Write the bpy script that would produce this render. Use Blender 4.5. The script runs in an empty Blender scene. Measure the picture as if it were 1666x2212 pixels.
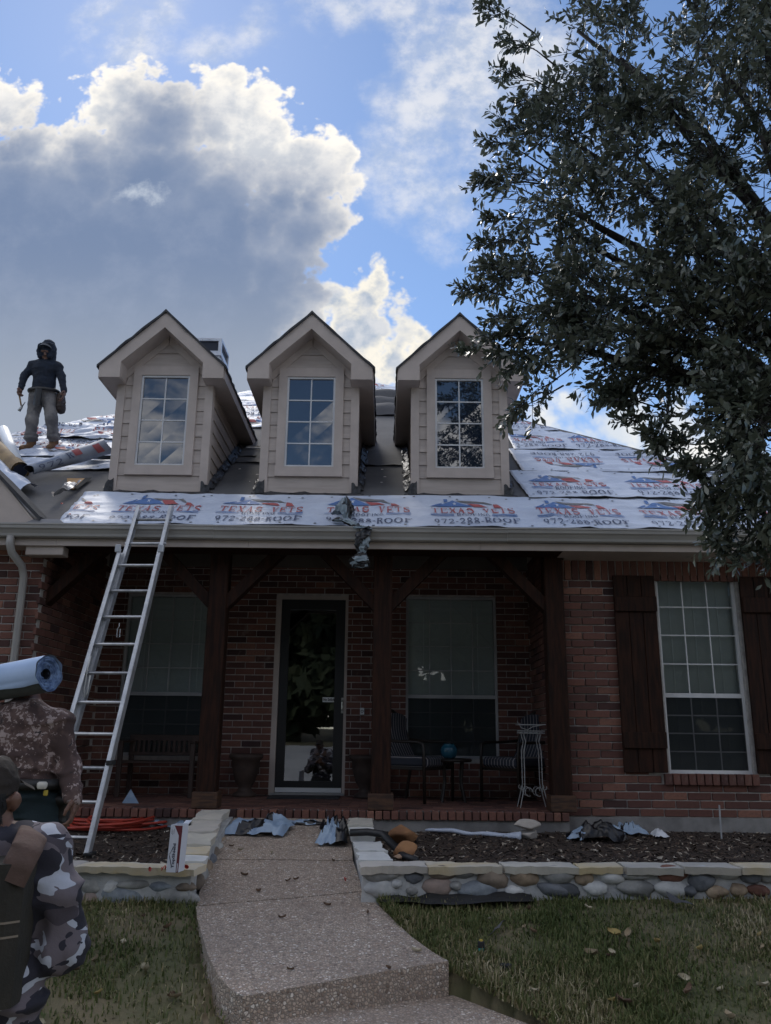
import bpy, bmesh, math, random
import numpy as np
from mathutils import Vector, Matrix
random.seed(7); rng = np.random.default_rng(7)
SC = bpy.context.scene
COL = SC.collection

# ------------------------------------------------------------------ camera
FPX, PITCH, ROLL, ZC = 1800.0, math.radians(15.0), math.radians(0.6), 1.09     # lens in units of a 1666 x 2212 frame
cp, sp, cr, sr = math.cos(PITCH), math.sin(PITCH), math.cos(ROLL), math.sin(ROLL)
R0 = Vector((1, 0, 0)); U0 = Vector((0, -sp, cp)); FW = Vector((0, cp, sp))
RT = R0 * cr + U0 * sr
UP = U0 * cr - R0 * sr
cam = bpy.data.cameras.new('camera'); camo = bpy.data.objects.new('camera', cam); COL.objects.link(camo)
cam.sensor_fit = 'VERTICAL'; cam.sensor_height = 36.0; cam.lens = 36.0 * FPX / 2212.0
cam.clip_start = 0.05; cam.clip_end = 2000
camo.matrix_world = Matrix(((RT.x, UP.x, -FW.x, 0), (RT.y, UP.y, -FW.y, 0), (RT.z, UP.z, -FW.z, ZC), (0, 0, 0, 1)))
SC.camera = camo
CAM = Vector((0, 0, ZC))

def ray(px, py):
    return RT * ((px - 833.0) / FPX) + UP * ((1106.0 - py) / FPX) + FW
def at(px, py, Y):                       # the point at world depth Y seen at this place of the photo
    d = ray(px, py); return CAM + d * (Y / d.y)
def atz(px, py, z):
    d = ray(px, py); return CAM + d * ((z - ZC) / d.z)
def atf(px, py, fn, Y0=6.0):             # the point on the surface z = fn(x, y)
    d = ray(px, py); lo, hi = 0.5, 40.0
    f = lambda t: CAM.z + d.z * t - fn(d.x * t, d.y * t)
    t = lo; prev = f(lo)
    n = 400
    for i in range(1, n + 1):
        t2 = lo + (hi - lo) * (i / n) ** 2
        v = f(t2)
        if (v < 0) != (prev < 0):
            a, b = t, t2
            for _ in range(40):
                m = (a + b) / 2
                if (f(m) < 0) == (prev < 0): a = m
                else: b = m
            return CAM + d * a
        t, prev = t2, v
    return CAM + d * t

# ------------------------------------------------------------------ render look
SC.view_settings.view_transform = 'Standard'; SC.view_settings.look = 'None'
SC.view_settings.exposure = 0.0; SC.view_settings.gamma = 1.0
SC.view_settings.use_curve_mapping = False

SUN_EL, SUN_AZ = math.radians(46.0), math.radians(-20.0)      # azimuth from +Y towards +X
sun_dir = Vector((math.sin(SUN_AZ) * math.cos(SUN_EL), math.cos(SUN_AZ) * math.cos(SUN_EL), math.sin(SUN_EL)))
sl = bpy.data.lights.new('sun', 'SUN'); so = bpy.data.objects.new('sun', sl); COL.objects.link(so)
sl.energy = 1.5; sl.angle = math.radians(20.0); sl.color = (1.0, 0.95, 0.88)      # the sun stands behind the big cloud
so.rotation_euler = sun_dir.to_track_quat('Z', 'Y').to_euler()

# ------------------------------------------------------------------ node helper
class NG:
    def __init__(s, tree): s.t = tree; s.n = tree.nodes; s.l = tree.links
    def new(s, typ, **kw):
        n = s.n.new(typ)
        for k, v in kw.items(): setattr(n, k, v)
        return n
    def put(s, sock, v):
        if isinstance(v, bpy.types.NodeSocket): s.l.new(v, sock)
        elif isinstance(v, bpy.types.Node): s.l.new(v.outputs[0], sock)
        else:
            if hasattr(sock.default_value, '__len__') and not hasattr(v, '__len__'): v = (v,) * len(sock.default_value)
            if hasattr(sock.default_value, '__len__') and len(sock.default_value) == 4 and len(v) == 3: v = (*v, 1)
            sock.default_value = v
    def m(s, op, a, b=0.0, c=None, clamp=False):
        n = s.new('ShaderNodeMath', operation=op, use_clamp=clamp)
        s.put(n.inputs[0], a); s.put(n.inputs[1], b)
        if c is not None: s.put(n.inputs[2], c)
        return n.outputs[0]
    def vm(s, op, a, b=(0, 0, 0)):
        n = s.new('ShaderNodeVectorMath', operation=op); s.put(n.inputs[0], a)
        if op == 'SCALE': s.put(n.inputs[3], b)
        else: s.put(n.inputs[1], b)
        return n.outputs[1] if op in ('DISTANCE', 'LENGTH', 'DOT_PRODUCT') else n.outputs[0]
    def ss(s, x, lo, hi, a=0.0, b=1.0):                  # smoothstep
        n = s.new('ShaderNodeMapRange', interpolation_type='SMOOTHSTEP'); s.put(n.inputs[0], x)
        for i, v in zip((1, 2, 3, 4), (lo, hi, a, b)): s.put(n.inputs[i], v)
        return n.outputs[0]
    def noise(s, vec, scale, detail=4, rough=.55, dist=0.0, out=0, lac=2.0):
        n = s.new('ShaderNodeTexNoise')
        if vec is not None: s.put(n.inputs['Vector'], vec)
        s.put(n.inputs['Scale'], scale); s.put(n.inputs['Detail'], detail); s.put(n.inputs['Roughness'], rough)
        s.put(n.inputs['Distortion'], dist); s.put(n.inputs['Lacunarity'], lac)
        return n.outputs[out]
    def mix(s, f, a, b):
        n = s.new('ShaderNodeMix', data_type='RGBA'); s.put(n.inputs[0], f); s.put(n.inputs[6], a); s.put(n.inputs[7], b)
        return n.outputs[2]

# ------------------------------------------------------------------ sky
W = bpy.data.worlds.new('World'); SC.world = W; W.use_nodes = True
W.node_tree.nodes.clear(); g = NG(W.node_tree)
sky = g.new('ShaderNodeTexSky', sky_type='NISHITA'); sky.sun_disc = False
sky.sun_elevation = SUN_EL; sky.sun_rotation = SUN_AZ; sky.air_density = 1.0; sky.dust_density = 0.12; sky.ozone_density = 4.0; sky.altitude = 200
SKY_STRENGTH = 0.15
tc = g.new('ShaderNodeTexCoord'); D3 = tc.outputs['Generated']
sep = g.new('ShaderNodeSeparateXYZ'); g.put(sep.inputs[0], D3)
yy = g.m('MAXIMUM', sep.outputs[1], 0.12)
ca = g.m('DIVIDE', sep.outputs[0], yy); cc = g.m('DIVIDE', sep.outputs[2], yy)
cmb = g.new('ShaderNodeCombineXYZ'); g.put(cmb.inputs[0], ca); g.put(cmb.inputs[1], cc); P2 = cmb.outputs[0]
front = g.ss(sep.outputs[1], 0.15, 0.3)
def pc(px, py):
    d = ray(px, py); return d.x / d.y, d.z / d.y
warp = g.noise(P2, 5.0, 5, .6, out=1)
P2w = g.vm('ADD', P2, g.vm('SCALE', g.vm('SUBTRACT', warp, (.5, .5, .5)), 0.045))
def field(blobs, vec):
    cur = None
    for px, py, r in blobs:
        a, c = pc(px, py); a2, c2 = pc(px, py - r)
        rr = math.hypot(a2 - a, c2 - c) * 0.55 + r / FPX / ray(px, py).y * 0.5
        d = g.m('SUBTRACT', rr, g.vm('DISTANCE', vec, (a, c, 0)))
        cur = d if cur is None else g.m('MAXIMUM', cur, d)
    return cur
VO0 = 0.95
n_a = g.noise(P2, 9.0, 9, .62)
n_b = g.noise(P2, 30.0, 8, .6)
vo = g.new('ShaderNodeTexVoronoi', feature='SMOOTH_F1'); g.put(vo.inputs['Vector'], P2w); vo.inputs['Scale'].default_value = 22.0
vo.inputs['Detail'].default_value = 3.0; vo.inputs['Roughness'].default_value = .55; vo.inputs['Smoothness'].default_value = .35
puff = g.m('ADD', g.m('MULTIPLY', g.m('SUBTRACT', n_a, .5), .05), g.m('ADD', g.m('MULTIPLY', g.m('SUBTRACT', n_b, .5), .04), g.m('MULTIPLY', g.m('SUBTRACT', VO0, vo.outputs['Distance']), .055)))
main = [(-40,235,100),(60,335,88),(150,365,92),(215,235,70),(180,300,70),(290,235,95),(365,270,105),(480,232,100),(545,300,110),(630,370,120),(700,385,82),
        (680,460,78),(610,520,112),(555,640,135),(505,720,128),(300,470,220),(150,560,250),(0,600,300),(400,600,200),(250,820,300),(-60,850,380),(480,820,110),(570,780,105),(600,690,78),(590,440,90),(520,400,80),(640,470,80),(545,478,75),(500,560,90)]
core = [(20,335,55),(190,365,60),(350,262,60),(345,290,62),(330,400,120),(120,480,135),(0,450,130),(200,410,80),(470,480,120),(560,480,85),(640,500,66),(660,440,40),(640,590,66),(600,430,60),(590,600,100),(530,690,130),(540,790,130),(300,650,280),(0,700,300),(250,900,380)]
second = [(690,640,42),(730,650,65),(795,635,62),(815,592,36),(850,665,55),(868,700,55),(780,730,100),(850,770,80)]
third = [(1180,915,52),(1250,890,50),(1360,925,100),(1460,950,90),(1550,980,90),(1250,960,90)]
f1 = g.m('ADD', field(main, P2), g.m('ADD', puff, .004))
fc = g.m('ADD', field(core, P2w), g.m('ADD', g.m('MULTIPLY', g.m('SUBTRACT', n_a, .5), .09), g.m('MULTIPLY', g.m('SUBTRACT', VO0, vo.outputs['Distance']), .022)))
f2 = g.m('ADD', field(second, P2), g.m('ADD', puff, .002))
f3 = g.m('ADD', field(third, P2), g.m('ADD', puff, .002))
m1 = g.m('MULTIPLY', g.ss(f1, -.004, .016), front)
m2 = g.m('MULTIPLY', g.ss(f2, -.004, .02), front)
m3 = g.m('MULTIPLY', g.ss(f3, -.012, .04), front)
kc = g.ss(fc, -.075, .055)
low = g.ss(cc, .36, .66)                                   # the cloud base pales towards the horizon
dark = g.mix(low, (.37, .42, .50), (.20, .27, .42))
dark = g.mix(g.ss(n_a, .42, .68, 0, .35), dark, (.36, .42, .55))
lump = g.ss(g.m('ADD', n_b, g.m('MULTIPLY', n_a, .6)), .62, 1.0)
white = g.mix(lump, (.66, .69, .74), (.96, .94, .91))
rim1 = g.ss(f1, .05, .0)
white1 = g.mix(rim1, white, (1.12, 1.06, .96))
hole = g.ss(g.m('ADD', g.vm('DISTANCE', g.vm('MULTIPLY', P2w, (.7, 1, 1)), (pc(315, 412)[0] * .7, pc(315, 412)[1], 0)), g.m('MULTIPLY', g.m('SUBTRACT', n_b, .5), .085)), .026, -.004)
dark = g.mix(g.m('MULTIPLY', hole, .6), dark, (.72, .78, .85))
c1 = g.mix(kc, white1, dark)
in2 = g.ss(g.m('ADD', f2, g.m('MULTIPLY', g.m('SUBTRACT', n_a, .5), .14)), .005, .05)
c2 = g.mix(in2, (1.0, .95, .84), g.mix(lump, (.42, .50, .62), (.72, .74, .78)))
c3 = g.mix(g.ss(n_a, .4, .7), (.72, .78, .86), (1.0, .98, .94))
# thin broken cloud everywhere, denser where the photo shows veils
D3n = g.vm('MULTIPLY', D3, (1, 1, 1.6))
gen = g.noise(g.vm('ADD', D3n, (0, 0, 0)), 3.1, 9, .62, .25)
veil = field([(265,35,70),(330,20,60),(720,5,95),(860,0,100),(950,120,120),(960,200,70),(900,260,80),(1000,330,60),(880,460,60),(970,480,50),(1080,100,130),(1010,60,140),(900,330,110),(1000,200,130),(930,450,110),(1010,470,70),(840,200,60),(450,120,60),(300,80,60),(560,60,60)], P2w)
vb = g.m('MULTIPLY', g.ss(veil, -.10, .06), front)
thr = g.m('SUBTRACT', .60, g.m('MULTIPLY', vb, .235))
thr = g.m('ADD', thr, g.m('MULTIPLY', front, .02))
mg_f = g.ss(g.m('SUBTRACT', g.m('ADD', g.m('MULTIPLY', gen, .6), g.m('MULTIPLY', n_a, .4)), thr), -.05, .16)
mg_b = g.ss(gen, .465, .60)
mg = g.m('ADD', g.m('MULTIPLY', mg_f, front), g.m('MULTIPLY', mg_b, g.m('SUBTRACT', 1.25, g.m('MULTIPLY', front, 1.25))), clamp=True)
back_fill = g.m('SUBTRACT', 1, front)                              # unseen clouds behind the camera, brightened to light the house front and lawn
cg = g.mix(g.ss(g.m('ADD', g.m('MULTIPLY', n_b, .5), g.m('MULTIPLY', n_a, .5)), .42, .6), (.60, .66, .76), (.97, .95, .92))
cg = g.mix(back_fill, cg, g.mix(g.ss(gen, .48, .72), (2.5, 2.4, 2.28), (1.9, 1.88, 1.88)))
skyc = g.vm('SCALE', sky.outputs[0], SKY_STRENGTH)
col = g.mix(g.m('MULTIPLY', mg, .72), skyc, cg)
col = g.mix(m3, col, c3); col = g.mix(m2, col, c2); col = g.mix(m1, col, c1)
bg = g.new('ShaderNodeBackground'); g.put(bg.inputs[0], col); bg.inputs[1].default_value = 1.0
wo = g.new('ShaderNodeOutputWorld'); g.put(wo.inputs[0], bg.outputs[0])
W.cycles.sampling_method = 'MANUAL'; W.cycles.sample_map_resolution = 1024

# ------------------------------------------------------------------ materials
MATS = {}
def mat(name, col, rough=.8, col2=None, vs=6.0, vd=5, vlo=.35, vhi=.65, bump=0.0, bs=60.0, spec=.5, metal=0.0, rand=0.0, hue=0.0, ior=None, stretch=None, bdist=.01, trans=0.0, coat=0.0, build=None, rough2=None):
    if name in MATS: return MATS[name]
    m = bpy.data.materials.new(name); m.use_nodes = True; MATS[name] = m
    m.node_tree.nodes.clear(); g = NG(m.node_tree)
    b = g.new('ShaderNodeBsdfPrincipled'); o = g.new('ShaderNodeOutputMaterial'); g.put(o.inputs[0], b.outputs[0])
    tcn = g.new('ShaderNodeTexCoord'); vec = tcn.outputs['Object']
    if rand or hue:
        oi = g.new('ShaderNodeObjectInfo')
        off = g.vm('SCALE', (37.0, 19.0, 53.0), oi.outputs['Random'])
        vec = g.vm('ADD', vec, off)
    if stretch: vecs = g.vm('MULTIPLY', vec, stretch)
    else: vecs = vec
    c = col
    if col2 is not None:
        n = g.noise(vecs, vs, vd, .6); f = g.ss(n, vlo, vhi); c = g.mix(f, col, col2)
        if rough2 is not None:
            g.put(b.inputs['Roughness'], g.m('ADD', rough, g.m('MULTIPLY', f, rough2 - rough)))
    if rand or hue:
        hs = g.new('ShaderNodeHueSaturation'); g.put(hs.inputs['Color'], c)
        g.put(hs.inputs['Value'], g.m('ADD', 1.0 - rand, g.m('MULTIPLY', oi.outputs['Random'], 2 * rand)))
        if hue:
            wn = g.new('ShaderNodeTexWhiteNoise', noise_dimensions='1D'); g.put(wn.inputs['W'], g.m('MULTIPLY', oi.outputs['Random'], 91.7))
            g.put(hs.inputs['Hue'], g.m('ADD', .5 - hue, g.m('MULTIPLY', wn.outputs['Value'], 2 * hue)))
        c = hs.outputs[0]
    if build: c = build(g, vec, c, b) or c
    g.put(b.inputs['Base Color'], c)
    if not (rough2 is not None and col2 is not None): b.inputs['Roughness'].default_value = rough
    b.inputs['Metallic'].default_value = metal; b.inputs['Specular IOR Level'].default_value = spec
    if ior: b.inputs['IOR'].default_value = ior
    if coat: b.inputs['Coat Weight'].default_value = coat; b.inputs['Coat Roughness'].default_value = .08
    if bump:
        bn = g.new('ShaderNodeBump'); bn.inputs['Strength'].default_value = bump; bn.inputs['Distance'].default_value = bdist
        g.put(bn.inputs['Height'], g.noise(vecs, bs, 6, .65)); g.put(b.inputs['Normal'], bn.outputs[0])
    if trans:
        tr = g.new('ShaderNodeBsdfTranslucent'); g.put(tr.inputs[0], c); mx = g.new('ShaderNodeMixShader'); mx.inputs[0].default_value = trans
        g.put(mx.inputs[1], b.outputs[0]); g.put(mx.inputs[2], tr.outputs[0]); g.put(o.inputs[0], mx.outputs[0])
    return m

# ------------------------------------------------------------------ objects
def tag(o, label=None, cat=None, group=None, kind=None):
    for k, v in (('label', label), ('category', cat), ('group', group), ('kind', kind)):
        if v: o[k] = v
    return o
def put(o, parent=None):
    COL.objects.link(o)
    if parent is not None:
        o.parent = parent
        if parent.type == 'EMPTY' and parent.parent is None:
            o.matrix_parent_inverse = Matrix.Translation(-Vector(parent.location))
    return o
def empty(name, loc, label=None, cat=None, group=None, kind=None):
    o = bpy.data.objects.new(name, None); o.location = loc; o.empty_display_size = .1; COL.objects.link(o)
    return tag(o, label, cat, group, kind)
def copy_part(o, parent, **kw):
    c = o.copy(); COL.objects.link(c); c.parent = parent
    return c

class MB:
    def __init__(s): s.v = []; s.f = []; s.mi = []; s.cur = 0
    def add(s, vs, fs, mi=None):
        k = len(s.v); s.v += [tuple(v) for v in vs]
        for f in fs: s.f.append(tuple(i + k for i in f)); s.mi.append(s.cur if mi is None else mi)
    def hexa(s, p):                       # 8 points: bottom 4 ccw, top 4 ccw
        s.add(p, [(3, 2, 1, 0), (4, 5, 6, 7), (0, 1, 5, 4), (1, 2, 6, 5), (2, 3, 7, 6), (3, 0, 4, 7)])
    def box(s, c, d, rot=None, taper=1.0):
        x, y, z = d[0] / 2, d[1] / 2, d[2] / 2; t = taper
        P = [Vector(p) for p in ((-x, -y, -z), (x, -y, -z), (x, y, -z), (-x, y, -z), (-x * t, -y * t, z), (x * t, -y * t, z), (x * t, y * t, z), (-x * t, y * t, z))]
        if rot is not None: P = [rot @ p for p in P]
        s.hexa([p + Vector(c) for p in P]); return s
    def ext(s, lo, hi): return s.box([(a + b) / 2 for a, b in zip(lo, hi)], [b - a for a, b in zip(lo, hi)])
    def bevbox(s, c, d, bv=.01, rot=None):          # box with chamfered edges
        x, y, z = d[0] / 2, d[1] / 2, d[2] / 2; b = min(bv, x * .9, y * .9, z * .9)
        P = []; idx = {}
        for sx in (-1, 1):
            for sy in (-1, 1):
                for sz in (-1, 1):
                    for ax in range(3):
                        q = [sx * (x - b), sy * (y - b), sz * (z - b)]; q[ax] = (sx * x, sy * y, sz * z)[ax]
                        idx[(sx, sy, sz, ax)] = len(P); P.append(Vector(q))
        F = []
        for ax in range(3):
            o1, o2 = [(1, 2), (2, 0), (0, 1)][ax]
            for sg in (-1, 1):
                l = []
                for a, bb in ((-1, -1), (1, -1), (1, 1), (-1, 1)):
                    k = [0, 0, 0]; k[ax] = sg; k[o1] = a; k[o2] = bb; l.append(idx[(*k, ax)])
                F.append(l if sg > 0 else l[::-1])
            for a in (-1, 1):
                for bb in (-1, 1):
                    k1 = [0, 0, 0]; k1[ax] = -1; k1[o1] = a; k1[o2] = bb; k2 = list(k1); k2[ax] = 1
                    l = [idx[(*k1, o1)], idx[(*k2, o1)], idx[(*k2, o2)], idx[(*k1, o2)]]
                    F.append(l if a * bb < 0 else l[::-1])
        for sx in (-1, 1):
            for sy in (-1, 1):
                for sz in (-1, 1):
                    l = [idx[(sx, sy, sz, i)] for i in range(3)]
                    F.append(l if sx * sy * sz > 0 else l[::-1])
        if rot is not None: P = [rot @ p for p in P]
        s.add([p + Vector(c) for p in P], F); return s
    def tube(s, path, r, n=8, cap=True, squash=1.0, upv=None):
        path = [Vector(p) for p in path]; m = len(path)
        if not hasattr(r, '__len__'): r = [r] * m
        k = len(s.v); prev = None
        for i, p in enumerate(path):
            t = (path[min(i + 1, m - 1)] - path[max(i - 1, 0)])
            t = t.normalized() if t.length > 1e-9 else Vector((0, 0, 1))
            if prev is None:
                a = Vector(upv) if upv is not None else (Vector((0, 0, 1)) if abs(t.z) < .9 else Vector((1, 0, 0)))
                u = t.cross(a).normalized()
            else: u = (prev - t * prev.dot(t)).normalized()
            prev = u; w = t.cross(u)
            for j in range(n):
                an = 2 * math.pi * j / n
                s.v.append(tuple(p + u * (math.cos(an) * r[i]) + w * (math.sin(an) * r[i] * squash)))
        for i in range(m - 1):
            for j in range(n):
                a = k + i * n + j; b = k + i * n + (j + 1) % n
                s.f.append((a, b, b + n, a + n)); s.mi.append(s.cur)
        if cap:
            s.f.append(tuple(k + j for j in range(n))[::-1]); s.mi.append(s.cur)
            s.f.append(tuple(k + (m - 1) * n + j for j in range(n))); s.mi.append(s.cur)
        return s
    def lathe(s, prof, c=(0, 0, 0), n=20, cap=False):
        k = len(s.v); c = Vector(c)
        for r, z in prof:
            for j in range(n):
                a = 2 * math.pi * j / n; s.v.append((c.x + math.cos(a) * r, c.y + math.sin(a) * r, c.z + z))
        for i in range(len(prof) - 1):
            for j in range(n):
                a = k + i * n + j; b = k + i * n + (j + 1) % n
                s.f.append((a, b, b + n, a + n)); s.mi.append(s.cur)
        if cap:
            s.f.append(tuple(k + j for j in range(n))[::-1]); s.mi.append(s.cur)
            s.f.append(tuple(k + (len(prof) - 1) * n + j for j in range(n))); s.mi.append(s.cur)
        return s
    def prism(s, poly, vec):
        n = len(poly); P = [Vector(p) for p in poly]; Q = [p + Vector(vec) for p in P]
        s.add(P + Q, [tuple(range(n))[::-1], tuple(range(n, 2 * n))] + [(i, (i + 1) % n, n + (i + 1) % n, n + i) for i in range(n)]); return s
    def grid(s, fn, nu, nv, mi=None):
        k = len(s.v)
        for j in range(nv + 1):
            for i in range(nu + 1): s.v.append(tuple(fn(i / nu, j / nv)))
        for j in range(nv):
            for i in range(nu):
                a = k + j * (nu + 1) + i; s.f.append((a, a + 1, a + nu + 2, a + nu + 1)); s.mi.append(s.cur if mi is None else mi)
        return s
    def mesh(s, name, mats, smooth=False):
        me = bpy.data.meshes.new(name); me.from_pydata(s.v, [], s.f)
        if not isinstance(mats, (list, tuple)): mats = [mats]
        for m in mats: me.materials.append(m)
        if len(mats) > 1: me.polygons.foreach_set('material_index', s.mi)
        if smooth: me.polygons.foreach_set('use_smooth', [True] * len(s.f))
        me.update(); return me
    def obj(s, name, mats, parent=None, smooth=False, **kw):
        o = bpy.data.objects.new(name, s.mesh(name, mats, smooth)); put(o, parent); return tag(o, **kw)

def np_mesh(name, V, F, mats, smooth=False, mi=None):
    V = np.asarray(V, dtype=np.float32); F = np.asarray(F, dtype=np.int32); k = F.shape[1]
    me = bpy.data.meshes.new(name)
    me.vertices.add(len(V)); me.vertices.foreach_set('co', V.ravel())
    me.loops.add(F.size); me.loops.foreach_set('vertex_index', F.ravel())
    me.polygons.add(len(F)); me.polygons.foreach_set('loop_start', np.arange(0, F.size, k, dtype=np.int32))
    me.polygons.foreach_set('loop_total', np.full(len(F), k, dtype=np.int32))
    if not isinstance(mats, (list, tuple)): mats = [mats]
    for m in mats: me.materials.append(m)
    if mi is not None: me.polygons.foreach_set('material_index', np.asarray(mi, dtype=np.int32))
    if smooth: me.polygons.foreach_set('use_smooth', np.ones(len(F), dtype=bool))
    me.update(calc_edges=True); me.validate(); return me
def np_obj(name, V, F, mats, parent=None, smooth=False, mi=None, **kw):
    o = bpy.data.objects.new(name, np_mesh(name, V, F, mats, smooth, mi)); put(o, parent); return tag(o, **kw)

# value noise on points (numpy)
_perm = np.random.default_rng(3).random((64, 64, 64)).astype(np.float32)
def vnoise(P):
    P = np.asarray(P, dtype=np.float64); i = np.floor(P).astype(int); f = P - i; f = f * f * (3 - 2 * f)
    r = 0.0
    for dx in (0, 1):
        for dy in (0, 1):
            for dz in (0, 1):
                w = (f[..., 0] if dx else 1 - f[..., 0]) * (f[..., 1] if dy else 1 - f[..., 1]) * (f[..., 2] if dz else 1 - f[..., 2])
                r = r + w * _perm[(i[..., 0] + dx) & 63, (i[..., 1] + dy) & 63, (i[..., 2] + dz) & 63]
    return r * 2 - 1
def fbm(P, o=4, g=.5):
    P = np.asarray(P, dtype=np.float64); r = 0; a = 1; t = 0
    for k in range(o): r = r + a * vnoise(P * 2 ** k + 17.3 * k); t += a; a *= g
    return r / t
def vn(*p): return float(vnoise(np.array([p]))[0])
def ico(sub=2):
    bm = bmesh.new(); bmesh.ops.create_icosphere(bm, subdivisions=sub, radius=1.0)
    V = np.array([v.co for v in bm.verts]); F = [tuple(v.index for v in f.verts) for f in bm.faces]; bm.free(); return V, F
ICO2 = ico(2); ICO3 = ico(3)
def rock_mesh(name, d, m, seed, rough=.18, flat=0.0, sub=ICO3, smooth=True, cut=None):
    V, F = sub; V = V.copy(); n = fbm(V * 1.3 + seed * 7.7, 3)
    V = V * (1 + rough * n[:, None])
    if cut:                                     # flatten against random planes: broken stone
        r = np.random.default_rng(seed)
        for _ in range(cut):
            a = r.normal(size=3); a /= np.linalg.norm(a); h = r.uniform(.55, .8)
            dd = V @ a; V = V - np.outer(np.maximum(dd - h, 0), a)
    V = V * (np.array(d) / 2)
    me = np_mesh(name, V, F, m, smooth); return me
def to_bm_join(): pass

# ================================================================== HOUSE
YW, YD, YP = 8.2, 9.9, 8.02
SL = .64; CA = 1 / math.sqrt(1 + SL * SL); SA = SL * CA
RY0, RZ0 = 7.75, 3.01
def RP(u, t, h=0.0): return Vector((u, RY0 + t * CA - SA * h, RZ0 + SA * t + CA * h))
def roofz(x, y): return RZ0 + SL * (y - RY0)
def on_roof(px, py):
    p = atf(px, py, roofz); return p.x, (p.y - RY0) / CA
FLOOR = .425
PORCHX0 = at(80, 1400, 8.05).x
WX0 = at(1209, 1400, YW).x
house = empty('brick_house', (0, 9.0, 0), 'single-storey red brick house with three taupe dormers and a half-covered roof', 'house')

# --- materials
def island(g, vec, c, b):
    ge = g.new('ShaderNodeNewGeometry'); oi = g.new('ShaderNodeObjectInfo')
    r = g.m('FRACT', g.m('ADD', ge.outputs['Random Per Island'], g.m('MULTIPLY', oi.outputs['Random'], 7.3)))
    cr_ = g.new('ShaderNodeValToRGB'); cr_.color_ramp.interpolation = 'LINEAR'
    el = cr_.color_ramp.elements; el[0].position = 0; el[0].color = (.035, .018, .018, 1); el[1].position = 1; el[1].color = (.27, .125, .085, 1)
    for p, q in ((.15, (.11, .046, .036)), (.5, (.18, .076, .054)), (.78, (.080, .036, .030))):
        e = el.new(p); e.color = (*q, 1)
    g.put(cr_.inputs[0], r)
    n = g.noise(vec, 55, 4, .7); n2 = g.noise(vec, 7, 3, .6)
    c = g.mix(g.ss(n, .35, .75, 0, .5), cr_.outputs[0], (.07, .035, .03))
    return g.mix(g.ss(n2, .60, .75, 0, .45), c, (.30, .24, .20))
M_brick = mat('brick_clay', (.16, .06, .045), .9, bump=.5, bs=90, bdist=.004, build=island)
M_mortar = mat('mortar', (.50, .47, .44), .95, (.36, .33, .31), 14, bump=.4, bs=120)
M_conc = mat('concrete_foundation', (.26, .25, .24), .9, (.17, .16, .155), 5, bump=.3, bs=80)
M_taupe = mat('taupe_paint', (.475, .405, .365), .62, (.415, .352, .316), 3.5, bump=.06, bs=40)
M_taupe_s = mat('taupe_siding', (.455, .39, .35), .65, (.39, .332, .296), 2.2, bump=.25, bs=45, stretch=(1, 1, 9), rand=.04, bdist=.004)
M_gutter = mat('gutter_aluminium_paint', (.36, .345, .325), .35, (.30, .285, .27), 1.6, spec=.6)
M_wood = mat('stained_wood', (.034, .012, .006), .7, (.012, .005, .003), 5, stretch=(9, 9, .8), bump=.35, bs=30, bdist=.004, spec=.2)
M_woodend = mat('weathered_wood_base', (.085, .038, .017), .7, (.03, .013, .007), 7, stretch=(1, 1, 6), bump=.3)
M_felt = mat('roof_felt', (.088, .086, .088), .8, (.062, .06, .064), 2.6, bump=.35, bs=22, bdist=.008)
M_shing = mat('shingle_edge', (.055, .056, .062), .9, (.035, .035, .04), 12, bump=.5, bs=90)
M_white = mat('white_vinyl', (.62, .62, .62), .35, (.52, .52, .53), 3)
M_dark = mat('room_dark', (.02, .02, .022), .95)
M_black = mat('black_paint', (.012, .012, .013), .35)
M_blind = mat('blind_slat', (.66, .69, .68), .6)
M_flash = mat('crumpled_flashing', (.05, .05, .055), .45, (.02, .02, .022), 18, bump=.6, bs=40, metal=.3)
def pane_build(ior, tint):
    def f(name):
        if name in MATS: return MATS[name]
        m = bpy.data.materials.new(name); m.use_nodes = True; MATS[name] = m; m.node_tree.nodes.clear(); g = NG(m.node_tree)
        fr = g.new('ShaderNodeFresnel'); fr.inputs[0].default_value = ior
        tr = g.new('ShaderNodeBsdfTransparent'); tr.inputs[0].default_value = (*tint, 1)
        gl = g.new('ShaderNodeBsdfGlossy'); gl.inputs['Roughness'].default_value = .015
        tcn = g.new('ShaderNodeTexCoord'); bn = g.new('ShaderNodeBump'); bn.inputs['Strength'].default_value = .05; bn.inputs['Distance'].default_value = .02
        g.put(bn.inputs['Height'], g.noise(g.vm('MULTIPLY', tcn.outputs['Object'], (1, 1, 2.2)), 1.6, 2, .5)); g.put(gl.inputs['Normal'], bn.outputs[0])
        mx = g.new('ShaderNodeMixShader'); g.put(mx.inputs[0], fr.outputs[0]); g.put(mx.inputs[1], tr.outputs[0]); g.put(mx.inputs[2], gl.outputs[0])
        o = g.new('ShaderNodeOutputMaterial'); g.put(o.inputs[0], mx.outputs[0]); return m
    return f
M_glass = pane_build(1.62, (.80, .84, .83))('window_glass')
M_door_glass = pane_build(2.7, (.35, .36, .36))('storm_door_glass')
M_dglass = mat('dormer_glass', (.010, .016, .030), .02, ior=2.05)
def screen_mat():
    m = bpy.data.materials.new('insect_screen'); m.use_nodes = True; m.node_tree.nodes.clear(); g = NG(m.node_tree)
    tr = g.new('ShaderNodeBsdfTransparent'); df = g.new('ShaderNodeBsdfDiffuse'); df.inputs[0].default_value = (.018, .020, .024, 1)
    mx = g.new('ShaderNodeMixShader'); mx.inputs[0].default_value = .62; g.put(mx.inputs[1], tr.outputs[0]); g.put(mx.inputs[2], df.outputs[0])
    o = g.new('ShaderNodeOutputMaterial'); g.put(o.inputs[0], mx.outputs[0]); return m
M_screen = screen_mat()

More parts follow.
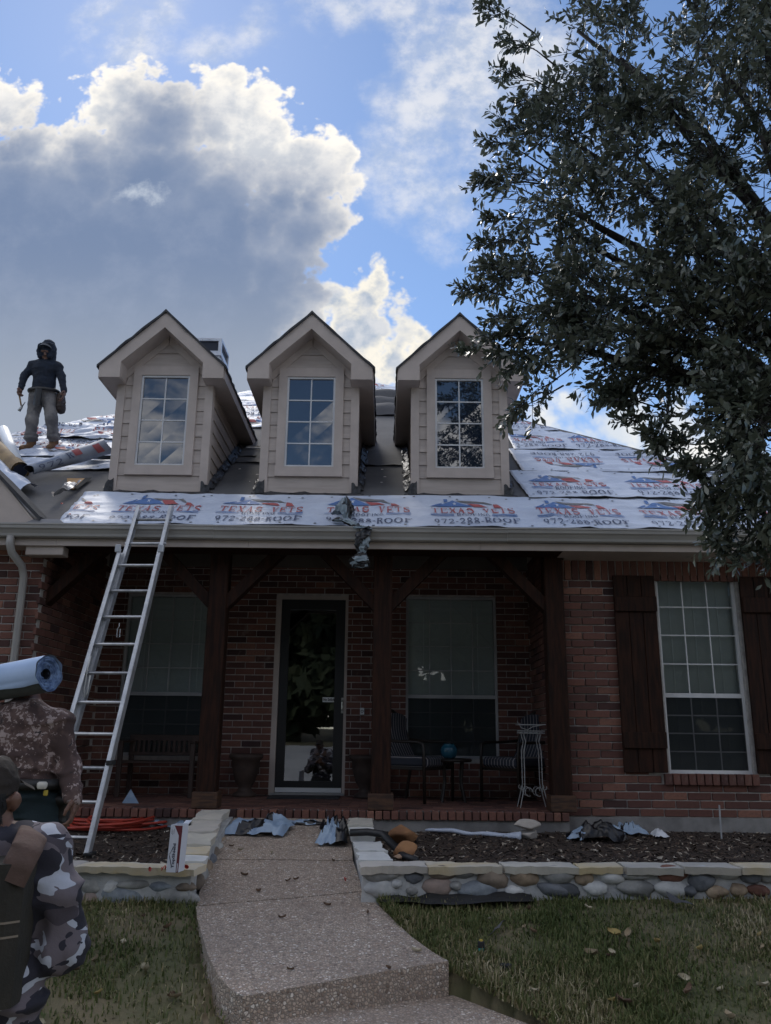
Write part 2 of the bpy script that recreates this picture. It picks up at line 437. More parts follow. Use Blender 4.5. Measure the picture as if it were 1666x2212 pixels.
# --- bricks
CH, BL, MT = .0739, .2265, .0105
bm_ = MB(); bm_.bevbox((0, .012, 0), (BL - MT, .036, CH - MT), .004); brick_me = bm_.mesh('brick', M_brick)
bm_ = MB(); bm_.bevbox((0, .012, 0), (BL / 2 - MT, .036, CH - MT), .004); half_me = bm_.mesh('half_brick', M_brick)
SOLD = .20
bm_ = MB(); bm_.bevbox((0, .012, 0), (CH - MT, .036, SOLD), .004); sold_me = bm_.mesh('soldier_brick', M_brick)
def brick(me, x, y, z, name='brick', rz=0.0):
    o = bpy.data.objects.new(name, me); o.location = (x + rng.normal(0, .0008), y + rng.normal(0, .0012), z + rng.normal(0, .0006)); o.rotation_euler = (0, rng.normal(0, .003), rz)
    put(o, house); return o
# right-hand front wall: mortar backing with the window left open
win_x0, win_x1 = at(1416, 1250, YW).x, at(1588, 1250, YW).x
win_z0, win_z1 = .765, at(1500, 1243, YW).z
b = MB()
bx0, bx1 = WX0, 5.2
for lo, hi in (((bx0, .24), (win_x0, 2.82)), ((win_x1, .24), (bx1, 2.82)), ((win_x0, .24), (win_x1, win_z0)), ((win_x0, win_z1), (win_x1, 2.82))):
    b.ext((lo[0], YW, lo[1]), (hi[0], YW + .12, hi[1]))
b.obj('front_wall', M_mortar, house)
FND = .383
MB().ext((bx0 - .01, YW - .03, .05), (bx1, YW + .1, FND - .003)).obj('concrete_foundation', M_conc, house)
qx1 = at(1291, 1400, YW).x
sh_l0 = at(1331, 1400, YW).x
nb = 0
z = FND + CH / 2; row = 0
while z < 2.655 - CH * .4:
    off = (BL / 2 if row % 2 else 0)
    quoin = (row % 6) != 5
    x = bx0 + off
    yq = lambda xx: YW - .006 - (.014 if (quoin and xx < qx1) else 0)
    if off: brick(half_me, bx0 + BL / 4, yq(bx0), z); nb += 1
    while x < 4.35:
        cx = x + BL / 2
        hide = (cx - BL / 2 < win_x1 + .02 and cx + BL / 2 > win_x0 - .02 and z > win_z0 - .09) or (cx - BL * .5 > sh_l0 + .03 and z > .80)
        if not hide: brick(brick_me, cx, yq(cx), z); nb += 1
        x += BL
    z += CH; row += 1
x = bx0 + CH / 2
while x < 4.3:
    brick(sold_me, x, YW - .006 - (.010 if x < qx1 else 0), 2.604 + SOLD / 2); nb += 1; x += CH
x = win_x0 - .03                                                   # rowlock sill below the window
bm_ = MB(); bm_.bevbox((0, -.012, 0), (CH - MT, .075, .10), .004); sill_me = bm_.mesh('sill_brick', M_brick)
while x < win_x1 + .06:
    o = brick(sill_me, x, YW - .01, win_z0 - .045, 'sill_brick'); x += CH; nb += 1
# left-hand brick pier behind the downspout
px0, px1 = -5.0, PORCHX0
MB().ext((px0, 7.98, .24), (px1 - .002, 8.5, 2.82)).obj('pier_wall', M_mortar, house)
z = FND + CH / 2; row = 0
while z < 2.80:
    x = px1 - (BL / 2 if row % 2 else 0)
    if row % 2 and z > .85: brick(half_me, px1 - BL / 4, 7.974, z); nb += 1
    while x > -4.2:
        if z > .85: brick(brick_me, x - BL / 2, 7.974, z); nb += 1
        x -= BL
    z += CH; row += 1
# porch edge: rowlock bricks
bm_ = MB(); bm_.bevbox((0, .05, 0), (CH - MT, .115, .074), .005); row_me = bm_.mesh('rowlock_brick', M_brick)
x = PORCHX0 + CH / 2
while x < WX0 - .02:
    if not (-2.05 > x and x < -3.0): brick(row_me, x, YP + .003, FLOOR - .038, 'rowlock_brick'); nb += 1
    x += CH
print('single bricks', nb)
# every other brick: joined courses deep in the porch
bf = MB()
op = []                                              # openings (x0, x1, z0, z1) in the door wall
DX0, DX1 = at(600, 1290, YD).x - .01, at(753.5, 1290, YD).x
DZ1 = at(680, 1287, YD).z
pwx0, pwx1 = at(877.5, 1292, YD).x, at(1071, 1292, YD).x
pwz0, pwz1 = at(980, 1640, YD).z, at(980, 1289, YD).z
lwx0 = at(277, 1290, YD).x; lwx1 = lwx0 + (pwx1 - pwx0)
op = [(DX0, DX1, FLOOR - .1, DZ1), (pwx0, pwx1, pwz0, pwz1), (lwx0, lwx1, pwz0, pwz1)]
z = FLOOR + CH / 2; row = 0
while z < 3.05:
    x = PORCHX0 - (BL / 2 if row % 2 else 0)
    while x < 2.0:
        cx = x + BL / 2
        iv = [(cx - BL / 2 + MT / 2, cx + BL / 2 - MT / 2)]
        for a, b_, c, d in op:
            if z + CH / 2 - .01 > c and z - CH / 2 + .01 < d:
                iv = [t for p_, q_ in iv for t in ((p_, min(q_, a)), (max(p_, b_), q_)) if t[1] - t[0] > .012]
        for p_, q_ in iv: bf.box(((p_ + q_) / 2, YD + .008, z), (q_ - p_, .03, CH - MT))
        x += BL
    y = 7.99 + (BL / 4 if row % 2 else BL * .75)
    while y < YD - .1: bf.box((PORCHX0 + .004, y, z), (.03, BL - MT, CH - MT)); y += BL         # left side of the porch
    y = YW + .2 + (BL / 2 if row % 2 else 0)
    while y < YD - .1: bf.box((WX0 - .004, y, z), (.03, BL - MT, CH - MT)); y += BL             # right side
    z += CH; row += 1
bf.obj('brick_courses', M_brick, house, kind='stuff')
b = MB()
zt = 3.3
cols = sorted({PORCHX0 - .1, 2.1, *[v for o_ in op for v in o_[:2]]})
for xa, xb in zip(cols[:-1], cols[1:]):
    mid = (xa + xb) / 2; ho = [o_ for o_ in op if o_[0] < mid < o_[1]]
    if ho:
        if ho[0][2] > FLOOR: b.ext((xa, YD + .004, .2), (xb, YD + .12, ho[0][2]))
        b.ext((xa, YD + .004, ho[0][3]), (xb, YD + .12, zt))
    else: b.ext((xa, YD + .004, .2), (xb, YD + .12, zt))
b.ext((WX0, YW + .12, .2), (WX0 + .1, YD + .12, zt)); b.ext((PORCHX0 - .1, 8.5, .2), (PORCHX0, YD + .1, zt))
b.obj('porch_wall', M_mortar, house)
# porch slab and paving
MB().ext((PORCHX0, YP + .03, .1), (WX0 - .01, YD + .1, FLOOR - .078)).ext((PORCHX0, YP + .115, FLOOR - .078), (WX0 - .01, YD + .1, FLOOR - .004)).obj('porch_slab', M_conc, house)
pf = MB(); y = YP + .125 + .05; row = 0
while y < YD - .02:
    x = PORCHX0 + (.1 if row % 2 else 0)
    while x < WX0 - .1:
        pf.box((x + .1, y, FLOOR - .008 + .002 * vn(x * 5, y * 5, 1)), (.192, .088, .02)); x += .2
    y += .096; row += 1
pf.obj('paving_bricks', M_brick, house, kind='stuff')
MB().ext((PORCHX0 - .05, 8.34, 3.22), (2.1, YD + .1, 3.28)).ext((PORCHX0 - .05, 8.245, 3.10), (2.1, 8.34, 3.15)).obj('porch_ceiling', M_wood, house)  # taupe ceiling coloured as dark wood to deepen the porch shade
MB().ext((PORCHX0, YD - .03, 3.03), (WX0, YD + .003, 3.21)).obj('frieze_board', mat('frieze_shaded_taupe', (.13, .11, .10), .7, (.10, .085, .075), 4), house)  # taupe board, its colour darkened for the shade under the porch roof
MB().ext((PORCHX0 - .2, 8.06, 2.86), (WX0 + .05, 8.24, 3.12)).obj('porch_beam', M_wood, house)
MB().ext((PORCHX0 + .02, 7.745, 2.80), (WX0 - .02, 8.055, 2.82)).obj('porch_soffit', M_wood, house)
MB().ext((-5.2, 7.745, 2.80), (PORCHX0 + .018, 8.055, 2.82)).ext((WX0 - .018, 7.745, 2.80), (5.3, 8.055, 2.82)).ext((-5.2, 8.055, 2.80), (PORCHX0 - .21, 8.3, 2.82)).ext((WX0 + .06, 8.055, 2.80), (5.3, 8.3, 2.82)).obj('soffit', M_taupe, house)
# fascia boards with a butt joint, and the gutter
for xa, xb in ((-5.2, -3.12), (-3.117, -1.30), (-1.297, .9), (.903, 2.99), (2.993, 5.2)):
    MB().ext((xa, 7.715, 2.795), (xb, 7.742, 2.99)).obj('fascia_board', M_taupe, house)
prof = [(7.712, 2.862), (7.66, 2.862), (7.645, 2.872), (7.64, 2.895), (7.622, 2.925), (7.606, 2.94), (7.603, 2.968), (7.596, 2.972), (7.596, 2.984), (7.608, 2.984), (7.611, 2.975)]
inner = [(y + .0035, z + .0035) for y, z in prof]
b = MB()
for xa, xb, dz in ((-5.2, -1.62, 0), (-1.619, 1.15, -.002), (1.151, 5.25, .001)):
    k = len(b.v); n = len(prof)
    for xx in (xa, xb): b.v += [(xx, y, z + dz) for y, z in prof]
    b.f += [(k + i, k + i + 1, k + n + i + 1, k + n + i) for i in range(n - 1)]; b.mi += [0] * (n - 1)
    k = len(b.v)
    for xx in (xa, xb): b.v += [(xx, y, z + dz) for y, z in inner]
    b.f += [(k + n + i, k + n + i + 1, k + i + 1, k + i) for i in range(n - 1)]; b.mi += [0] * (n - 1)
for xs in (-1.62, 1.15): b.tube([(xs, y - .001, z) for y, z in prof], .004, 4)
b.obj('gutter', M_gutter, house)
MB().ext((-5.2, 7.60, 2.993), (5.3, 7.79, 2.997)).obj('drip_edge', mat('drip_edge_metal', (.04, .045, .06), .4), house) if False else None
# downspout with its elbow
dsx = at(22, 1170, 7.66).x
b = MB(); b.tube([(dsx, 7.66, 2.87), (dsx, 7.66, 2.80), (dsx + .01, 7.70, 2.72), (dsx + .06, 7.84, 2.62), (dsx + .065, 7.90, 2.52), (dsx + .065, 7.91, 1.5), (dsx + .065, 7.91, .3)], .044, 10, squash=.8, upv=(1, 0, 0))
b.tube([(dsx + .065, 7.91, 1.72), (dsx + .065, 7.91, 1.66)], .047, 10, squash=.8, upv=(1, 0, 0))
b.obj('downspout', M_gutter, house, smooth=True)
MB().bevbox((at(95, 1196, 7.75).x, 7.82, at(95, 1193, 7.75).z + .02), (.36, .14, .09), .006).obj('boxed_eave_end', M_taupe, house)

# --- posts and braces
def wpost(px):
    x = at(px, 1400, 8.06).x
    p = MB(); p.bevbox((x, 8.15, (FLOOR + 2.86) / 2), (.185, .185, 2.86 - FLOOR), .012); po = p.obj('porch_post', M_wood, house)
    c = MB(); c.bevbox((x, 8.15, FLOOR + .075), (.235, .235, .145), .006); c.obj('post_base', M_woodend, po)
    return x
pxs = [wpost(463), wpost(826), wpost(1203)]
def brace(x0, x1):
    s = 1 if x1 > x0 else -1
    a = Vector((x0 + s * .09, 8.15, 2.34)); e = Vector((x0 + s * .60, 8.15, 2.86)); d = (e - a)
    w = .075
    pts = [(a.x, 8.08, a.z - w), (a.x, 8.08, a.z + w), (e.x - s * w, 8.08, 2.862), (e.x + s * w, 8.08, 2.862)]
    m = MB(); m.prism(pts if s < 0 else pts[::-1], (0, .14, 0)); m.obj('knee_brace', M_wood, house)
brace(pxs[0], pxs[0] + 1); brace(pxs[0], pxs[0] - 1); brace(pxs[1], pxs[1] + 1); brace(pxs[1], pxs[1] - 1); brace(pxs[2], pxs[2] - 1); brace(PORCHX0 - .09, PORCHX0 + 1)

# --- windows: white vinyl double-hung sashes, blinds behind
def window(x0, x1, z0, z1, Y, zmeet, ncol, nrow, white, label):
    fw = .03
    f = MB()
    for a, b_ in (((x0, z0), (x0 + fw, z1)), ((x1 - fw, z0), (x1, z1))): f.ext((a[0], Y, a[1]), (b_[0], Y + .07, b_[1]))
    f.ext((x0 + fw, Y, z1 - fw), (x1 - fw, Y + .07, z1)); f.ext((x0 + fw, Y, z0), (x1 - fw, Y + .07, z0 + fw * 1.2))
    root = f.obj('window_frame', white, house, label=label)
    # meeting rail, sash stiles
    s = MB(); s.ext((x0 + fw, Y + .008, zmeet - .02), (x1 - fw, Y + .05, zmeet + .022)); s.obj('meeting_rail', white, root)
    for (za, zb, yo, nr) in ((zmeet + .022, z1 - fw, .03, nrow), (z0 + fw * 1.2, zmeet - .02, .016, nrow)):
        xa, xb = x0 + fw, x1 - fw
        m = MB(); 
        for i in range(1, ncol): xx = xa + (xb - xa) * i / ncol; m.ext((xx - .006, Y + yo - .007, za), (xx + .006, Y + yo - .001, zb))
        for i in range(1, nr): zz = za + (zb - za) * i / nr; m.ext((xa, Y + yo - .0065, zz - .006), (xb, Y + yo - .0015, zz + .006))
        m.obj('muntin', white, root)
        MB().add([(xa, Y + yo, za), (xb, Y + yo, za), (xb, Y + yo, zb), (xa, Y + yo, zb)], [(0, 1, 2, 3)]) 
        p = MB(); p.add([(xa, Y + yo, za), (xb, Y + yo, za), (xb, Y + yo, zb), (xa, Y + yo, zb)], [(0, 1, 2, 3)]); p.obj('pane', M_glass, root)
    sc = MB(); sc.add([(x0 + fw, Y + .005, z0 + fw), (x1 - fw, Y + .005, z0 + fw), (x1 - fw, Y + .005, zmeet - .02), (x0 + fw, Y + .005, zmeet - .02)], [(0, 1, 2, 3)]); sc.obj('insect_screen', M_screen, root)
    bl = MB(); zz = z0 + .02
    while zz < z1 - .01:
        bl.add([(x0 + .012, Y + .10, zz), (x1 - .012, Y + .10, zz), (x1 - .012, Y + .085, zz + .046), (x0 + .012, Y + .085, zz + .046)], [(0, 1, 2, 3)]); zz += .043
    for q in (.2, .5, .8): bl.ext((x0 + (x1 - x0) * q - .006, Y + .082, z0), (x0 + (x1 - x0) * q + .006, Y + .084, z1))
    bl.obj('blind', M_blind, root)
    rb = MB(); rb.ext((x0 - .05, Y + .122, z0 - .05), (x1 + .05, Y + .14, z1 + .05)); rb.obj('room_wall', M_dark, root)
    return root
zm = at(1500, 1502, YW).z
window(win_x0, win_x1, win_z0, win_z1, YW + .045, zm, 3, 4, M_white, 'white double-hung window between brown shutters')
zm2 = at(980, 1505, YD).z
M_white_shaded = mat('white_vinyl_shaded', (.40, .40, .40), .4, (.33, .33, .34), 3)  # same white vinyl with the porch shade put into its colour
window(pwx0, pwx1, pwz0, pwz1, YD + .04, zm2, 4, 4, M_white_shaded, 'porch window behind the two striped chairs')
window(lwx0, lwx1, pwz0, pwz1, YD + .04, zm2, 4, 4, M_white_shaded, 'porch window behind the slatted bench')
# --- shutters, three planks and two battens each
def shutter(x0, x1, label):
    root = MB(); root.ext((x0 + .01, YW - .03, .79), (x1 - .01, YW - .012, 2.63)); r = root.obj('shutter', M_wood, house, label=label)
    w = (x1 - x0) / 3
    for i in range(3):
        m = MB(); m.bevbox((x0 + w * (i + .5), YW - .045 + .002 * (i % 2), 1.712), (w - .004, .03, 1.87), .004); m.obj('plank', M_wood, r)
    for zz in (1.07, 2.36):
        m = MB(); m.bevbox(((x0 + x1) / 2, YW - .075, zz), (x1 - x0 - .004, .03, .15), .005); m.obj('batten', M_wood, r)
shutter(at(1333, 1400, YW - .06).x, at(1414, 1250, YW - .06).x, 'dark brown board shutter on the brick side of the window')
shutter(win_x1 + .012, win_x1 + .43, 'dark brown board shutter at the edge under the oak branch')
# --- storm door
dY = YD - .005
b = MB(); fw = .065
b.ext((DX0, dY, FLOOR), (DX0 + fw, dY + .09, DZ1)); b.ext((DX1 - fw * .5, dY, FLOOR), (DX1, dY + .09, DZ1)); b.ext((DX0 + fw, dY, DZ1 - fw * .7), (DX1 - fw * .5, dY + .09, DZ1))
door = b.obj('front_door', M_taupe, house, label='black full-glass storm door in a taupe frame')
x0, x1, z0, z1 = DX0 + fw + .002, DX1 - fw * .5 - .002, FLOOR + .055, DZ1 - fw * .7 - .002
b = MB(); sw = .10
b.ext((x0, dY + .02, z0), (x0 + sw, dY + .06, z1)); b.ext((x1 - sw * 1.1, dY + .02, z0), (x1, dY + .06, z1)); b.ext((x0 + sw, dY + .02, z1 - .12), (x1 - sw * 1.1, dY + .06, z1)); b.ext((x0 + sw, dY + .02, z0 + .03), (x1 - sw * 1.1, dY + .06, z0 + .10))
b.obj('door_leaf', M_black, door)
g0, g1, gz0, gz1 = x0 + sw, x1 - sw * 1.1, z0 + .10, z1 - .12
p = MB(); p.add([(g0, dY + .04, gz0), (g1, dY + .04, gz0), (g1, dY + .04, gz1), (g0, dY + .04, gz1)], [(0, 1, 2, 3)]); p.obj('pane', M_door_glass, door)
MB().ext((x0 + .005, dY + .012, z0 - .022), (x1 - .005, dY + .03, z0 + .028)).obj('kick_strip', mat('bright_aluminium', (.75, .76, .78), .3, metal=.4), door)
MB().ext((DX0 + .02, dY - .03, FLOOR - .003), (DX1 - .01, dY + .09, FLOOR + .028)).obj('threshold', mat('threshold_metal', (.4, .4, .4), .35, metal=.6), door)
hx = at(739.5, 1520, dY).x; hz0, hz1 = at(739, 1541, dY).z, at(739, 1507, dY).z
h = MB(); h.bevbox((hx, dY + .012, (hz0 + hz1) / 2), (.028, .014, hz1 - hz0), .004); h.tube([(hx, dY + .01, hz0 + .03), (hx, dY - .03, hz0 + .05), (hx, dY - .03, hz1 - .05), (hx, dY + .01, hz1 - .03)], .008, 8); h.obj('handle', mat('brushed_nickel', (.45, .44, .42), .3, metal=1), door)
MB().ext((DX0 - .25, dY + .14, FLOOR - .1), (DX1 + .25, dY + .16, DZ1 + .2)).obj('inner_door', mat('inner_door_brown', (.035, .022, .018), .5, (.02, .013, .011), 4, stretch=(6, 6, 1)), door)
def text_mesh(txt, size, mname, bold=0.0, align='CENTER'):
    cu = bpy.data.curves.new('lettering', 'FONT'); cu.body = txt; cu.size = size; cu.align_x = align; cu.align_y = 'CENTER'; cu.offset = bold; cu.resolution_u = 3
    o = bpy.data.objects.new('lettering', cu); COL.objects.link(o); bpy.context.view_layer.update()
    me = bpy.data.meshes.new_from_object(o); bpy.data.objects.remove(o); 
    V = [v.co.copy() for v in me.vertices]; F = [tuple(p.vertices) for p in me.polygons]; bpy.data.meshes.remove(me)
    return V, F
s0, s1 = at(697, 1516.5, dY + .03), at(731, 1506.5, dY + .03)
st = MB(); st.ext((s0.x, dY + .031, s0.z), (s1.x, dY + .034, s1.z)); sto = st.obj('sticker', mat('sticker_white', (.75, .75, .74), .5), door)
V, F = text_mesh('No Soliciting', (s1.z - s0.z) * .82, 'ink', .0012)
wid = max(v.x for v in V) - min(v.x for v in V); k = min(1.0, (s1.x - s0.x) * .92 / wid)
st = MB(); st.add([((s0.x + s1.x) / 2 + v.x * k, dY + .0295, (s0.z + s1.z) / 2 + v.y) for v in V], F)
c = st.obj('lettering', mat('print_black', (.015, .015, .02), .6), door)
# doorbell
dbp = at(782.5, 1536.5, YD - .01)
b = MB(); b.bevbox((dbp.x, YD - .018, dbp.z), (.048, .02, .078), .004); dbo = b.obj('doorbell', mat('doorbell_white', (.72, .73, .74), .4), house)
b = MB()
R_ = Matrix.Rotation(math.pi / 2, 3, 'X')
ringp = [(dbp.x + .013 * math.cos(a), YD - .029, dbp.z + .013 * math.sin(a)) for a in np.linspace(0, 2 * math.pi, 17)]
b.tube(ringp, .0035, 6, cap=False); b.obj('bell_ring', M_black, dbo)

# ================================================================== ROOF
hipL = lambda y: -4.33 + (y - 12.22) / 1.14
hipR = lambda y: 2.04 - (y - 12.22) / 1.343
AP = Vector((-.886, 16.15, roofz(0, 16.15)))
def rz(x, y): return Vector((x, y, roofz(x, y)))
b = MB()
fl, fr_ = rz(hipL(7.72), 7.70), rz(hipR(7.72) + .3, 7.70)
bk = 24.6
B1 = Vector((-9.5, bk, RZ0)); B2 = Vector((8.0, bk, RZ0))
dn = Vector((0, 0, -.12))
b.add([fl, fr_, AP], [(0, 1, 2)]); b.add([fr_, B2, AP], [(0, 1, 2)]); b.add([B2, B1, AP], [(0, 1, 2)]); b.add([B1, fl, AP], [(0, 1, 2)])
b.add([fl, fr_, fr_ + dn, fl + dn], [(0, 3, 2, 1)])
roof = b.obj('roof', M_felt, house)
# felt laps and a few pale tears on the bare deck
M_tear = mat('bare_wood_tear', (.55, .50, .44), .8)
for (xa, ya, xb, yb) in ((446, 1000, 562, 1001), (450, 966, 566, 967), (455, 985, 552, 988), (775, 1008, 882, 1007)):
    u0, t0 = on_roof(xa, ya); u1, t1 = on_roof(xb, yb)
    m = MB(); m.grid(lambda i, j: RP(u0 + (u1 - u0) * i, t0 + (t1 - t0) * i + j * .5, .004 + .016 * (1 - j) ** 6 * (1 + .5 * vn(i * 9 + u0, j, 3))), 24, 8); m.obj('felt_sheet', M_felt, roof, smooth=True)
tears = MB()
for (px, py, w, h) in ((548, 972, .2, .022), (518, 1019, .03, .015), (556, 1031, .035, .012), (826, 1020, .03, .015), (832, 1036, .035, .012), (825, 1048, .03, .01), (540, 1046, .012, .01)):
    u, t = on_roof(px, py); tears.add([RP(u - w / 2, t, .03), RP(u + w / 2, t + .01, .03), RP(u + w / 2 - .01, t + h * 3, .03), RP(u - w / 2, t + h * 2.5, .03)], [(0, 1, 2, 3)])
tears.obj('torn_patch', M_tear, roof)

# --- logo as small pieces in metres (x right, y up the roof), drawn on an 0.87 x 0.85 field
LOGO = []                                         # (quad, colour)  0 red 1 blue 2 navy 3 brown-grey
def q(pts, c): LOGO.append(([tuple(p) for p in pts], c))
LX = lambda x: (x - 1180) / 640 * .87
LY = lambda y: (345 - y) / 160 * .852
def qz(pts, c): q([(LX(x), LY(y)) for x, y in pts], c)
qz([(905, 240), (1185, 240), (1045, 200), (1040, 200)], 1)
qz([(975, 211), (1004, 206), (1004, 189), (975, 189)], 1)
qz([(862, 238), (905, 238), (960, 219), (955, 215)], 1)
qz([(1050, 197), (1140, 216), (1262, 214), (1285, 206)], 3)
qz([(1285, 206), (1262, 214), (1335, 226), (1342, 224)], 3)
qz([(1148, 222), (1195, 243), (1300, 243), (1240, 222)], 0)
qz([(1345, 245), (1412, 245), (1372, 226), (1345, 224)], 0)
for i in range(5):
    a0 = math.pi / 2 + i * 2 * math.pi / 5; cx, cy = 1053, 222
    p = lambda a, r: (cx + r * math.cos(a) * 17, cy - r * math.sin(a) * 11.5)
    qz([(cx, cy), p(a0 - .63, .4), p(a0, 1.0), p(a0 + .63, .4)], 4)
for y in (292, 299):
    qz([(857, y + 1.5), (1030, y + 1.5), (1030, y - 1.5), (857, y - 1.5)], 1); qz([(1308, y + 1.5), (1492, y + 1.5), (1492, y - 1.5), (1308, y - 1.5)], 1)
def pl(pts, wx, wy, out):                        # polyline of given half thickness in unit-square space
    for (xa, ya), (xb, yb) in zip(pts[:-1], pts[1:]):
        dx, dy = xb - xa, yb - ya; L = math.hypot(dx, dy) or 1
        nx, ny = -dy / L, dx / L; ox, oy = nx * wx, ny * wy; ex, ey = dx / L * wx * .5, dy / L * wy * .5
        out.append([(xa - ox - ex, ya - oy - ey), (xb - ox + ex, yb - oy + ey), (xb + ox + ex, yb + oy + ey), (xa + ox - ex, ya + oy - ey)])
def rc(x0, y0, x1, y1, out): out.append([(x0, y0), (x1, y0), (x1, y1), (x0, y1)])
def arc(cx, cy, rx, ry, a0, a1, n=8): return [(cx + rx * math.cos(math.radians(a0 + (a1 - a0) * i / n)), cy + ry * math.sin(math.radians(a0 + (a1 - a0) * i / n))) for i in range(n + 1)]
def glyph(c):
    o = []
    if c == 'T': rc(.05, .91, .95, 1, o); rc(.42, 0, .59, .91, o); rc(.28, 0, .40, .06, o); rc(.60, 0, .72, .06, o); rc(.05, .72, .12, .9, o); rc(.88, .72, .95, .9, o)
    elif c == 'E': rc(.14, 0, .32, 1, o); rc(.32, .91, .92, 1, o); rc(.32, .46, .74, .55, o); rc(.34, 0, .94, .1, o); rc(.85, .74, .92, .9, o); rc(.87, .1, .94, .26, o); rc(.68, .38, .74, .63, o)
    elif c == 'F': rc(.14, 0, .36, 1, o); rc(.36, .9, .92, 1, o); rc(.36, .46, .74, .55, o); rc(.85, .74, .92, .9, o); rc(.05, 0, .14, .06, o); rc(.36, 0, .48, .06, o)
    elif c == 'X': o.append([(.66, 0), (.90, 0), (.34, 1), (.10, 1)]); o.append([(.08, 0), (.2, 0), (.5, .46), (.42, .52)]); o.append([(.52, .56), (.58, .5), (.92, 1), (.80, 1)]); rc(0, 0, .3, .05, o); rc(.55, .0, 1, .05, o); rc(0, .95, .4, 1, o); rc(.7, .95, 1, 1, o)
    elif c in 'AV':
        t = [[(.62, 0), (.86, 0), (.58, 1), (.44, 1)], [(.08, 0), (.18, 0), (.52, .96), (.45, .96)], [(.25, .30), (.72, .30), (.70, .38), (.27, .38)], [(0, 0), (.3, 0), (.3, .05), (0, .05)], [(.56, 0), (1, 0), (1, .05), (.56, .05)]]
        if c == 'V': t = [t[0], t[1], t[3], t[4]]; t = [[(1 - x, 1 - y) for x, y in p] for p in t]
        o += t
    elif c == 'S': pl(arc(.5, .745, .34, .215, 35, 215, 8) + arc(.5, .26, .36, .225, 60, -145, 9), .085, .07, o); rc(.78, .72, .86, .98, o); rc(.12, .03, .2, .3, o)
    elif c == 'R': rc(.12, 0, .34, 1, o); pl([(.34, .95)] + arc(.52, .73, .28, .225, 90, -90, 7) + [(.34, .5)], .07, .05, o); o.append([(.72, 0), (.98, 0), (.66, .5), (.44, .5)]); rc(.02, 0, .12, .06, o); rc(.34, 0, .44, .06, o); rc(.03, .94, .12, 1, o)
    elif c == 'O': pl(arc(.5, .5, .40, .455, 0, 360, 16), .09, .05, o)
    elif c == 'I': rc(.36, 0, .64, 1, o); rc(.2, 0, .36, .06, o); rc(.64, 0, .8, .06, o); rc(.2, .94, .36, 1, o); rc(.64, .94, .8, 1, o)
    elif c == 'N': rc(.1, 0, .2, 1, o); rc(.8, 0, .9, 1, o); o.append([(.7, 0), (.9, 0), (.3, 1), (.1, 1)]); rc(0, .94, .1, 1, o); rc(.7, .94, 1, 1, o); rc(0, 0, .32, .06, o)
    elif c == 'G': pl(arc(.5, .5, .40, .455, 45, 330, 12), .09, .05, o); rc(.74, .05, .92, .42, o); rc(.6, .38, 1, .44, o)
    elif c == '9': pl(arc(.48, .66, .30, .29, 0, 360, 12), .09, .05, o); pl(arc(.36, .56, .43, .52, 5, -75, 6), .07, .05, o)
    elif c == '7': rc(.1, .88, .9, 1, o); o.append([(.30, 0), (.5, 0), (.9, .88), (.78, .88)]); rc(.1, .74, .17, .9, o)
    elif c == '2': pl(arc(.48, .72, .34, .23, 160, -40, 8) + [(.2, .08)], .08, .05, o); rc(.12, 0, .9, .12, o); rc(.83, .12, .9, .25, o)
    elif c == '8': pl(arc(.5, .75, .28, .2, 0, 360, 11), .08, .05, o); pl(arc(.5, .27, .34, .23, 0, 360, 12), .09, .05, o)
    elif c == '-': rc(.15, .36, .85, .48, o)
    return o
def word(txt, x0, x1, y0, y1, c, adv=None):
    W_ = [(.45 if ch in ' ' else .55 if ch in '-I' else 1.0) for ch in txt]; tot = sum(W_); x = x0
    for ch, w in zip(txt, W_):
        dx = (x1 - x0) * w / tot
        for quad in glyph(ch) if ch != ' ' else []:
            qz([(x + dx * (.06 + .88 * px), y0 + (y1 - y0) * py) for px, py in quad], c)
        x += dx
word('TEXAS', 862, 1188, 285, 252, 0); word('VETS', 1244, 1490, 285, 252, 0)
word('R', 1045, 1085, 307, 286, 2); word('OOFING', 1085, 1294, 305, 290, 2)
word('972-288-', 872, 1236, 344, 318, 2); word('R', 1236, 1292, 345, 316, 2); word('OOF', 1290, 1504, 344, 319, 2)
def subdiv_quad(P, mx=.05):
    a, b_, c, d = [np.array(p, float) for p in P]
    L1 = max(np.linalg.norm(b_ - a), np.linalg.norm(c - d)); L2 = max(np.linalg.norm(d - a), np.linalg.norm(c - b_))
    nu, nv = max(1, math.ceil(L1 / mx)), max(1, math.ceil(L2 / mx)); pts = []
    for j in range(nv + 1):
        for i in range(nu + 1):
            u, v = i / nu, j / nv; pts.append((a * (1 - u) + b_ * u) * (1 - v) + (d * (1 - u) + c * u) * v)
    fs = [(j * (nu + 1) + i, j * (nu + 1) + i + 1, (j + 1) * (nu + 1) + i + 1, (j + 1) * (nu + 1) + i) for j in range(nv) for i in range(nu)]
    return pts, fs
LV, LF, LC, LH = [], [], [], []
for k, (P, c) in enumerate(LOGO):
    area = sum(P[i][0] * P[(i + 1) % 4][1] - P[(i + 1) % 4][0] * P[i][1] for i in range(4))
    if area < 0: P = P[::-1]
    pts, fs = subdiv_quad(P); o_ = len(LV)
    LV += [tuple(p) for p in pts]; LF += [tuple(i + o_ for i in f) for f in fs]; LC += [c] * len(fs); LH += [.0045 + (k % 40) * .00004 + (.0016 if c == 4 else 0)] * len(pts)
LV = np.array(LV); LH = np.array(LH)
M_und = mat('white_underlayment', (.52, .57, .67), .5, (.44, .485, .585), 2.0, bump=.5, bs=13, spec=.3, bdist=.012)
M_undb = mat('underlayment_black_back', (.02, .02, .024), .6, bump=.3, bs=20)
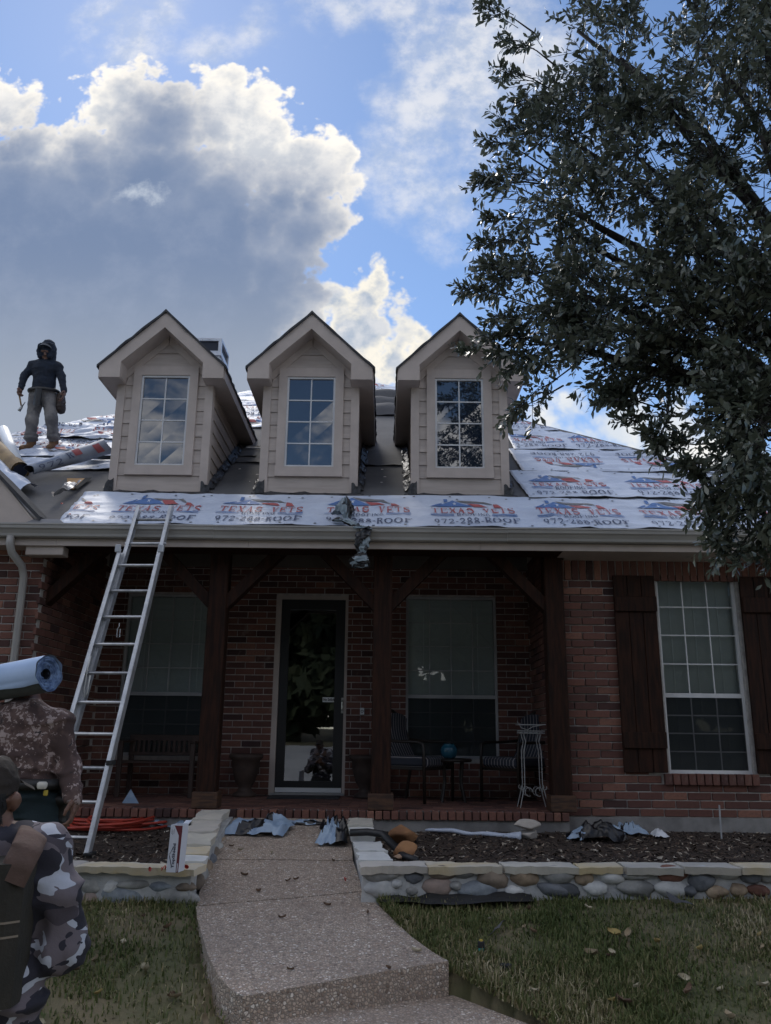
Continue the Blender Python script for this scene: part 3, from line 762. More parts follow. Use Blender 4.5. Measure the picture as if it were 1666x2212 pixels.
LM = [mat('print_red', (.36, .085, .085), .6), mat('print_blue', (.075, .155, .36), .6), mat('print_navy', (.075, .09, .15), .6), mat('print_brown_grey', (.17, .165, .17), .6), M_und]
def wr(u, t, sd, amp=1.0):                                   # wrinkles of the loose sheet
    P = np.stack(np.broadcast_arrays(u * 1.3 + t * .9 + sd * 3.1, t * 3.2 - u * .5 + sd, np.full_like(np.asarray(u, float) * 1.0, sd * 1.7)), -1)
    n = 1 - np.abs(fbm(P, 3, .55)) * 2
    n2 = fbm(np.stack(np.broadcast_arrays(u * .8 + sd, t * 1.1, np.full_like(np.asarray(u, float), sd + 9.)), -1), 2)
    n3 = 1 - np.abs(vnoise(P * np.array([2.6, 4.1, 1.0]) + 31.0)) * 2
    return .8 * amp * (.042 * np.maximum(n - .35, 0) ** 1.5 + .018 * n2 + .016 * np.maximum(n3 - .55, 0))
nstrip = 0
def strip(name, u0f, u1f, t0, t1, sd, logos=(), flip=False, amp=1.0, nu=None, nv=26, lift=.012, label=None, rag=.012, scale=1.0):
    """an underlayment course; u0f/u1f give the left and right edge as a function of t; logos are centre positions along u"""
    ts = np.linspace(0, 1, nv + 1); um0, um1 = float(u0f((t0 + t1) / 2)), float(u1f((t0 + t1) / 2))
    nu = nu or int(max(20, (um1 - um0) / .045)); us = np.linspace(0, 1, nu + 1)
    Tn, Un = np.meshgrid(ts, us, indexing='ij'); T = t0 + (t1 - t0) * Tn
    U0 = np.vectorize(u0f)(T); U1 = np.vectorize(u1f)(T)
    U = U0 + (U1 - U0) * Un
    edge = rag * fbm(np.stack([U * 3.0, np.full_like(U, sd), Tn * 0], -1), 3)
    T = T + edge * ((Tn < .02) * 1.0 + (Tn > .98) * .6)
    lay = lambda tt: lift * np.clip(1 - (tt - t0) / (t1 - t0), 0, 1)     # the lower edge lies on the course below
    H = .012 + wr(U, T, sd, amp) + lay(T)
    X = U; Yv = RY0 + T * CA - SA * H; Z = RZ0 + SA * T + CA * H
    V = np.stack([X, Yv, Z], -1).reshape(-1, 3); n1 = nu + 1
    idx = (np.arange(nv)[:, None] * n1 + np.arange(nu)[None]).ravel()
    F = np.stack([idx, idx + 1, idx + n1 + 1, idx + n1], -1)
    # a black underside, set a little lower, so the sheet has thickness and a dark edge
    V2 = V - np.array([0, -SA, CA]) * .007; V2[:, 2] -= .0; lowmask = (np.repeat(ts, n1) < .001)
    V2[lowmask] -= np.array([0, CA, SA]) * .016
    Fb = F[:, ::-1] + len(V)
    rim = []
    for i in range(nu): rim.append((i, i + len(V), i + 1 + len(V), i + 1))
    for j in range(nv): rim.append((j * n1, (j + 1) * n1, (j + 1) * n1 + len(V), j * n1 + len(V)))
    Fa = np.concatenate([F, Fb, np.array(rim)]); mi = np.concatenate([np.zeros(len(F)), np.ones(len(Fb) + len(rim))])
    o = np_obj(name, np.concatenate([V, V2]), Fa, [M_und, M_undb], house, True, mi, label=label)
    nl_ = MB(); rr_ = np.random.default_rng(int(sd * 10))
    for row_, st_ in ((t0 + .06, .30), (t1 - .07, .42), (t1 - .12, .55)):
        x_ = um0 + .1
        while x_ < um1 - .05:
            uu, tt = x_ + rr_.normal(0, .03), row_ + rr_.normal(0, .010); hh = .012 + float(wr(np.array([uu]), np.array([tt]), sd, amp)[0]) + float(lay(tt)) + .006
            if u0f(tt) < uu < u1f(tt): nl_.add([RP(uu - .012, tt - .012, hh), RP(uu + .012, tt - .010, hh), RP(uu + .011, tt + .012, hh), RP(uu - .012, tt + .011, hh)], [(0, 1, 2, 3)])
            x_ += st_
    if nl_.f: nl_.obj('nail_heads', M_flash, o, kind='stuff')
    for cu in logos:
        cu, tb = cu if isinstance(cu, tuple) else (cu, None)
        lx, ly = LV[:, 0] * scale, LV[:, 1] * scale
        if flip: uu, tt = cu - lx, (tb if tb is not None else t0 + .98) - ly
        else: uu, tt = cu + lx, (tb if tb is not None else t0 + .098) + ly
        hh = .012 + wr(uu, tt, sd, amp) + lay(tt) + LH + .003
        P = np.stack([uu, RY0 + tt * CA - SA * hh, RZ0 + SA * tt + CA * hh], -1)
        lo = np.array([float(u0f(x)) for x in tt]) + .01; hi = np.array([float(u1f(x)) for x in tt]) - .01
        ok = (uu > lo) & (uu < hi) & (tt > t0 + .01) & (tt < t1 - .01)
        keep = [i for i, f in enumerate(LF) if all(ok[v] for v in f)]
        if not keep: continue
        m = MB(); m.v = [tuple(p) for p in P]; m.f = [LF[i] for i in keep]; m.mi = [LC[i] for i in keep]
        m.obj('printed_logo', LM, o)
    return o
def lin(a, b_):                                   # edge through two (u, t) points
    (u0, t0), (u1, t1) = a, b_
    return lambda t: u0 + (u1 - u0) * (t - t0) / (t1 - t0)
HL = lambda t: hipL(RY0 + t * CA) + .03
HR = lambda t: hipR(RY0 + t * CA) - .03
lc = [on_roof(px, 1108)[0] for px in (115, 341, 565, 797, 1022, 1247, 1468)]; lc.append(2 * lc[-1] - lc[-2])
strip('underlayment_course', lin(on_roof(128, 1130), on_roof(190, 1060)), HR, -.03, 1.03, 1.0, lc, label='lowest white underlayment course running along the gutter')
strip('underlayment_course', lin(on_roof(1142, 1077), on_roof(1098, 1018)), HR, 1.0, 2.16, 2.0, [on_roof(px, 1045)[0] for px in (1223, 1428)] + [5.2], label='underlayment course right of the dormers, second from the gutter')
strip('underlayment_course', lin(on_roof(1126, 1018), on_roof(1096, 970)), HR, 2.12, 3.32, 3.0, [on_roof(px, 988)[0] for px in (1219, 1401)], True, label='underlayment course right of the dormers printed upside down')
strip('underlayment_course', lin(on_roof(1108, 968), on_roof(1085, 925)), HR, 3.28, 4.5, 4.0, [on_roof(px, 948)[0] for px in (1144, 1288)], label='underlayment course right of the dormers, fourth from the gutter')
strip('underlayment_course', lambda t: 1.3, HR, 4.46, 5.7, 5.0, [2.2], label='topmost short underlayment course right of the dormers')
# behind the dormers
strip('underlayment_course', HL, lambda t: -.55, 4.5, 5.65, 6.0, [-4.4, -3.3, -2.0, -1.05], True, amp=1.5, label='underlayment course behind the dormer gap, lowest of those')
strip('underlayment_course', HL, lambda t: 1.6, 5.6, 6.78, 7.0, [-3.2, -2.1, -1.2, .9], label='underlayment course behind the dormers, second lowest')
strip('underlayment_course', HL, HR, 6.72, 7.9, 8.0, [-2.0, -.9, .25], True, amp=1.4, label='underlayment course near the roof peak')
strip('underlayment_course', HL, HR, 7.85, 9.0, 9.0, [-1.55, -.47], amp=1.2, label='highest underlayment course with lettering')
strip('underlayment_course', HL, HR, 8.95, 9.9, 10.0, [], label='small white cap of underlayment at the peak')
# left of the dormers, under the roofer
LE = lin(on_roof(60, 1024), on_roof(18, 950))
strip('underlayment_course', LE, lambda t: -3.02, 1.98, 2.62, 11.0, [], amp=2.2, label='wrinkled underlayment edge below the roofer', rag=.05)
strip('underlayment_course', lin(on_roof(38, 1000), on_roof(16, 950)), lambda t: -3.0, 2.55, 3.64, 12.0, [(on_roof(140, 975)[0], 3.56), (on_roof(140, 975)[0] + 1.07, 3.56), (on_roof(140, 975)[0] - 1.03, 3.56)], True, amp=1.8, label='upside-down underlayment course the roofer stands on')
strip('underlayment_course', lambda t: max(HL(t), -6.0), lambda t: -2.9, 3.58, 4.6, 13.0, [(-3.75, 4.5), (-4.85, 4.5)], True, amp=2.4, label='upper underlayment course behind the roofer')

# --- left wing: front gable end whose rake comes down to the gutter
g0, g1_ = at(-160, 985, 7.70), at(84, 1120, 7.70)
top = at(-160, 880, 7.70)
b = MB(); b.prism([(g0.x, 7.72, 2.985), (g1_.x, 7.72, 2.985), (at(0, 1034, 7.7).x, 7.72, at(0, 1034, 7.7).z), (g0.x, 7.72, top.z)][::-1], (0, .05, 0)); b.obj('gable_end_board', M_taupe, house)
a0, a1 = at(-160, 878, 7.70), at(86, 1120, 7.70)
m0 = at(0, 1030, 7.70)
b = MB()
for p_, q_ in ((a0, m0), (m0, a1)):
    b.hexa([p_ + Vector((-.0, -.01, -.02)), q_ + Vector((0, -.01, -.02)), q_ + Vector((0.02, .25, -.02)), p_ + Vector((.02, .25, -.02)), p_ + Vector((0, -.01, .022)), q_ + Vector((0, -.01, .022)), q_ + Vector((.02, .25, .022)), p_ + Vector((.02, .25, .022))])
b.obj('rake_edge', M_shing, house)
# grey kick-out flashing over the gutter
f0 = at(47, 1135, 7.68); f1 = at(145, 1135, 7.68)
b = MB(); b.hexa([Vector((f0.x, 7.66, 2.985)), Vector((f1.x, 7.66, 2.985)), Vector((f1.x, 7.675, 2.985)), Vector((f0.x, 7.675, 2.985)), Vector((f0.x + .10, 7.72, 3.055)), Vector((f1.x - .10, 7.72, 3.055)), Vector((f1.x - .10, 7.735, 3.055)), Vector((f0.x + .10, 7.735, 3.055))])
b.obj('kick_out_flashing', mat('grey_flashing', (.16, .16, .17), .5, metal=.2), house)

# ================================================================== DORMERS
DW = .535                                          # half width of the body
def make_dormer():
    T = M_taupe
    m = MB(); m.ext((-DW + .02, .012, -.25), (DW - .02, .05, 1.24)); m.prism([(-DW + .02, .012, 1.2405), (DW - .02, .012, 1.2405), (DW - .02, .012, 1.485), (0, .012, 1.965), (-DW + .02, .012, 1.485)], (0, .038, 0)); m.ext((-DW + .02, .05, -.2), (-DW + .04, 2.4, 1.24)); m.ext((DW - .04, .05, -.2), (DW - .02, 2.4, 1.24))
    root = bpy.data.objects.new('dormer', m.mesh('dormer', T)); COL.objects.link(root)
    E = .152
    def lap(x0, x1, z0, z1, x2=None, x3=None, y=0.0):
        x2 = x0 if x2 is None else x2; x3 = x1 if x3 is None else x3
        o = MB(); o.hexa([Vector((x0, y - .014, z0)), Vector((x1, y - .014, z0)), Vector((x1, y + .012, z0)), Vector((x0, y + .012, z0)), Vector((x2, y - .002, z1)), Vector((x3, y - .002, z1)), Vector((x3, y + .012, z1)), Vector((x2, y + .012, z1))]); return o
    cw = .365                                       # half width of the window casing
    z = .02
    lap(-DW + .085, DW - .085, -.02, z + E).obj('siding_board', M_taupe_s, root); z += E
    while z < 1.42:
        z1 = min(z + E - .001, 1.46)
        hw = min(DW - .085, (1.85 - z1) / .95 - .06)
        hb = min(DW - .085, (1.85 - z) / .95 - .06)
        if hw > cw:
            lap(-hb, -cw, z, z1, -hw).obj('siding_board', M_taupe_s, root); lap(cw, hb, z, z1, cw, hw).obj('siding_board', M_taupe_s, root)
        z += E
    z = 1.46
    while z < 1.78:
        z1 = min(z + .17, 1.80)
        lap(-max((1.85 - z) / .95 - .05, .01), max((1.85 - z) / .95 - .05, .01), z, z1, -max((1.85 - z1) / .95 - .05, .004), max((1.85 - z1) / .95 - .05, .004)).obj('siding_board', M_taupe_s, root); z += .172
    for s in (-1, 1):                              # corner boards and side siding
        c = MB(); c.ext((s * (DW - .04) - .045, -.022, -.06), (s * (DW - .04) + .045, .012, 1.24)); c.ext((s * (DW - .005) - .012, .012, -.06), (s * (DW - .005) + .012, .085, 1.24)); c.obj('corner_board', T, root)
        zz = -.02; 
        while zz < 1.23:
            z1 = min(zz + E - .001, 1.24); y1 = (z1) / SL + .06
            o = MB(); xa = s * (DW - .018)
            P = [(xa, .085, zz), (xa + s * .016, .085, zz), (xa + s * .016, max(y1 - .1, .1), zz), (xa, max(y1 - .1, .1), zz), (xa, .085, z1), (xa + s * .004, .085, z1), (xa + s * .004, y1, z1), (xa, y1, z1)]
            if s < 0: P = [P[1], P[0], P[3], P[2], P[5], P[4], P[7], P[6]]
            o.hexa([Vector(p) for p in P]); o.obj('siding_board', M_taupe_s, root); zz += E
        # rake trim on the gable wall
        r = MB(); r.prism([(s * .005, -.018, 1.86), (s * .005, -.018, 1.74), (s * (DW - .09), -.018, 1.86 - .95 * (DW - .09) - .115), (s * (DW - .0), -.018, 1.86 - .95 * DW)][::s], (0, .03, 0)); r.obj('rake_trim', T, root)
        # front rake fascia with a boxed return
        f = MB(); f.prism([(s * .69, -.24, 1.235), (s * .69, -.24, 1.372), (0, -.24, 2.028), (0, -.24, 1.845), (s * .455, -.24, 1.42), (s * .455, -.24, 1.235)][::s], (0, .03, 0)); f.obj('fascia_board', T, root)
        so_ = MB(); so_.ext((min(s * .455, s * .688), -.21, 1.235), (max(s * .455, s * .688), 2.5, 1.25)); so_.prism([(s * .0, -.21, 1.845), (s * .455, -.21, 1.416), (s * .455, -.21, 1.430), (s * .0, -.21, 1.859)][::s], (0, .26, 0)); so_.ext((min(s * .449, s * .461), -.21, 1.25), (max(s * .449, s * .461), .012, 1.56)); so_.obj('soffit', T, root)
        ef = MB(); ef.ext((min(s * .678, s * .70), -.21, 1.232), (max(s * .678, s * .70), 2.4, 1.372)); ef.obj('fascia_board', T, root)
        # roof slab with a dark ragged edge
        n = 40
        rp = MB()
        def top_(i, j): 
            x = s * (.715 * i); y = -.262 + 3.6 * j; e = .010 * vn(j * 40 + s * 5, i * 3, 2) * (i > .9) 
            return Vector((x + s * e, y - (.012 * vn(i * 14, 4 + s, 7) if j == 0 else 0), 2.045 - abs(x) * .95 + .012 + .004 * vn(x * 9, y * 7, 5)))
        def bot_(i, j): p = top_(i, j); return p - Vector((0, 0, .032))
        rp.grid(top_ if s > 0 else (lambda i, j: top_(1 - i, j)), 12, n); rp.grid(bot_ if s < 0 else (lambda i, j: bot_(1 - i, j)), 12, n)
        for i in range(12):
            a, b_ = top_(i / 12, 0), top_((i + 1) / 12, 0); rp.add([a, b_, b_ - Vector((0, 0, .032)), a - Vector((0, 0, .032))], [(0, 3, 2, 1) if s > 0 else (0, 1, 2, 3)])
        for j in range(n):
            a, b_ = top_(1, j / n), top_(1, (j + 1) / n); rp.add([a, b_, b_ - Vector((0, 0, .032)), a - Vector((0, 0, .032))], [(0, 3, 2, 1) if s > 0 else (0, 1, 2, 3)])
        rp.obj('roof_slope', M_shing, root)
        # crumpled step flashing along the foot of the side wall
        for k in range(11):
            t = .02 + k * .16; fl = MB(); r1 = vn(k, s, 3); r2 = vn(k, s, 8)
            fl.grid(lambda i, j: Vector((s * (DW + .005 + .075 * i + .012 * r1 * i), t + .14 * j + .03 * i * r2, SL * (t + .14 * j) + .055 * (1 - i) ** 2 + .03 + .018 * vn(k * 5 + i * 4, j * 3, s) + .03 * r1 * i * j)), 5, 4)
            fl.obj('step_flashing', M_flash, root)
    # casing
    wx, wz0, wz1 = .272, .285, 1.355
    c = MB()
    for s in (-1, 1): c.ext((min(s * wx, s * cw), -.035, wz0 - .0), (max(s * wx, s * cw), .012, wz1))
    c.ext((-cw, -.0352, wz1), (cw, .012, wz1 + .105)); c.ext((-cw - .005, -.042, wz0 - .11), (cw + .005, .012, wz0))
    c.obj('window_casing', T, root)
    f = MB(); fw = .022
    f.ext((-wx, -.02, wz0), (-wx + fw, .012, wz1)); f.ext((wx - fw, -.02, wz0), (wx, .012, wz1)); f.ext((-wx + fw, -.02, wz0), (wx - fw, .012, wz0 + fw)); f.ext((-wx + fw, -.02, wz1 - fw), (wx - fw, .012, wz1))
    f.obj('window_frame', M_white, root)
    a, bb = -wx + fw, wx - fw; z0, z1 = wz0 + fw, wz1 - fw
    mu = MB(); mu.ext((-.007, -.008, z0), (.007, .002, z1))
    for i in range(1, 4): zz = z0 + (z1 - z0) * i / 4; mu.ext((a, -.0075, zz - .007), (bb, .0015, zz + .007))
    mu.obj('muntin', M_white, root)
    for i in range(2):
        for j in range(4):
            xa, xb = (a, -.007) if i == 0 else (.007, bb); za = z0 + (z1 - z0) * j / 4 + .007; zb = z0 + (z1 - z0) * (j + 1) / 4 - .007
            p = MB(); tl = rng.normal(0, .0006, 4); p.add([(xa, tl[0], za), (xb, tl[1], za), (xb, tl[2], zb), (xa, tl[3], zb)], [(0, 1, 2, 3)]); p.obj('pane', M_dglass, root)
    # ragged felt and torn flashing at the foot
    t = MB(); t.grid(lambda i, j: Vector((-DW - .08 + (2 * DW + .16) * i, -.035 - .045 * j + .015 * vn(i * 17, j, 4), -.045 + .035 * (1 - j) + .012 * vn(i * 23, j * 2, 1))), 40, 3); t.obj('apron_flashing', M_undb, root)
    for s in (-1, 1):
        t = MB(); t.grid(lambda i, j: Vector((s * (DW - .06 + .10 * i), -.03 - .02 * math.sin(i * 3) - .01 * j, -.03 + .15 * j * (1 - .5 * i) + .03 * vn(i * 4, j * 4, s))), 6, 6); t.obj('torn_flashing', M_flash, root)
    return root
dz = roofz(0, 8.74)
DLAB = ['left dormer whose side wall shows siding, chimney behind it', 'middle dormer with a plain blue window', 'right dormer with the oak reflected in its window']
d0 = make_dormer()
for i, cx in enumerate((-2.495, -.85, .815)):
    if i == 0: d = d0
    else:
        d = d0.copy(); COL.objects.link(d)
        for ch in d0.children: copy_part(ch, d)
    d.location = (cx, 8.74, dz); d.parent = house; d.matrix_parent_inverse = Matrix.Translation(-Vector(house.location)); d['label'] = DLAB[i]

# --- chimney chase
cn = at(477, 735, 12.0); cw_, cd = 1.0, .58
x1 = cn.x; x0 = x1 - cw_; y0, y1 = 12.0, 12.0 + cd; zt = cn.z
zb = at(475, 764, 12.0).z
M_cm = mat('chimney_mesh', (.012, .016, .03), .7); M_cf = mat('chimney_cap_metal', (.55, .56, .60), .4, (.45, .46, .5), 6, metal=.3)
b = MB(); b.ext((x0, y0, zb - 1.6), (x1, y1, zb - .02)); ch = b.obj('chimney', mat('chimney_white', (.50, .51, .53), .6), house)
b = MB()
for (xa, ya) in ((x0, y0), (x1, y0), (x1, y1), (x0, y1)): b.box((xa, ya, (zt + zb) / 2), (.05, .05, zt - zb + .02))
for zz, h in ((zt, .045), (zb, .075)):
    b.ext((x0 - .026, y0 - .027, zz - h / 2), (x1 + .026, y0 + .02, zz + h / 2)); b.ext((x1 - .02, y0 + .02, zz - h / 2), (x1 + .027, y1 + .026, zz + h / 2)); b.ext((x0 - .026, y0 + .02, zz - h / 2), (x0 + .02, y1 + .026, zz + h / 2)); b.ext((x0 + .02, y1 - .02, zz - h / 2), (x1 - .02, y1 + .026, zz + h / 2))
for k in range(9): b.box((x0 + .06 + k * .11, y0 - .03, zt), (.012, .008, .012))
b.obj('cap_frame', M_cf, ch)
MB().ext((x0 + .01, y0 + .004, zb), (x1 - .004, y0 + .012, zt)).obj('cap_screen', M_cm, ch); MB().ext((x1 - .012, y0 + .012, zb), (x1 - .004, y1, zt)).obj('cap_screen', M_cm, ch)
MB().ext((x1 + .001, y0 + .03, zb - .35), (x1 + .012, y0 + .09, zb - .03)).ext((x1 + .001, y1 - .1, zb - .5), (x1 + .012, y1 - .02, zb - .03)).obj('corner_trim', M_cf, ch)
# curled felt between the middle and right dormer
u0, t0 = on_roof(797, 905); u1, _ = on_roof(862, 905)
for k, (ya, ht, r) in enumerate(((897, .10, .26), (888, .16, .24), (880, .22, .30))):
    uu, tt = on_roof(830, ya)
    m = MB(); m.grid(lambda i, j: RP(uu - .42 + .84 * i, tt + (j - .1) * .9, .03 + ht * math.sin(min(j * 2.2, 1) * 1.57) * (1 - .45 * (2 * i - 1) ** 2) * (1 - .9 * max(j - .5, 0) * 2) + .015 * vn(i * 5 + k, j * 4, k)), 22, 16)
    m.obj('curled_felt', M_felt, roof, smooth=True)

# ================================================================== GROUND
_gy = [-600, -40, -24, -14, -5.0, -4.6, 0, 1.5, 2.85, 3.5, 4.4, 5.2, 5.9, 6.6, 8.2, 30, 600]
_gz = [1.6, 1.6, 1.4, .6, -.60, -.60, -.57, -.54, -.49, -.43, -.285, -.10, .04, .06, .09, .10, .10]
def lawn_z(x, y):
    return float(np.interp(y, _gy, _gz)) + .020 * max(-2.5, min(2.5, x)) * float(np.interp(y, [-5, 1, 5, 7], [0, .6, 1, .5]))
M_soil = mat('lawn_soil', (.095, .095, .042), .95, (.16, .13, .075), 2.4, bump=.6, bs=70)
xs = np.concatenate([[-600, -200, -60, -25, -12], np.linspace(-7, 7, 141), [12, 25, 60, 200, 600]])
ys = np.concatenate([[-600, -200, -60, -40, -30, -24, -20, -16, -14, -12, -10, -8, -6, -5, -4.6], np.linspace(-4, 8, 121), [10, 14, 20, 30, 60, 200, 600]])
XX, YY = np.meshgrid(xs, ys); ZZ = np.vectorize(lawn_z)(XX, YY)
ZZ += np.where((np.abs(XX) < 8) & (YY > -4.5) & (YY < 6), .012 * fbm(np.stack([XX * 1.7, YY * 1.7, XX * 0], -1), 3), 0)
# (the bed for the walk is cut below, once its outline is known)
n1 = len(xs); idx = (np.arange(len(ys) - 1)[:, None] * n1 + np.arange(n1 - 1)[None]).ravel()
M_road = mat('pale_road', (.46, .46, .45), .9, (.38, .38, .375), .8, bump=.2, bs=30)
ry = np.linspace(-14, -5, 12); b = MB(); b.grid(lambda i, j: (-80 + 160 * i, -5 - 9 * j, lawn_z(0, -5 - 9 * j) + .02), 8, 12); b.obj('street', M_road, kind='structure', label='pale concrete street beyond the lawn')

# --- walkway of exposed aggregate
def walk_z(x, y):
    return .018 + .158 * (y - 5.85) if y > 5.85 else .018 - .11 * (5.85 - y)
def aggregate(g, vec, c, b):
    v = g.new('ShaderNodeTexVoronoi', feature='F1'); g.put(v.inputs['Vector'], vec); v.inputs['Scale'].default_value = 62
    e = g.new('ShaderNodeTexVoronoi', feature='DISTANCE_TO_EDGE'); g.put(e.inputs['Vector'], vec); e.inputs['Scale'].default_value = 62
    s = g.new('ShaderNodeSeparateColor'); g.put(s.inputs[0], v.outputs['Color'])
    r = g.new('ShaderNodeValToRGB'); el = r.color_ramp.elements; el[0].color = (.20, .14, .105, 1); el[1].color = (.88, .80, .72, 1); el[1].position = 1
    for p, q_ in ((.22, (.54, .42, .33)), (.5, (.63, .50, .395)), (.70, (.40, .285, .21)), (.86, (.65, .525, .42))):
        k = el.new(p); k.color = (*q_, 1)
    g.put(r.inputs[0], s.outputs[0])
    m = g.ss(e.outputs['Distance'], .02, .22)
    c = g.mix(m, (.30, .25, .21), r.outputs[0])
    big = g.noise(vec, 1.6, 4, .6); c = g.mix(g.ss(big, .42, .66, 0, .28), c, (.24, .19, .155))
    bn = g.new('ShaderNodeBump'); bn.inputs['Strength'].default_value = .8; bn.inputs['Distance'].default_value = .006
    g.put(bn.inputs['Height'], g.m('ADD', m, g.m('MULTIPLY', s.outputs[1], .7))); g.put(b.inputs['Normal'], bn.outputs[0])
    return c
M_agg = mat('exposed_aggregate', (.25, .2, .17), .85, build=aggregate)
wl = [Vector((-1.34, 7.99, 0)), Vector((-1.32, 6.80, 0))] + [atf(px, py, walk_z) for px, py in ((423, 1958), (427, 1985), (435, 2013), (449, 2063), (473, 2110), (500, 2139), (526, 2152))]
wr_ = [Vector((-.29, 7.99, 0)), Vector((-.22, 6.80, 0))] + [atf(px, py, walk_z) for px, py in ((786, 1926), (807, 1945), (845, 1981), (887, 2021), (930, 2053), (955, 2068), (969, 2075))]
walk = empty('walkway', (-.6, 6, 0), 'exposed aggregate front walk with a step down', None, kind='structure')
def interp_pts(P, s):
    k = min(int(s), len(P) - 2); f = s - k; return P[k].lerp(P[k + 1], f)
def slab(s0, s1, nv, nu=24, gap=.007):
    b = MB(); th = .22
    def top(i, j):
        s = s0 + (s1 - s0) * j; a, c = interp_pts(wl, s), interp_pts(wr_, s); p = a.lerp(c, i)
        d = min(i, 1 - i) * (c - a).length
        e = -.010 * max(0, 1 - d / .018) if 0 else 0
        return Vector((p.x, p.y, walk_z(p.x, p.y) + .003 * vn(p.x * 2, p.y * 2, 5) + e))
    b.grid(lambda i, j: top(i, 1 - j), nu, nv)
    for i in range(nu):
        for j in (0, 1):
            p, q_ = top(i / nu, j), top((i + 1) / nu, j); l = [p, q_, q_ - Vector((0, 0, th)), p - Vector((0, 0, th))]; b.add(l, [(0, 3, 2, 1) if j else (0, 1, 2, 3)][::1] if j == 0 else [(3, 2, 1, 0)][::-1])
    for j in range(nv):
        for i in (0, 1):
            p, q_ = top(i, j / nv), top(i, (j + 1) / nv); b.add([p, q_, q_ - Vector((0, 0, th)), p - Vector((0, 0, th))], [(0, 1, 2, 3)])
    return b.obj('paving_slab', M_agg, walk, smooth=False)
slab(0, .99, 10); slab(1.01, 1.985, 10); slab(2.02, 8, 24)
A, B_ = wl[-1], wr_[-1]
LOWZ = -.25
C_ = atz(1118, 2216, LOWZ - .03); dirv = (C_ - B_); dirv.z = 0; dirv.normalize()
b = MB()
def low(i, j):
    p0 = Vector((A.x - .06, A.y + .10, 0)).lerp(Vector((B_.x + .012, B_.y + .03, 0)), i); s = 4.2 * j
    p = p0 + Vector((dirv.x + .10 * j, dirv.y, 0)) * s
    return Vector((p.x, p.y, LOWZ - .035 * s))
b.grid(lambda i, j: low(i, 1 - j), 16, 24); b.obj('paving_slab', M_agg, walk)

# --- planter walls
M_cop = mat('limestone_coping', (.56, .52, .45), .9, (.46, .43, .385), 3.0, bump=.35, bs=30, rand=.10, hue=.02)
M_copy = mat('ochre_limestone_coping', (.56, .45, .27), .9, (.54, .49, .41), 2.2, bump=.35, bs=30, rand=.08)
M_copw = mat('white_limestone_coping', (.60, .60, .58), .9, (.50, .50, .49), 3, bump=.35, bs=30, rand=.06)
M_wallm = mat('wall_mortar', (.46, .46, .455), .95, (.33, .335, .34), 6, bump=.4, bs=50)
def cob(name, c1, c2): return mat('river_stone_' + name, c1, .75, c2, 7, bump=.4, bs=45, rand=.12)
COB = dict(grey=cob('grey', (.36, .355, .34), (.20, .20, .195)), slate=cob('slate', (.16, .17, .19), (.08, .085, .095)), brown=cob('brown', (.22, .175, .135), (.12, .095, .075)),
           tan=cob('tan', (.38, .29, .20), (.22, .16, .11)), pale=cob('pale', (.54, .54, .53), (.38, .385, .39)), pink=cob('pink', (.37, .28, .24), (.24, .19, .17)), blue=cob('blue_grey', (.30, .335, .365), (.17, .19, .22)), red=cob('red', (.20, .09, .06), (.12, .055, .042)))
def coping(wall, p, q_, w, z0, z1, m, th=.05, seed=0):
    """one irregular slab from p to q along the wall, width w to the left of the direction, top at z0..z1"""
    p, q_ = Vector((*p, 0)), Vector((*q_, 0)); d = (q_ - p); L = d.length; d.normalize(); n = Vector((-d.y, d.x, 0))
    b = MB(); nu, nv = max(8, int(L / .035)), 8; g_ = .006
    def f(i, j, top):
        e = .032; a = g_ + (L - 2 * g_) * i; bb = w * j
        if j == 0: bb += e * (vn(a * 7 + seed, 1, 3) * .5 + vn(a * 26 + seed, 1, 3) * .25)
        if j == 1: bb += e * (vn(a * 7 + seed, 5, 3) * .5 + vn(a * 26 + seed, 5, 3) * .25)
        if i in (0, 1): a += .012 * vn(bb * 11, seed, 2)
        z = z0 + (z1 - z0) * i + .005 * vn(a * 4, bb * 8, seed) + .004 * vn(a * 22, bb * 22, seed)
        if not top: 
            z -= th + .006 * vn(a * 7, bb * 6, seed + 3) + .006 * vn(a * 27, bb * 20, seed + 3); bb += (.012 if j == 0 else -.012 if j == 1 else 0)
        P = p + d * a + n * bb; return Vector((P.x, P.y, z))
    b.grid(lambda i, j: f(i, j, True), nu, nv); b.grid(lambda i, j: f(1 - i, j, False), nu, nv)
    for j in (0, 1):
        b.grid(lambda i, k: f(i if j == 0 else 1 - i, j, k > .5), nu, 1)
    for i in (0, 1): b.grid(lambda k, l: f(i, k if i == 1 else 1 - k, l > .5), nv, 1)
    return b.obj('coping_stone', m, wall)
def cobble(wall, px, py, w, h, kind, Y, seed):
    s = Vector(ray(px, py)); p = at(px, py, Y); k = Y / s.y / FPX * s.length * 0 + (p - CAM).dot(FW) / FPX
    me = rock_mesh('cobble', (w * k * 1.12, .085, h * k * 1.2), COB[kind], seed, .34)
    o = bpy.data.objects.new('cobble', me); o.location = (p.x, Y + .018, p.z); put(o, wall); o.rotation_euler = (0, rng.normal(0, .08), 0); return o
rw = empty('planter_wall', (1.8, 5.95, 0), 'low river-stone planter wall on the right of the walk', 'planter wall')
YR = 5.93
b = MB(); b.hexa([Vector(p) for p in ((-.14, YR, -.02), (4.2, YR + .02, -.02), (4.2, YR + .2, -.02), (-.14, YR + .2, -.02), (-.12, YR + .01, .215), (4.2, YR + .03, .25), (4.2, YR + .2, .25), (-.12, YR + .2, .215))])
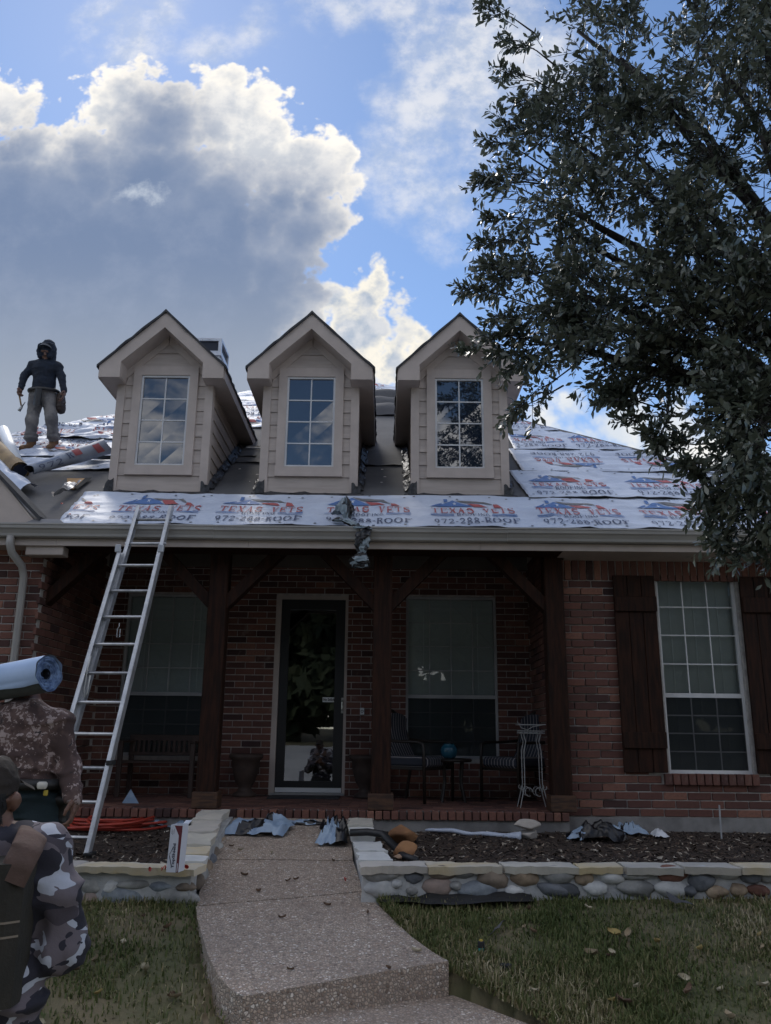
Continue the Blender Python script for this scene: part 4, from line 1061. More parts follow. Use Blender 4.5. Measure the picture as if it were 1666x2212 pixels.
b.hexa([Vector(p) for p in ((-.33, YR + .25, -.02), (-.14, YR + .02, -.02), (.03, YR + .2, -.02), (-.17, 7.9, -.02), (-.30, YR + .3, .21), (-.125, YR + .03, .21), (.03, YR + .2, .21), (-.17, 7.9, .33))][:0] or [Vector(p) for p in ((-.14, YR + .201, -.02), (.03, YR + .201, -.02), (-.15, 7.93, .1), (-.32, 7.93, .1), (-.12, YR + .201, .212), (.03, YR + .201, .212), (-.16, 7.93, .335), (-.31, 7.93, .335))])
b.obj('mortar_core', M_wallm, rw)
for i, (zx, zy, w, h, k) in enumerate([(215,615,240,90,'grey'),(455,635,130,85,'slate'),(675,612,190,85,'brown'),(830,612,140,60,'grey'),(1040,655,210,125,'brown'),(1275,640,190,115,'tan'),(1525,625,230,105,'grey'),(230,730,250,110,'pale'),(450,735,80,55,'grey'),(630,712,210,115,'pink'),(920,735,270,100,'blue'),(1530,735,270,95,'slate'),(1200,745,140,70,'pale'),(330,690,90,60,'pale'),(770,700,90,60,'grey')]):
    cobble(rw, 759.2 + zx * .293, 1708.3 + zy * .293, w * .293, h * .293, k, YR, 100 + i)
for i, (zx, zy, w, h, k) in enumerate([(80,650,150,95,'grey'),(240,662,130,95,'tan'),(450,660,180,80,'pale'),(655,645,210,60,'grey'),(910,638,205,105,'red'),(1130,612,150,60,'pale'),(1140,690,190,110,'slate'),(1350,640,130,65,'pale'),(1520,650,160,90,'slate'),(640,745,270,110,'grey'),(910,755,240,115,'pale'),(1260,775,150,80,'tan'),(1420,765,130,90,'tan'),(1575,765,160,80,'red'),(330,745,170,90,'pale'),(1050,770,110,70,'slate'),(1640,640,110,90,'grey'),(110,765,190,90,'slate')]):
    cobble(rw, 1193 + zx * .2838, 1708 + zy * .2838, w * .2838, h * .2838, k, YR, 200 + i)
xs_ = [(-.135, M_copy), (.38, M_copy), (.50, M_cop), (.82, M_copy), (1.16, M_cop), (1.60, M_copy), (2.02, M_cop), (2.25, M_cop), (2.55, M_copy), (3.05, M_cop), (3.50, M_copy), (4.2, None)]
xs_ = [(-.15, M_cop), (.30, M_copy), (.80, M_cop), (1.30, M_copy), (1.60, M_cop), (1.98, M_cop), (2.36, M_copy), (2.86, M_cop), (3.32, M_copy), (3.9, None)]
for k, ((xa, m), (xb, _)) in enumerate(zip(xs_[:-1], xs_[1:])):
    z0 = .258 + .006 * xa + .006 * vn(k, 3, 1); coping(rw, (xa, YR - .045 + .012 * vn(k, 1, 1)), (xb, YR - .045 + .012 * vn(k, 2, 1)), .235, z0, z0 + .004 * vn(k, 7, 7), m, .045, k * 3.1)
for k, (ya, yb, za, zb_, m) in enumerate(((6.14, 6.48, .262, .275, M_copw), (6.485, 6.86, .285, .30, M_copw), (7.08, 7.42, .33, .345, M_copw), (7.425, 7.86, .365, .38, M_cop))):
    xa = -.135 - .17 * (ya - 6.1) / 1.8
    coping(rw, (xa + .20, ya), (xa + .17, yb), .215, za, zb_, m, .06, 50 + k)
lw = empty('planter_wall', (-2.2, 5.95, 0), 'low river-stone planter wall on the left, nail box on its coping', 'planter wall')
LYf = lambda x: 5.86 + .10 * (-1.2 - x)
b = MB(); b.hexa([Vector(p) for p in ((-4.0, LYf(-4.0) + .02, -.12), (-1.25, LYf(-1.25) + .02, -.08), (-1.25, 6.08, -.08), (-4.0, 6.4, -.12), (-4.0, LYf(-4) + .03, .19), (-1.25, LYf(-1.25) + .03, .19), (-1.25, 6.08, .19), (-4, 6.4, .19))])
b.hexa([Vector(p) for p in ((-1.46, 6.081, -.1), (-1.25, 6.081, -.1), (-1.335, 7.93, .1), (-1.52, 7.93, .1), (-1.45, 6.081, .192), (-1.26, 6.081, .192), (-1.34, 7.93, .37), (-1.51, 7.93, .37))])
b.obj('mortar_core', M_wallm, lw)
for i, (zx, zy, w, h, k) in enumerate([(840,880,320,170,'blue'),(1160,890,290,150,'grey'),(1230,806,130,55,'brown'),(600,910,160,130,'pink'),(600,800,180,80,'grey'),(900,790,260,60,'grey'),(1070,800,150,60,'blue'),(740,800,110,70,'pale'),(480,900,150,130,'slate'),(420,790,160,80,'brown'),(300,880,200,150,'grey'),(100,860,220,160,'tan')]):
    cobble(lw, zx * .3255, 1654 + zy * .3255, w * .3255, h * .3255, k, LYf((zx * .3255 - 833) / 1800 * 5.5) + .03, 300 + i)
for k, (xa, xb, m) in enumerate(((-4.0, -3.3, M_cop), (-3.3, -2.72, M_copy), (-2.72, -2.02, M_cop), (-2.02, -1.205, M_copy))):
    coping(lw, (xa, LYf(xa) - .035), (xb, LYf(xb) - .035), .235, .238, .236, m, .045, 70 + k)
for k, (ya, yb, za, zb_, m) in enumerate(((6.09, 6.30, .25, .262, M_copw), (6.30, 6.58, .268, .285, M_copy), (6.585, 6.98, .30, .335, M_cop), (6.985, 7.42, .345, .385, M_cop), (7.425, 7.93, .39, .43, M_cop))):
    xa = -1.25 - .09 * (ya - 6.1) / 1.8
    coping(lw, (xa + .03 - .02 * k, ya), (xa + .02 - .02 * k, yb), .24, za, zb_, m, .07, 90 + k)
# small stones in the walk-side faces of the two arms
for k in range(9):
    y = 6.2 + k * .19; me = rock_mesh('cobble', (.09, .19, .12), COB[['brown', 'grey', 'tan', 'slate'][k % 4]], 500 + k, .16)
    o = bpy.data.objects.new('cobble', me); o.location = (-1.262 - .045 * (y - 6.1), y, .09 + .095 * (y - 6.1)); put(o, lw)

# --- mulch
def bed_z(x, y): return float(np.interp(y, [5.9, 6.15, 7.2, 8.3], [.19, .195, .215, .262])) + .010 * vn(x * 3, y * 3, 2)
M_mul = mat('mulch', (.026, .017, .012), .95, (.055, .036, .026), 20, bump=.9, bs=55, bdist=.02)
for nm, x0, x1, lb in (('mulch_bed', -.10, 4.6, 'dark mulch bed under the right window'), ('mulch_bed', -5.0, -1.40, 'dark mulch bed at the ladder foot')):
    b = MB(); b.grid(lambda i, j: (x0 + (x1 - x0) * i, 6.02 + 2.2 * j, bed_z(x0 + (x1 - x0) * i, 6.02 + 2.2 * j)), 60, 30); b.obj(nm, M_mul, smooth=True, kind='structure', label=lb)
def chips_mat(g, vec, c, b):
    ge = g.new('ShaderNodeNewGeometry'); r = g.new('ShaderNodeValToRGB'); el = r.color_ramp.elements
    el[0].color = (.018, .013, .011, 1); el[1].position = 1; el[1].color = (.40, .36, .30, 1)
    for p, q_ in ((.55, (.055, .034, .024)), (.82, (.10, .068, .048)), (.86, (.26, .21, .16))):
        k = el.new(p); k.color = (*q_, 1)
    g.put(r.inputs[0], ge.outputs['Random Per Island']); return r.outputs[0]
M_chip = mat('bark_chip', (.05, .04, .03), .9, build=chips_mat)
def chips(n, x0, x1, y0, y1, seed):
    r = np.random.default_rng(seed); x = r.uniform(x0, x1, n); y = r.uniform(y0, y1, n)
    z = np.array([bed_z(a, c) for a, c in zip(x, y)]) + .006
    L = r.uniform(.012, .05, n); Wd = L * r.uniform(.18, .5, n); a = r.uniform(0, 6.283, n); tl = r.normal(0, .3, n)
    dx, dy = np.cos(a), np.sin(a); d = np.stack([dx * np.cos(tl), dy * np.cos(tl), np.sin(tl)], 1); s = np.stack([-dy, dx, r.normal(0, .35, n)], 1); c = np.stack([x, y, z], 1)
    V = np.stack([c - d * L[:, None] / 2 - s * Wd[:, None] / 2, c + d * L[:, None] / 2 - s * Wd[:, None] * .3, c + d * L[:, None] / 2 + s * Wd[:, None] * .3, c - d * L[:, None] / 2 + s * Wd[:, None] / 2], 1).reshape(-1, 3)
    return V, np.arange(4 * n).reshape(n, 4)
V, F = chips(9000, -.05, 4.4, 6.12, 8.15, 11); np_obj('mulch_chips', V, F, M_chip, kind='stuff', label='bark chips and dry bits scattered over the right bed')
V, F = chips(4500, -4.4, -1.48, 6.1, 7.98, 12); np_obj('mulch_chips', V, F, M_chip, kind='stuff', label='bark chips and dry bits scattered over the left bed')

# --- grass
walk_poly = [(p.x, p.y) for p in wl] + [(p.x, p.y) for p in wr_[::-1]]
low_poly = [tuple(low(0, t / 8).xy) for t in range(9)] + [tuple(low(1, t / 8).xy) for t in range(9)][::-1]
def inpoly(x, y, P):
    r = np.zeros(len(x), bool); n = len(P)
    for i in range(n):
        (xa, ya), (xb, yb) = P[i], P[(i + 1) % n]
        if ya == yb: continue
        c = ((ya > y) != (yb > y)) & (x < (xb - xa) * (y - ya) / (yb - ya) + xa); r ^= c
    return r
inw = inpoly(XX.ravel(), YY.ravel(), walk_poly) | inpoly(XX.ravel(), YY.ravel(), low_poly)
inl = inpoly(XX.ravel(), YY.ravel(), low_poly).reshape(ZZ.shape)
ZZ = ZZ - .13 * inw.reshape(ZZ.shape); ZZ = np.where(inl, np.minimum(ZZ, -.62), ZZ)
np_obj('lawn', np.stack([XX, YY, ZZ], -1).reshape(-1, 3), np.stack([idx, idx + 1, idx + n1 + 1, idx + n1], -1), M_soil, smooth=True, kind='structure', label='front lawn of patchy green and tan grass')
def blades(n, seed, x0, x1, y0, y1, hs=1.0):
    r = np.random.default_rng(seed); x = r.uniform(x0, x1, n); y = y0 + (y1 - y0) * r.random(n) ** .8
    ok = ~inpoly(x, y, walk_poly) & ~inpoly(x, y, low_poly) & ~((y > LYf(-2) + .0) & (x < -1.2)) & ~((y > YR - .02) & (x > -.14)) & (y < 5.99)
    dens = fbm(np.stack([x * 1.1, y * 1.4, x * 0 + 4], -1), 4)
    ok &= r.random(n) < np.clip(.80 + 1.9 * dens, .16, 1)
    x, y, dens = x[ok], y[ok], dens[ok]; n = len(x)
    z = np.array([lawn_z(a, c) for a, c in zip(x, y)]) - .004
    near = np.clip(1.1 - .10 * (y - 3), .8, 1.1)
    L = r.uniform(.020, .068, n) * hs * (1 + .5 * np.clip(dens, -.5, .8)); w = r.uniform(.0028, .0055, n)
    a = r.uniform(0, 6.283, n); le = np.abs(r.normal(.6, .45, n)); dx, dy = np.cos(a), np.sin(a)
    d1 = np.stack([dx * np.sin(le * .5), dy * np.sin(le * .5), np.cos(le * .5)], 1); d2 = np.stack([dx * np.sin(le * 1.6), dy * np.sin(le * 1.6), np.cos(le * 1.6)], 1)
    s = np.stack([-dy, dx, 0 * dx], 1) * w[:, None]; c = np.stack([x, y, z], 1); m = c + d1 * L[:, None] * .55; t = m + d2 * L[:, None] * .5
    V = np.stack([c - s, c + s, m + s * .8, m - s * .8, t + s * .15, t - s * .15], 1).reshape(-1, 3)
    k = np.arange(n)[:, None] * 6; F = np.concatenate([k + np.array([0, 1, 2, 3]), k + np.array([3, 2, 4, 5])], 0)
    return V, F
def grass_mat(g, vec, c, b):
    ge = g.new('ShaderNodeNewGeometry'); r = g.new('ShaderNodeValToRGB'); el = r.color_ramp.elements
    el[0].color = (.066, .092, .030, 1); el[1].position = 1; el[1].color = (.56, .48, .33, 1)
    for p, q_ in ((.35, (.11, .135, .045)), (.62, (.175, .18, .075)), (.74, (.29, .24, .13))):
        k = el.new(p); k.color = (*q_, 1)
    tcn = g.new('ShaderNodeTexCoord'); o_ = tcn.outputs['Object']
    dry = g.noise(o_, 1.15, 4, .6)
    sp = g.new('ShaderNodeSeparateXYZ'); g.put(sp.inputs[0], o_)
    dx = g.ss(sp.outputs[0], 1.4, 3.0, 0, .22)
    f = g.m('ADD', g.m('MULTIPLY', ge.outputs['Random Per Island'], .62), g.m('ADD', g.m('MULTIPLY', g.m('SUBTRACT', dry, .40), 1.35), dx))
    g.put(r.inputs[0], f); return r.outputs[0]
M_grass = mat('grass_blade', (.06, .08, .02), .6, build=grass_mat, trans=.25, spec=.25)
V1, F1 = blades(150000, 21, -.6, 3.6, 3.3, 5.99); V2, F2 = blades(90000, 22, -3.2, -.3, 3.0, 5.99)
np_obj('grass', np.concatenate([V1, V2]), np.concatenate([F1, F2 + len(V1)]), M_grass, kind='stuff', label='short patchy grass of the front lawn')
# fallen leaves
def leafmesh(name, L, w, m, curl, seed):
    b = MB(); r = np.random.default_rng(seed)
    def f(i, j):
        t = i; u = (j - .5) * 2; ww = w * math.sin(math.pi * min(max(t * .94 + .03, 0), 1)) ** .75 * (1 + .15 * vn(t * 9, j * 3, seed)); return Vector((L * (t - .5), u * ww, curl * (u * u * .5 + (t - .5) ** 2 * 1.2) + .004 * vn(t * 5, u * 3, seed)))
    b.grid(f, 7, 4); return b.mesh(name, m, True)
M_lf = [mat('dry_leaf_' + n, c, .8, c2, 20, rand=.2) for n, c, c2 in (('tan', (.33, .26, .17), (.24, .18, .11)), ('pale', (.45, .40, .30), (.34, .29, .2)), ('brown', (.16, .10, .06), (.10, .06, .04)), ('yellow', (.42, .32, .12), (.34, .25, .1)))]
LM_ = [leafmesh('fallen_leaf', .075, .022, M_lf[k % 4], .035, k) for k in range(8)]
r = np.random.default_rng(5); k = 0; nl = 0
while nl < 92:
    left = r.random() < .42
    x = r.uniform(-2.6, -.75) if left else r.uniform(-.1, 2.7); y = r.uniform(3.7, 5.8)
    ok = (not inpoly(np.array([x]), np.array([y]), walk_poly)[0]) and (not inpoly(np.array([x]), np.array([y]), low_poly)[0])
    k += 1
    if not ok or (left and y > 5.75): continue
    o = bpy.data.objects.new('fallen_leaf', LM_[k % 8]); s = r.uniform(.55, 1.15); o.scale = (s, s, s); o.location = (x, y, lawn_z(x, y) + .028); o.rotation_euler = (r.normal(0, .35), r.normal(0, .35), r.uniform(0, 6.28)); COL.objects.link(o)
    cn_ = ('tan', 'pale', 'brown', 'yellow')[(k % 8) % 4]; zn_ = 'near the planter wall' if y > 5.1 else 'near the step' if y < 4.5 else 'in the middle of the grass'; sd_ = 'left' if left else 'right'
    tag(o, f'dry {cn_} leaf on the {sd_} lawn, {zn_}', 'leaf', f'dry {cn_} leaves on the {sd_} lawn {zn_}'); nl += 1
for (px, py) in ((623, 1905), (587, 1845), (720, 1862), (528, 1893), (640, 1902), (707, 1958), (558, 1928), (795, 1975), (900, 2058), (627, 2098), (500, 1830), (560, 1807), (690, 1822), (520, 1838), (610, 1985), (840, 2095)):
    p = atf(px, py, walk_z); o = bpy.data.objects.new('fallen_leaf', LM_[2 if r.random() < .6 else 1]); s = r.uniform(.4, .8); o.scale = (s, s * .7, s); o.location = p + Vector((0, 0, .006)); o.rotation_euler = (r.normal(0, .1), r.normal(0, .1), r.uniform(0, 6.28)); COL.objects.link(o)
    tag(o, 'small dry leaf fallen on the pebbled walk', 'leaf', 'fallen leaves on the walk')

# --- far trees across the street (seen in the window glass)
def leafcloud(n, cen, rad, size, seed, zmin=.3):
    r = np.random.default_rng(seed); cen = np.array(cen); rad = np.array(rad); P = []
    k = r.integers(0, len(cen), n); d = r.normal(size=(n, 3)); d /= np.linalg.norm(d, axis=1)[:, None]
    c = cen[k] + d * rad[k][:, None] * (r.random(n) ** .4)[:, None]
    a = r.normal(size=(n, 3)); a /= np.linalg.norm(a, axis=1)[:, None]; b2 = np.cross(a, r.normal(size=(n, 3))); b2 /= np.linalg.norm(b2, axis=1)[:, None]
    s = size * r.uniform(.6, 1.5, n)[:, None]
    V = np.stack([c - a * s, c + b2 * s * .5, c + a * s, c - b2 * s * .5], 1).reshape(-1, 3); return V, np.arange(4 * n).reshape(n, 4)
rr = np.random.default_rng(9)
cen = [(x, -18.5 + rr.normal(0, 1.5), 1.2 + zz + rr.normal(0, .6)) for x in np.arange(-24, 25, 2.2) for zz in (1.0, 3.2, 5.4, 7.2 + rr.normal(0, .8))]; rad = [rr.uniform(1.2, 2.0) for _ in cen]
V, F = leafcloud(60000, cen, rad, .42, 10)
M_far = mat('far_foliage', (.035, .045, .018), .8, (.05, .06, .025), .6)
np_obj('tree_line', V, F, M_far, kind='stuff', label='dark trees across the street')

# ================================================================== OAK
M_leaf = mat('oak_leaf', (.070, .086, .062), .34, (.12, .135, .10), 3.0, trans=.22, spec=.8, rough2=.24)
M_bark = mat('oak_bark', (.030, .025, .022), .95, (.016, .013, .012), 18, bump=.8, bs=40)
tree = empty('oak_tree', (3.55, 4.7, -.05), 'large dark-leaved oak whose crown fills the upper right of the picture', 'tree')
# crown lobes: place in the photo, size there, depth, number of twigs
LOBES = [(1340,130,150,5.2,190),(1500,90,170,4.8,210),(1620,60,150,4.5,120),(1250,60,110,5.3,60),(1235,300,105,5.4,110),(1370,330,140,5.1,170),(1530,320,170,4.7,210),(1640,300,140,4.4,110),
         (1150,425,80,5.4,55),(1240,500,115,5.3,110),(1380,560,130,5.1,105),(1520,560,150,4.8,190),(1640,560,130,4.5,120),(1180,610,100,5.4,95),(1300,690,130,5.2,190),(1440,720,140,5.0,190),(1570,760,140,4.7,200),
         (1150,735,55,5.5,34),(1230,745,66,5.4,44),(1345,765,58,5.2,40),(1440,795,62,5.0,44),(1575,885,95,4.8,140),(1640,930,110,4.5,130),(1600,1015,72,4.8,85),(1655,1070,80,4.7,85),(1590,1100,45,5.0,30)]
rt = np.random.default_rng(77)
def unit(v): return v / np.linalg.norm(v, axis=-1, keepdims=True)
org, dirs, lens = [], [], []
lobes_c = []
hub = np.array([2.55, 4.75, 3.0])
for (px, py, r_, Y, n) in LOBES:
    c = at(px, py, Y); k = (c - CAM).dot(FW) / FPX; R = r_ * k; c = np.array(c); lobes_c.append((c, R))
    n = int(n * .80)
    nc = max(5, n // 13); dc = unit(rt.normal(size=(nc, 3))) * (rt.random(nc) ** .45)[:, None]; kk = rt.integers(0, nc, n)      # twigs gather in clumps with gaps between
    p = c + (dc[kk] + rt.normal(size=(n, 3)) * .155) * R * np.array([1, 1.25, 1])
    out = unit(p - c + 1e-6); away = unit(p - hub); dd = unit(out * .7 + away * .6 + rt.normal(size=(n, 3)) * .45 + np.array([0, 0, -.12]))
    org.append(p); dirs.append(dd); lens.append(rt.uniform(.14, .32, n))
# loose outer sprays that break the outline, each from inside the crown to the tip seen against the sky
SPR = [((1110,40),(1042,16),5.3),((1160,110),(1095,82),5.3),((1150,170),(1078,150),5.4),((1160,215),(1110,225),5.4),((1130,330),(1055,300),5.4),((1150,300),(1075,250),5.4),((1110,390),(1032,395),5.5),((1130,410),(1040,380),5.5),
       ((1120,470),(1045,470),5.5),((1110,520),(1035,520),5.5),((1110,555),(1048,580),5.5),((1110,600),(1000,630),5.6),((1090,640),(988,618),5.6),((1130,670),(1055,690),5.5),((1150,720),(1040,725),5.5),((1130,745),(985,755),5.6),((1160,770),(1085,800),5.5),
       ((1200,820),(1105,890),5.4),((1170,860),(1100,900),5.5),((1330,860),(1310,850),5.2),((1390,850),(1320,850),5.2),((1420,880),(1330,860),5.1),((1430,900),(1350,905),5.1),((1440,910),(1420,960),5.0),((1500,960),(1430,965),5.0),((1500,1010),(1475,1000),4.9),
       ((1540,1050),(1512,1080),4.9),((1545,1100),(1530,1150),4.9),((1590,1130),(1560,1185),4.9),((1630,1140),(1600,1190),4.8),((1560,1060),(1510,1020),4.9),((1470,980),(1400,930),5.0)]
for (a, e, Y) in SPR:
    A_, E_ = np.array(at(*a, Y)), np.array(at(*e, Y - .1)); L = np.linalg.norm(E_ - A_); n = 9
    for t in np.linspace(.1, 1, n):
        p = A_ + (E_ - A_) * t * .86 + rt.normal(size=3) * .035 * (1.1 - t)
        org.append(p[None]); dirs.append(unit((E_ - A_) / L + rt.normal(size=3) * (.55 - .3 * t))[None]); lens.append(np.array([rt.uniform(.10, .18)]))
org = np.concatenate(org); dirs = np.concatenate(dirs); lens = np.concatenate(lens); NT = len(org)
NLf = 13
s = (np.arange(NLf) + rt.random((NT, NLf))) / NLf
pos = org[:, None] + dirs[:, None] * (lens[:, None] * s)[..., None] + np.array([0, 0, -1.]) * (.06 * s ** 2)[..., None] * lens[:, None, None] * 3
ax = rt.normal(size=(NT, NLf, 3)); ax -= (ax * dirs[:, None]).sum(-1, keepdims=True) * dirs[:, None]; ax = unit(ax)
ld = unit(dirs[:, None] * .65 + ax * .85 + np.array([0, 0, -.22])); 
nn = rt.normal(size=(NT, NLf, 3)) * .7 + np.array([0, -.15, .9]); nn -= (nn * ld).sum(-1, keepdims=True) * ld; nn = unit(nn)
sd = np.cross(ld, nn)
LL = rt.uniform(.040, .078, (NT, NLf, 1)); WW = LL * rt.uniform(.17, .25, (NT, NLf, 1)); cu = rt.normal(0, .16, (NT, NLf, 1))
st_ = pos + ax * .006
v = [st_ - sd * WW * .18, st_ + sd * WW * .18, st_ + ld * LL * .55 + sd * WW + nn * LL * cu * .5, st_ + ld * LL * .55 - sd * WW + nn * LL * cu * .5, st_ + ld * LL + sd * WW * .25 - nn * LL * cu * .4, st_ + ld * LL - sd * WW * .25 - nn * LL * cu * .4]
V = np.stack(v, 2).reshape(-1, 6, 3); NL = len(V)
# the leaves that show best against the sky are leaves of their own, the rest is the joined crown
first_spray = NT - len(SPR) * 9
cand = np.arange(first_spray * NLf, NL); sel = rt.choice(cand, 290, replace=False); mask = np.ones(NL, bool); mask[sel] = False
Vm = V[mask]; k = np.arange(len(Vm))[:, None] * 6; F = np.concatenate([k + np.array([0, 1, 2, 3]), k + np.array([3, 2, 4, 5])])
np_obj('crown_leaves', Vm.reshape(-1, 3), F, M_leaf, tree, smooth=True, kind='stuff')
lm = []
for i in range(6):
    Vl = V[sel[i]]; c0 = (Vl[0] + Vl[1]) / 2; e = Vl - c0; L_ = np.linalg.norm((Vl[4] + Vl[5]) / 2 - c0)
    x_ = unit((Vl[4] + Vl[5]) / 2 - c0); y_ = unit((Vl[2] - Vl[3]) - ((Vl[2] - Vl[3]) @ x_) * x_); z_ = np.cross(x_, y_)
    lm.append(np_mesh('leaf', np.stack([e @ x_, e @ y_, e @ z_], -1) / L_, np.array([[0, 1, 2, 3], [3, 2, 4, 5]]), M_leaf, True))
for q_, i in enumerate(sel):
    Vl = V[i]; c0 = (Vl[0] + Vl[1]) / 2; tp = (Vl[4] + Vl[5]) / 2 - c0; L_ = np.linalg.norm(tp); x_ = tp / L_; y_ = Vl[2] - Vl[3]; y_ = unit(y_ - (y_ @ x_) * x_); z_ = np.cross(x_, y_)
    o = bpy.data.objects.new('leaf', lm[q_ % 6]); M_ = Matrix([[x_[0] * L_, y_[0] * L_, z_[0] * L_, c0[0]], [x_[1] * L_, y_[1] * L_, z_[1] * L_, c0[1]], [x_[2] * L_, y_[2] * L_, z_[2] * L_, c0[2]], [0, 0, 0, 1]])
    put(o, tree); o.matrix_basis = M_
# trunk outside the frame, limbs into every lobe, twigs
b = MB(); b.tube([(3.55, 4.7, -.15), (3.52, 4.72, .4), (3.42, 4.7, 1.4), (3.3, 4.72, 2.3), (3.2, 4.75, 3.0)], [.30, .24, .21, .19, .17], 14); b.obj('trunk', M_bark, tree, smooth=True)
for (c, R) in lobes_c:
    a = Vector((3.25, 4.74, 2.2 + .35 * (c[2] - 2.5) * .6)); e = Vector(c); m1 = a.lerp(e, .4) + Vector((0, 0, .25)); m2 = a.lerp(e, .75) + Vector((rng.normal(0, .08), rng.normal(0, .08), .15))
    b = MB(); P = []
    for t in np.linspace(0, 1, 9): P.append(a * (1 - t) ** 3 + m1 * 3 * t * (1 - t) ** 2 + m2 * 3 * t * t * (1 - t) + e * t ** 3 + Vector((rng.normal(0, .015), rng.normal(0, .015), rng.normal(0, .015))))
    b.tube(P, list(np.linspace(.06, .012, 9)), 7); b.obj('limb', M_bark, tree, smooth=True)
for (a, e, Y) in SPR:
    b = MB(); A_, E_ = at(*a, Y), at(*e, Y - .1); O_ = A_ + (A_ - E_) * .8 + Vector((0, .1, .03)); b.tube([O_, A_, A_.lerp(E_, .5) + Vector((0, 0, .015)), E_], [.008, .005, .0035, .002], 5); b.obj('twig', M_bark, tree)
# fine twig wood as one part
e2 = org + dirs * lens[:, None] * .9 + np.array([0, 0, -.06]) * (lens[:, None] * 2.4); o2 = org - dirs * lens[:, None] * .5
tv = []; 
for a in (0, 2.094, 4.189):
    q1 = np.cross(dirs, np.array([.3, .2, 1.0])); q1 = unit(q1); q2 = np.cross(dirs, q1); off = (q1 * math.cos(a) + q2 * math.sin(a))
    tv += [o2 + off * .0035, e2 + off * .0014]
TV = np.stack(tv, 1).reshape(-1, 3); k = np.arange(NT)[:, None] * 6
np_obj('twigs', TV, np.concatenate([k + np.array(f) for f in ([0, 1, 3, 2], [2, 3, 5, 4], [4, 5, 1, 0])]), M_bark, tree, kind='stuff')

# ================================================================== THINGS ABOUT THE PLACE
M_alu = mat('ladder_aluminium', (.55, .56, .58), .38, (.42, .43, .45), 9, metal=.55, bump=.1, bs=60)
M_alud = mat('ladder_aluminium_scuffed', (.40, .41, .43), .45, (.25, .26, .28), 12, metal=.55)
M_rub = mat('black_rubber', (.015, .015, .016), .7)
# --- extension ladder
def lad_pts():
    fl_ = atf(196, 1852, bed_z); tp = at(297, 1091, 7.60)
    fr2 = atf(110, 1812, bed_z)
    return fl_, tp
F_R, _ = lad_pts()                                   # foot of the right rail, on the mulch
top_mid = (at(291, 1092, 7.62) + at(378, 1092, 7.62)) / 2
T_L, T_R = at(291, 1091, 7.62), at(377, 1091, 7.62)
wv = (T_R - T_L); wid = wv.length
F_R = Vector((F_R.x, F_R.y, bed_z(F_R.x, F_R.y) + .01))
F_L = F_R - Vector((wid * 1.18, -.03, 0)); F_L.z = bed_z(F_L.x, F_L.y) + .01
lad = empty('extension_ladder', (F_R + F_L) / 2, 'aluminium extension ladder leaning on the gutter from the left bed', 'ladder')
def lerp(a, b_, t): return a + (b_ - a) * t
upd = ((T_L + T_R) / 2 - (F_L + F_R) / 2); LEN = upd.length; upd.normalize()
side = (T_R - T_L).normalized(); nrm = side.cross(upd).normalized()
if nrm.y > 0: nrm = -nrm                              # towards the viewer
def bar(a, b_, w, d, m, name, par=None, off=0.0):
    dv = (b_ - a).normalized(); sx = side; nz = dv.cross(sx).normalized(); bb = MB(); P = []
    for e in (a, b_):
        for s1, s2 in ((-1, -1), (1, -1), (1, 1), (-1, 1)): P.append(e + sx * s1 * w / 2 + nz * s2 * d / 2 + nrm * off)
    bb.hexa(P); return bb.obj(name, m, par or lad)
def rail(a, b_, off, m, inset):
    w, d, fl = .022, .072, .03                        # channel: web plus two flanges
    dv = (b_ - a).normalized(); bb = MB(); nz = nrm
    for (o1, o2, w_, d_) in ((0, 0, .006, d), (inset * fl / 2, d / 2 - .003, fl, .006), (inset * fl / 2, -d / 2 + .003, fl, .006)):
        P = []
        for e in (a, b_):
            for s1, s2 in ((-1, -1), (1, -1), (1, 1), (-1, 1)): P.append(e + side * (o1 + s1 * w_ / 2) + nz * (off + o2 + s2 * d_ / 2))
        bb.hexa(P)
    return bb.obj('rail', m, lad)
# base section (front, lower) and fly section (behind, upper)
def railpt(s, t): return lerp(F_L if s < 0 else F_R, T_L if s < 0 else T_R, t)
for s in (-1, 1):
    rail(railpt(s, 0), railpt(s, .83), .040, M_alu, -s)
    i_ = side * (-s * .022)
    rail(railpt(s, .14) + i_, railpt(s, 1.0) + i_, -.036, M_alu, -s)
    p = railpt(s, .83); bb = MB(); bb.bevbox(p + nrm * .085, (.05, .02, .07), .004); bb.obj('rail_clamp', M_alu, lad)
    p = railpt(s, .215); bb = MB(); bb.bevbox(p + nrm * .045, (.05, .10, .035), .004); bb.obj('rung_lock', M_rub, lad)
    p = railpt(s, 0.0); bb = MB(); bb.bevbox(p + nrm * .02 + Vector((0, 0, .012)), (.06, .12, .024), .006); ft = bb.obj('foot', M_rub, lad)
RY = [1118, 1170, 1225, 1280, 1336, 1395, 1457, 1520, 1588, 1661, 1734, 1810]
for k, ry in enumerate(RY):
    # height along the ladder of this rung as seen between the rails
    lo_, hi_ = 0., 1.
    for _ in range(40):
        m = (lo_ + hi_) / 2; p = (railpt(-1, m) + railpt(1, m)) / 2; d = p - CAM; zz = d.dot(FW); v_ = 1106 - FPX * d.dot(UP) / zz
        if v_ > ry: lo_ = m
        else: hi_ = m
    off = .03 if m < .80 else -.036
    a, e = railpt(-1, m) + nrm * off, railpt(1, m) + nrm * off
    bb = MB(); bb.tube([a + side * .004, e - side * .004], .017, 8, squash=.8); bb.obj('rung', M_alu if k % 3 else M_alud, lad)
bb = MB(); p = railpt(-1, .44) + nrm * .03 + side * .03
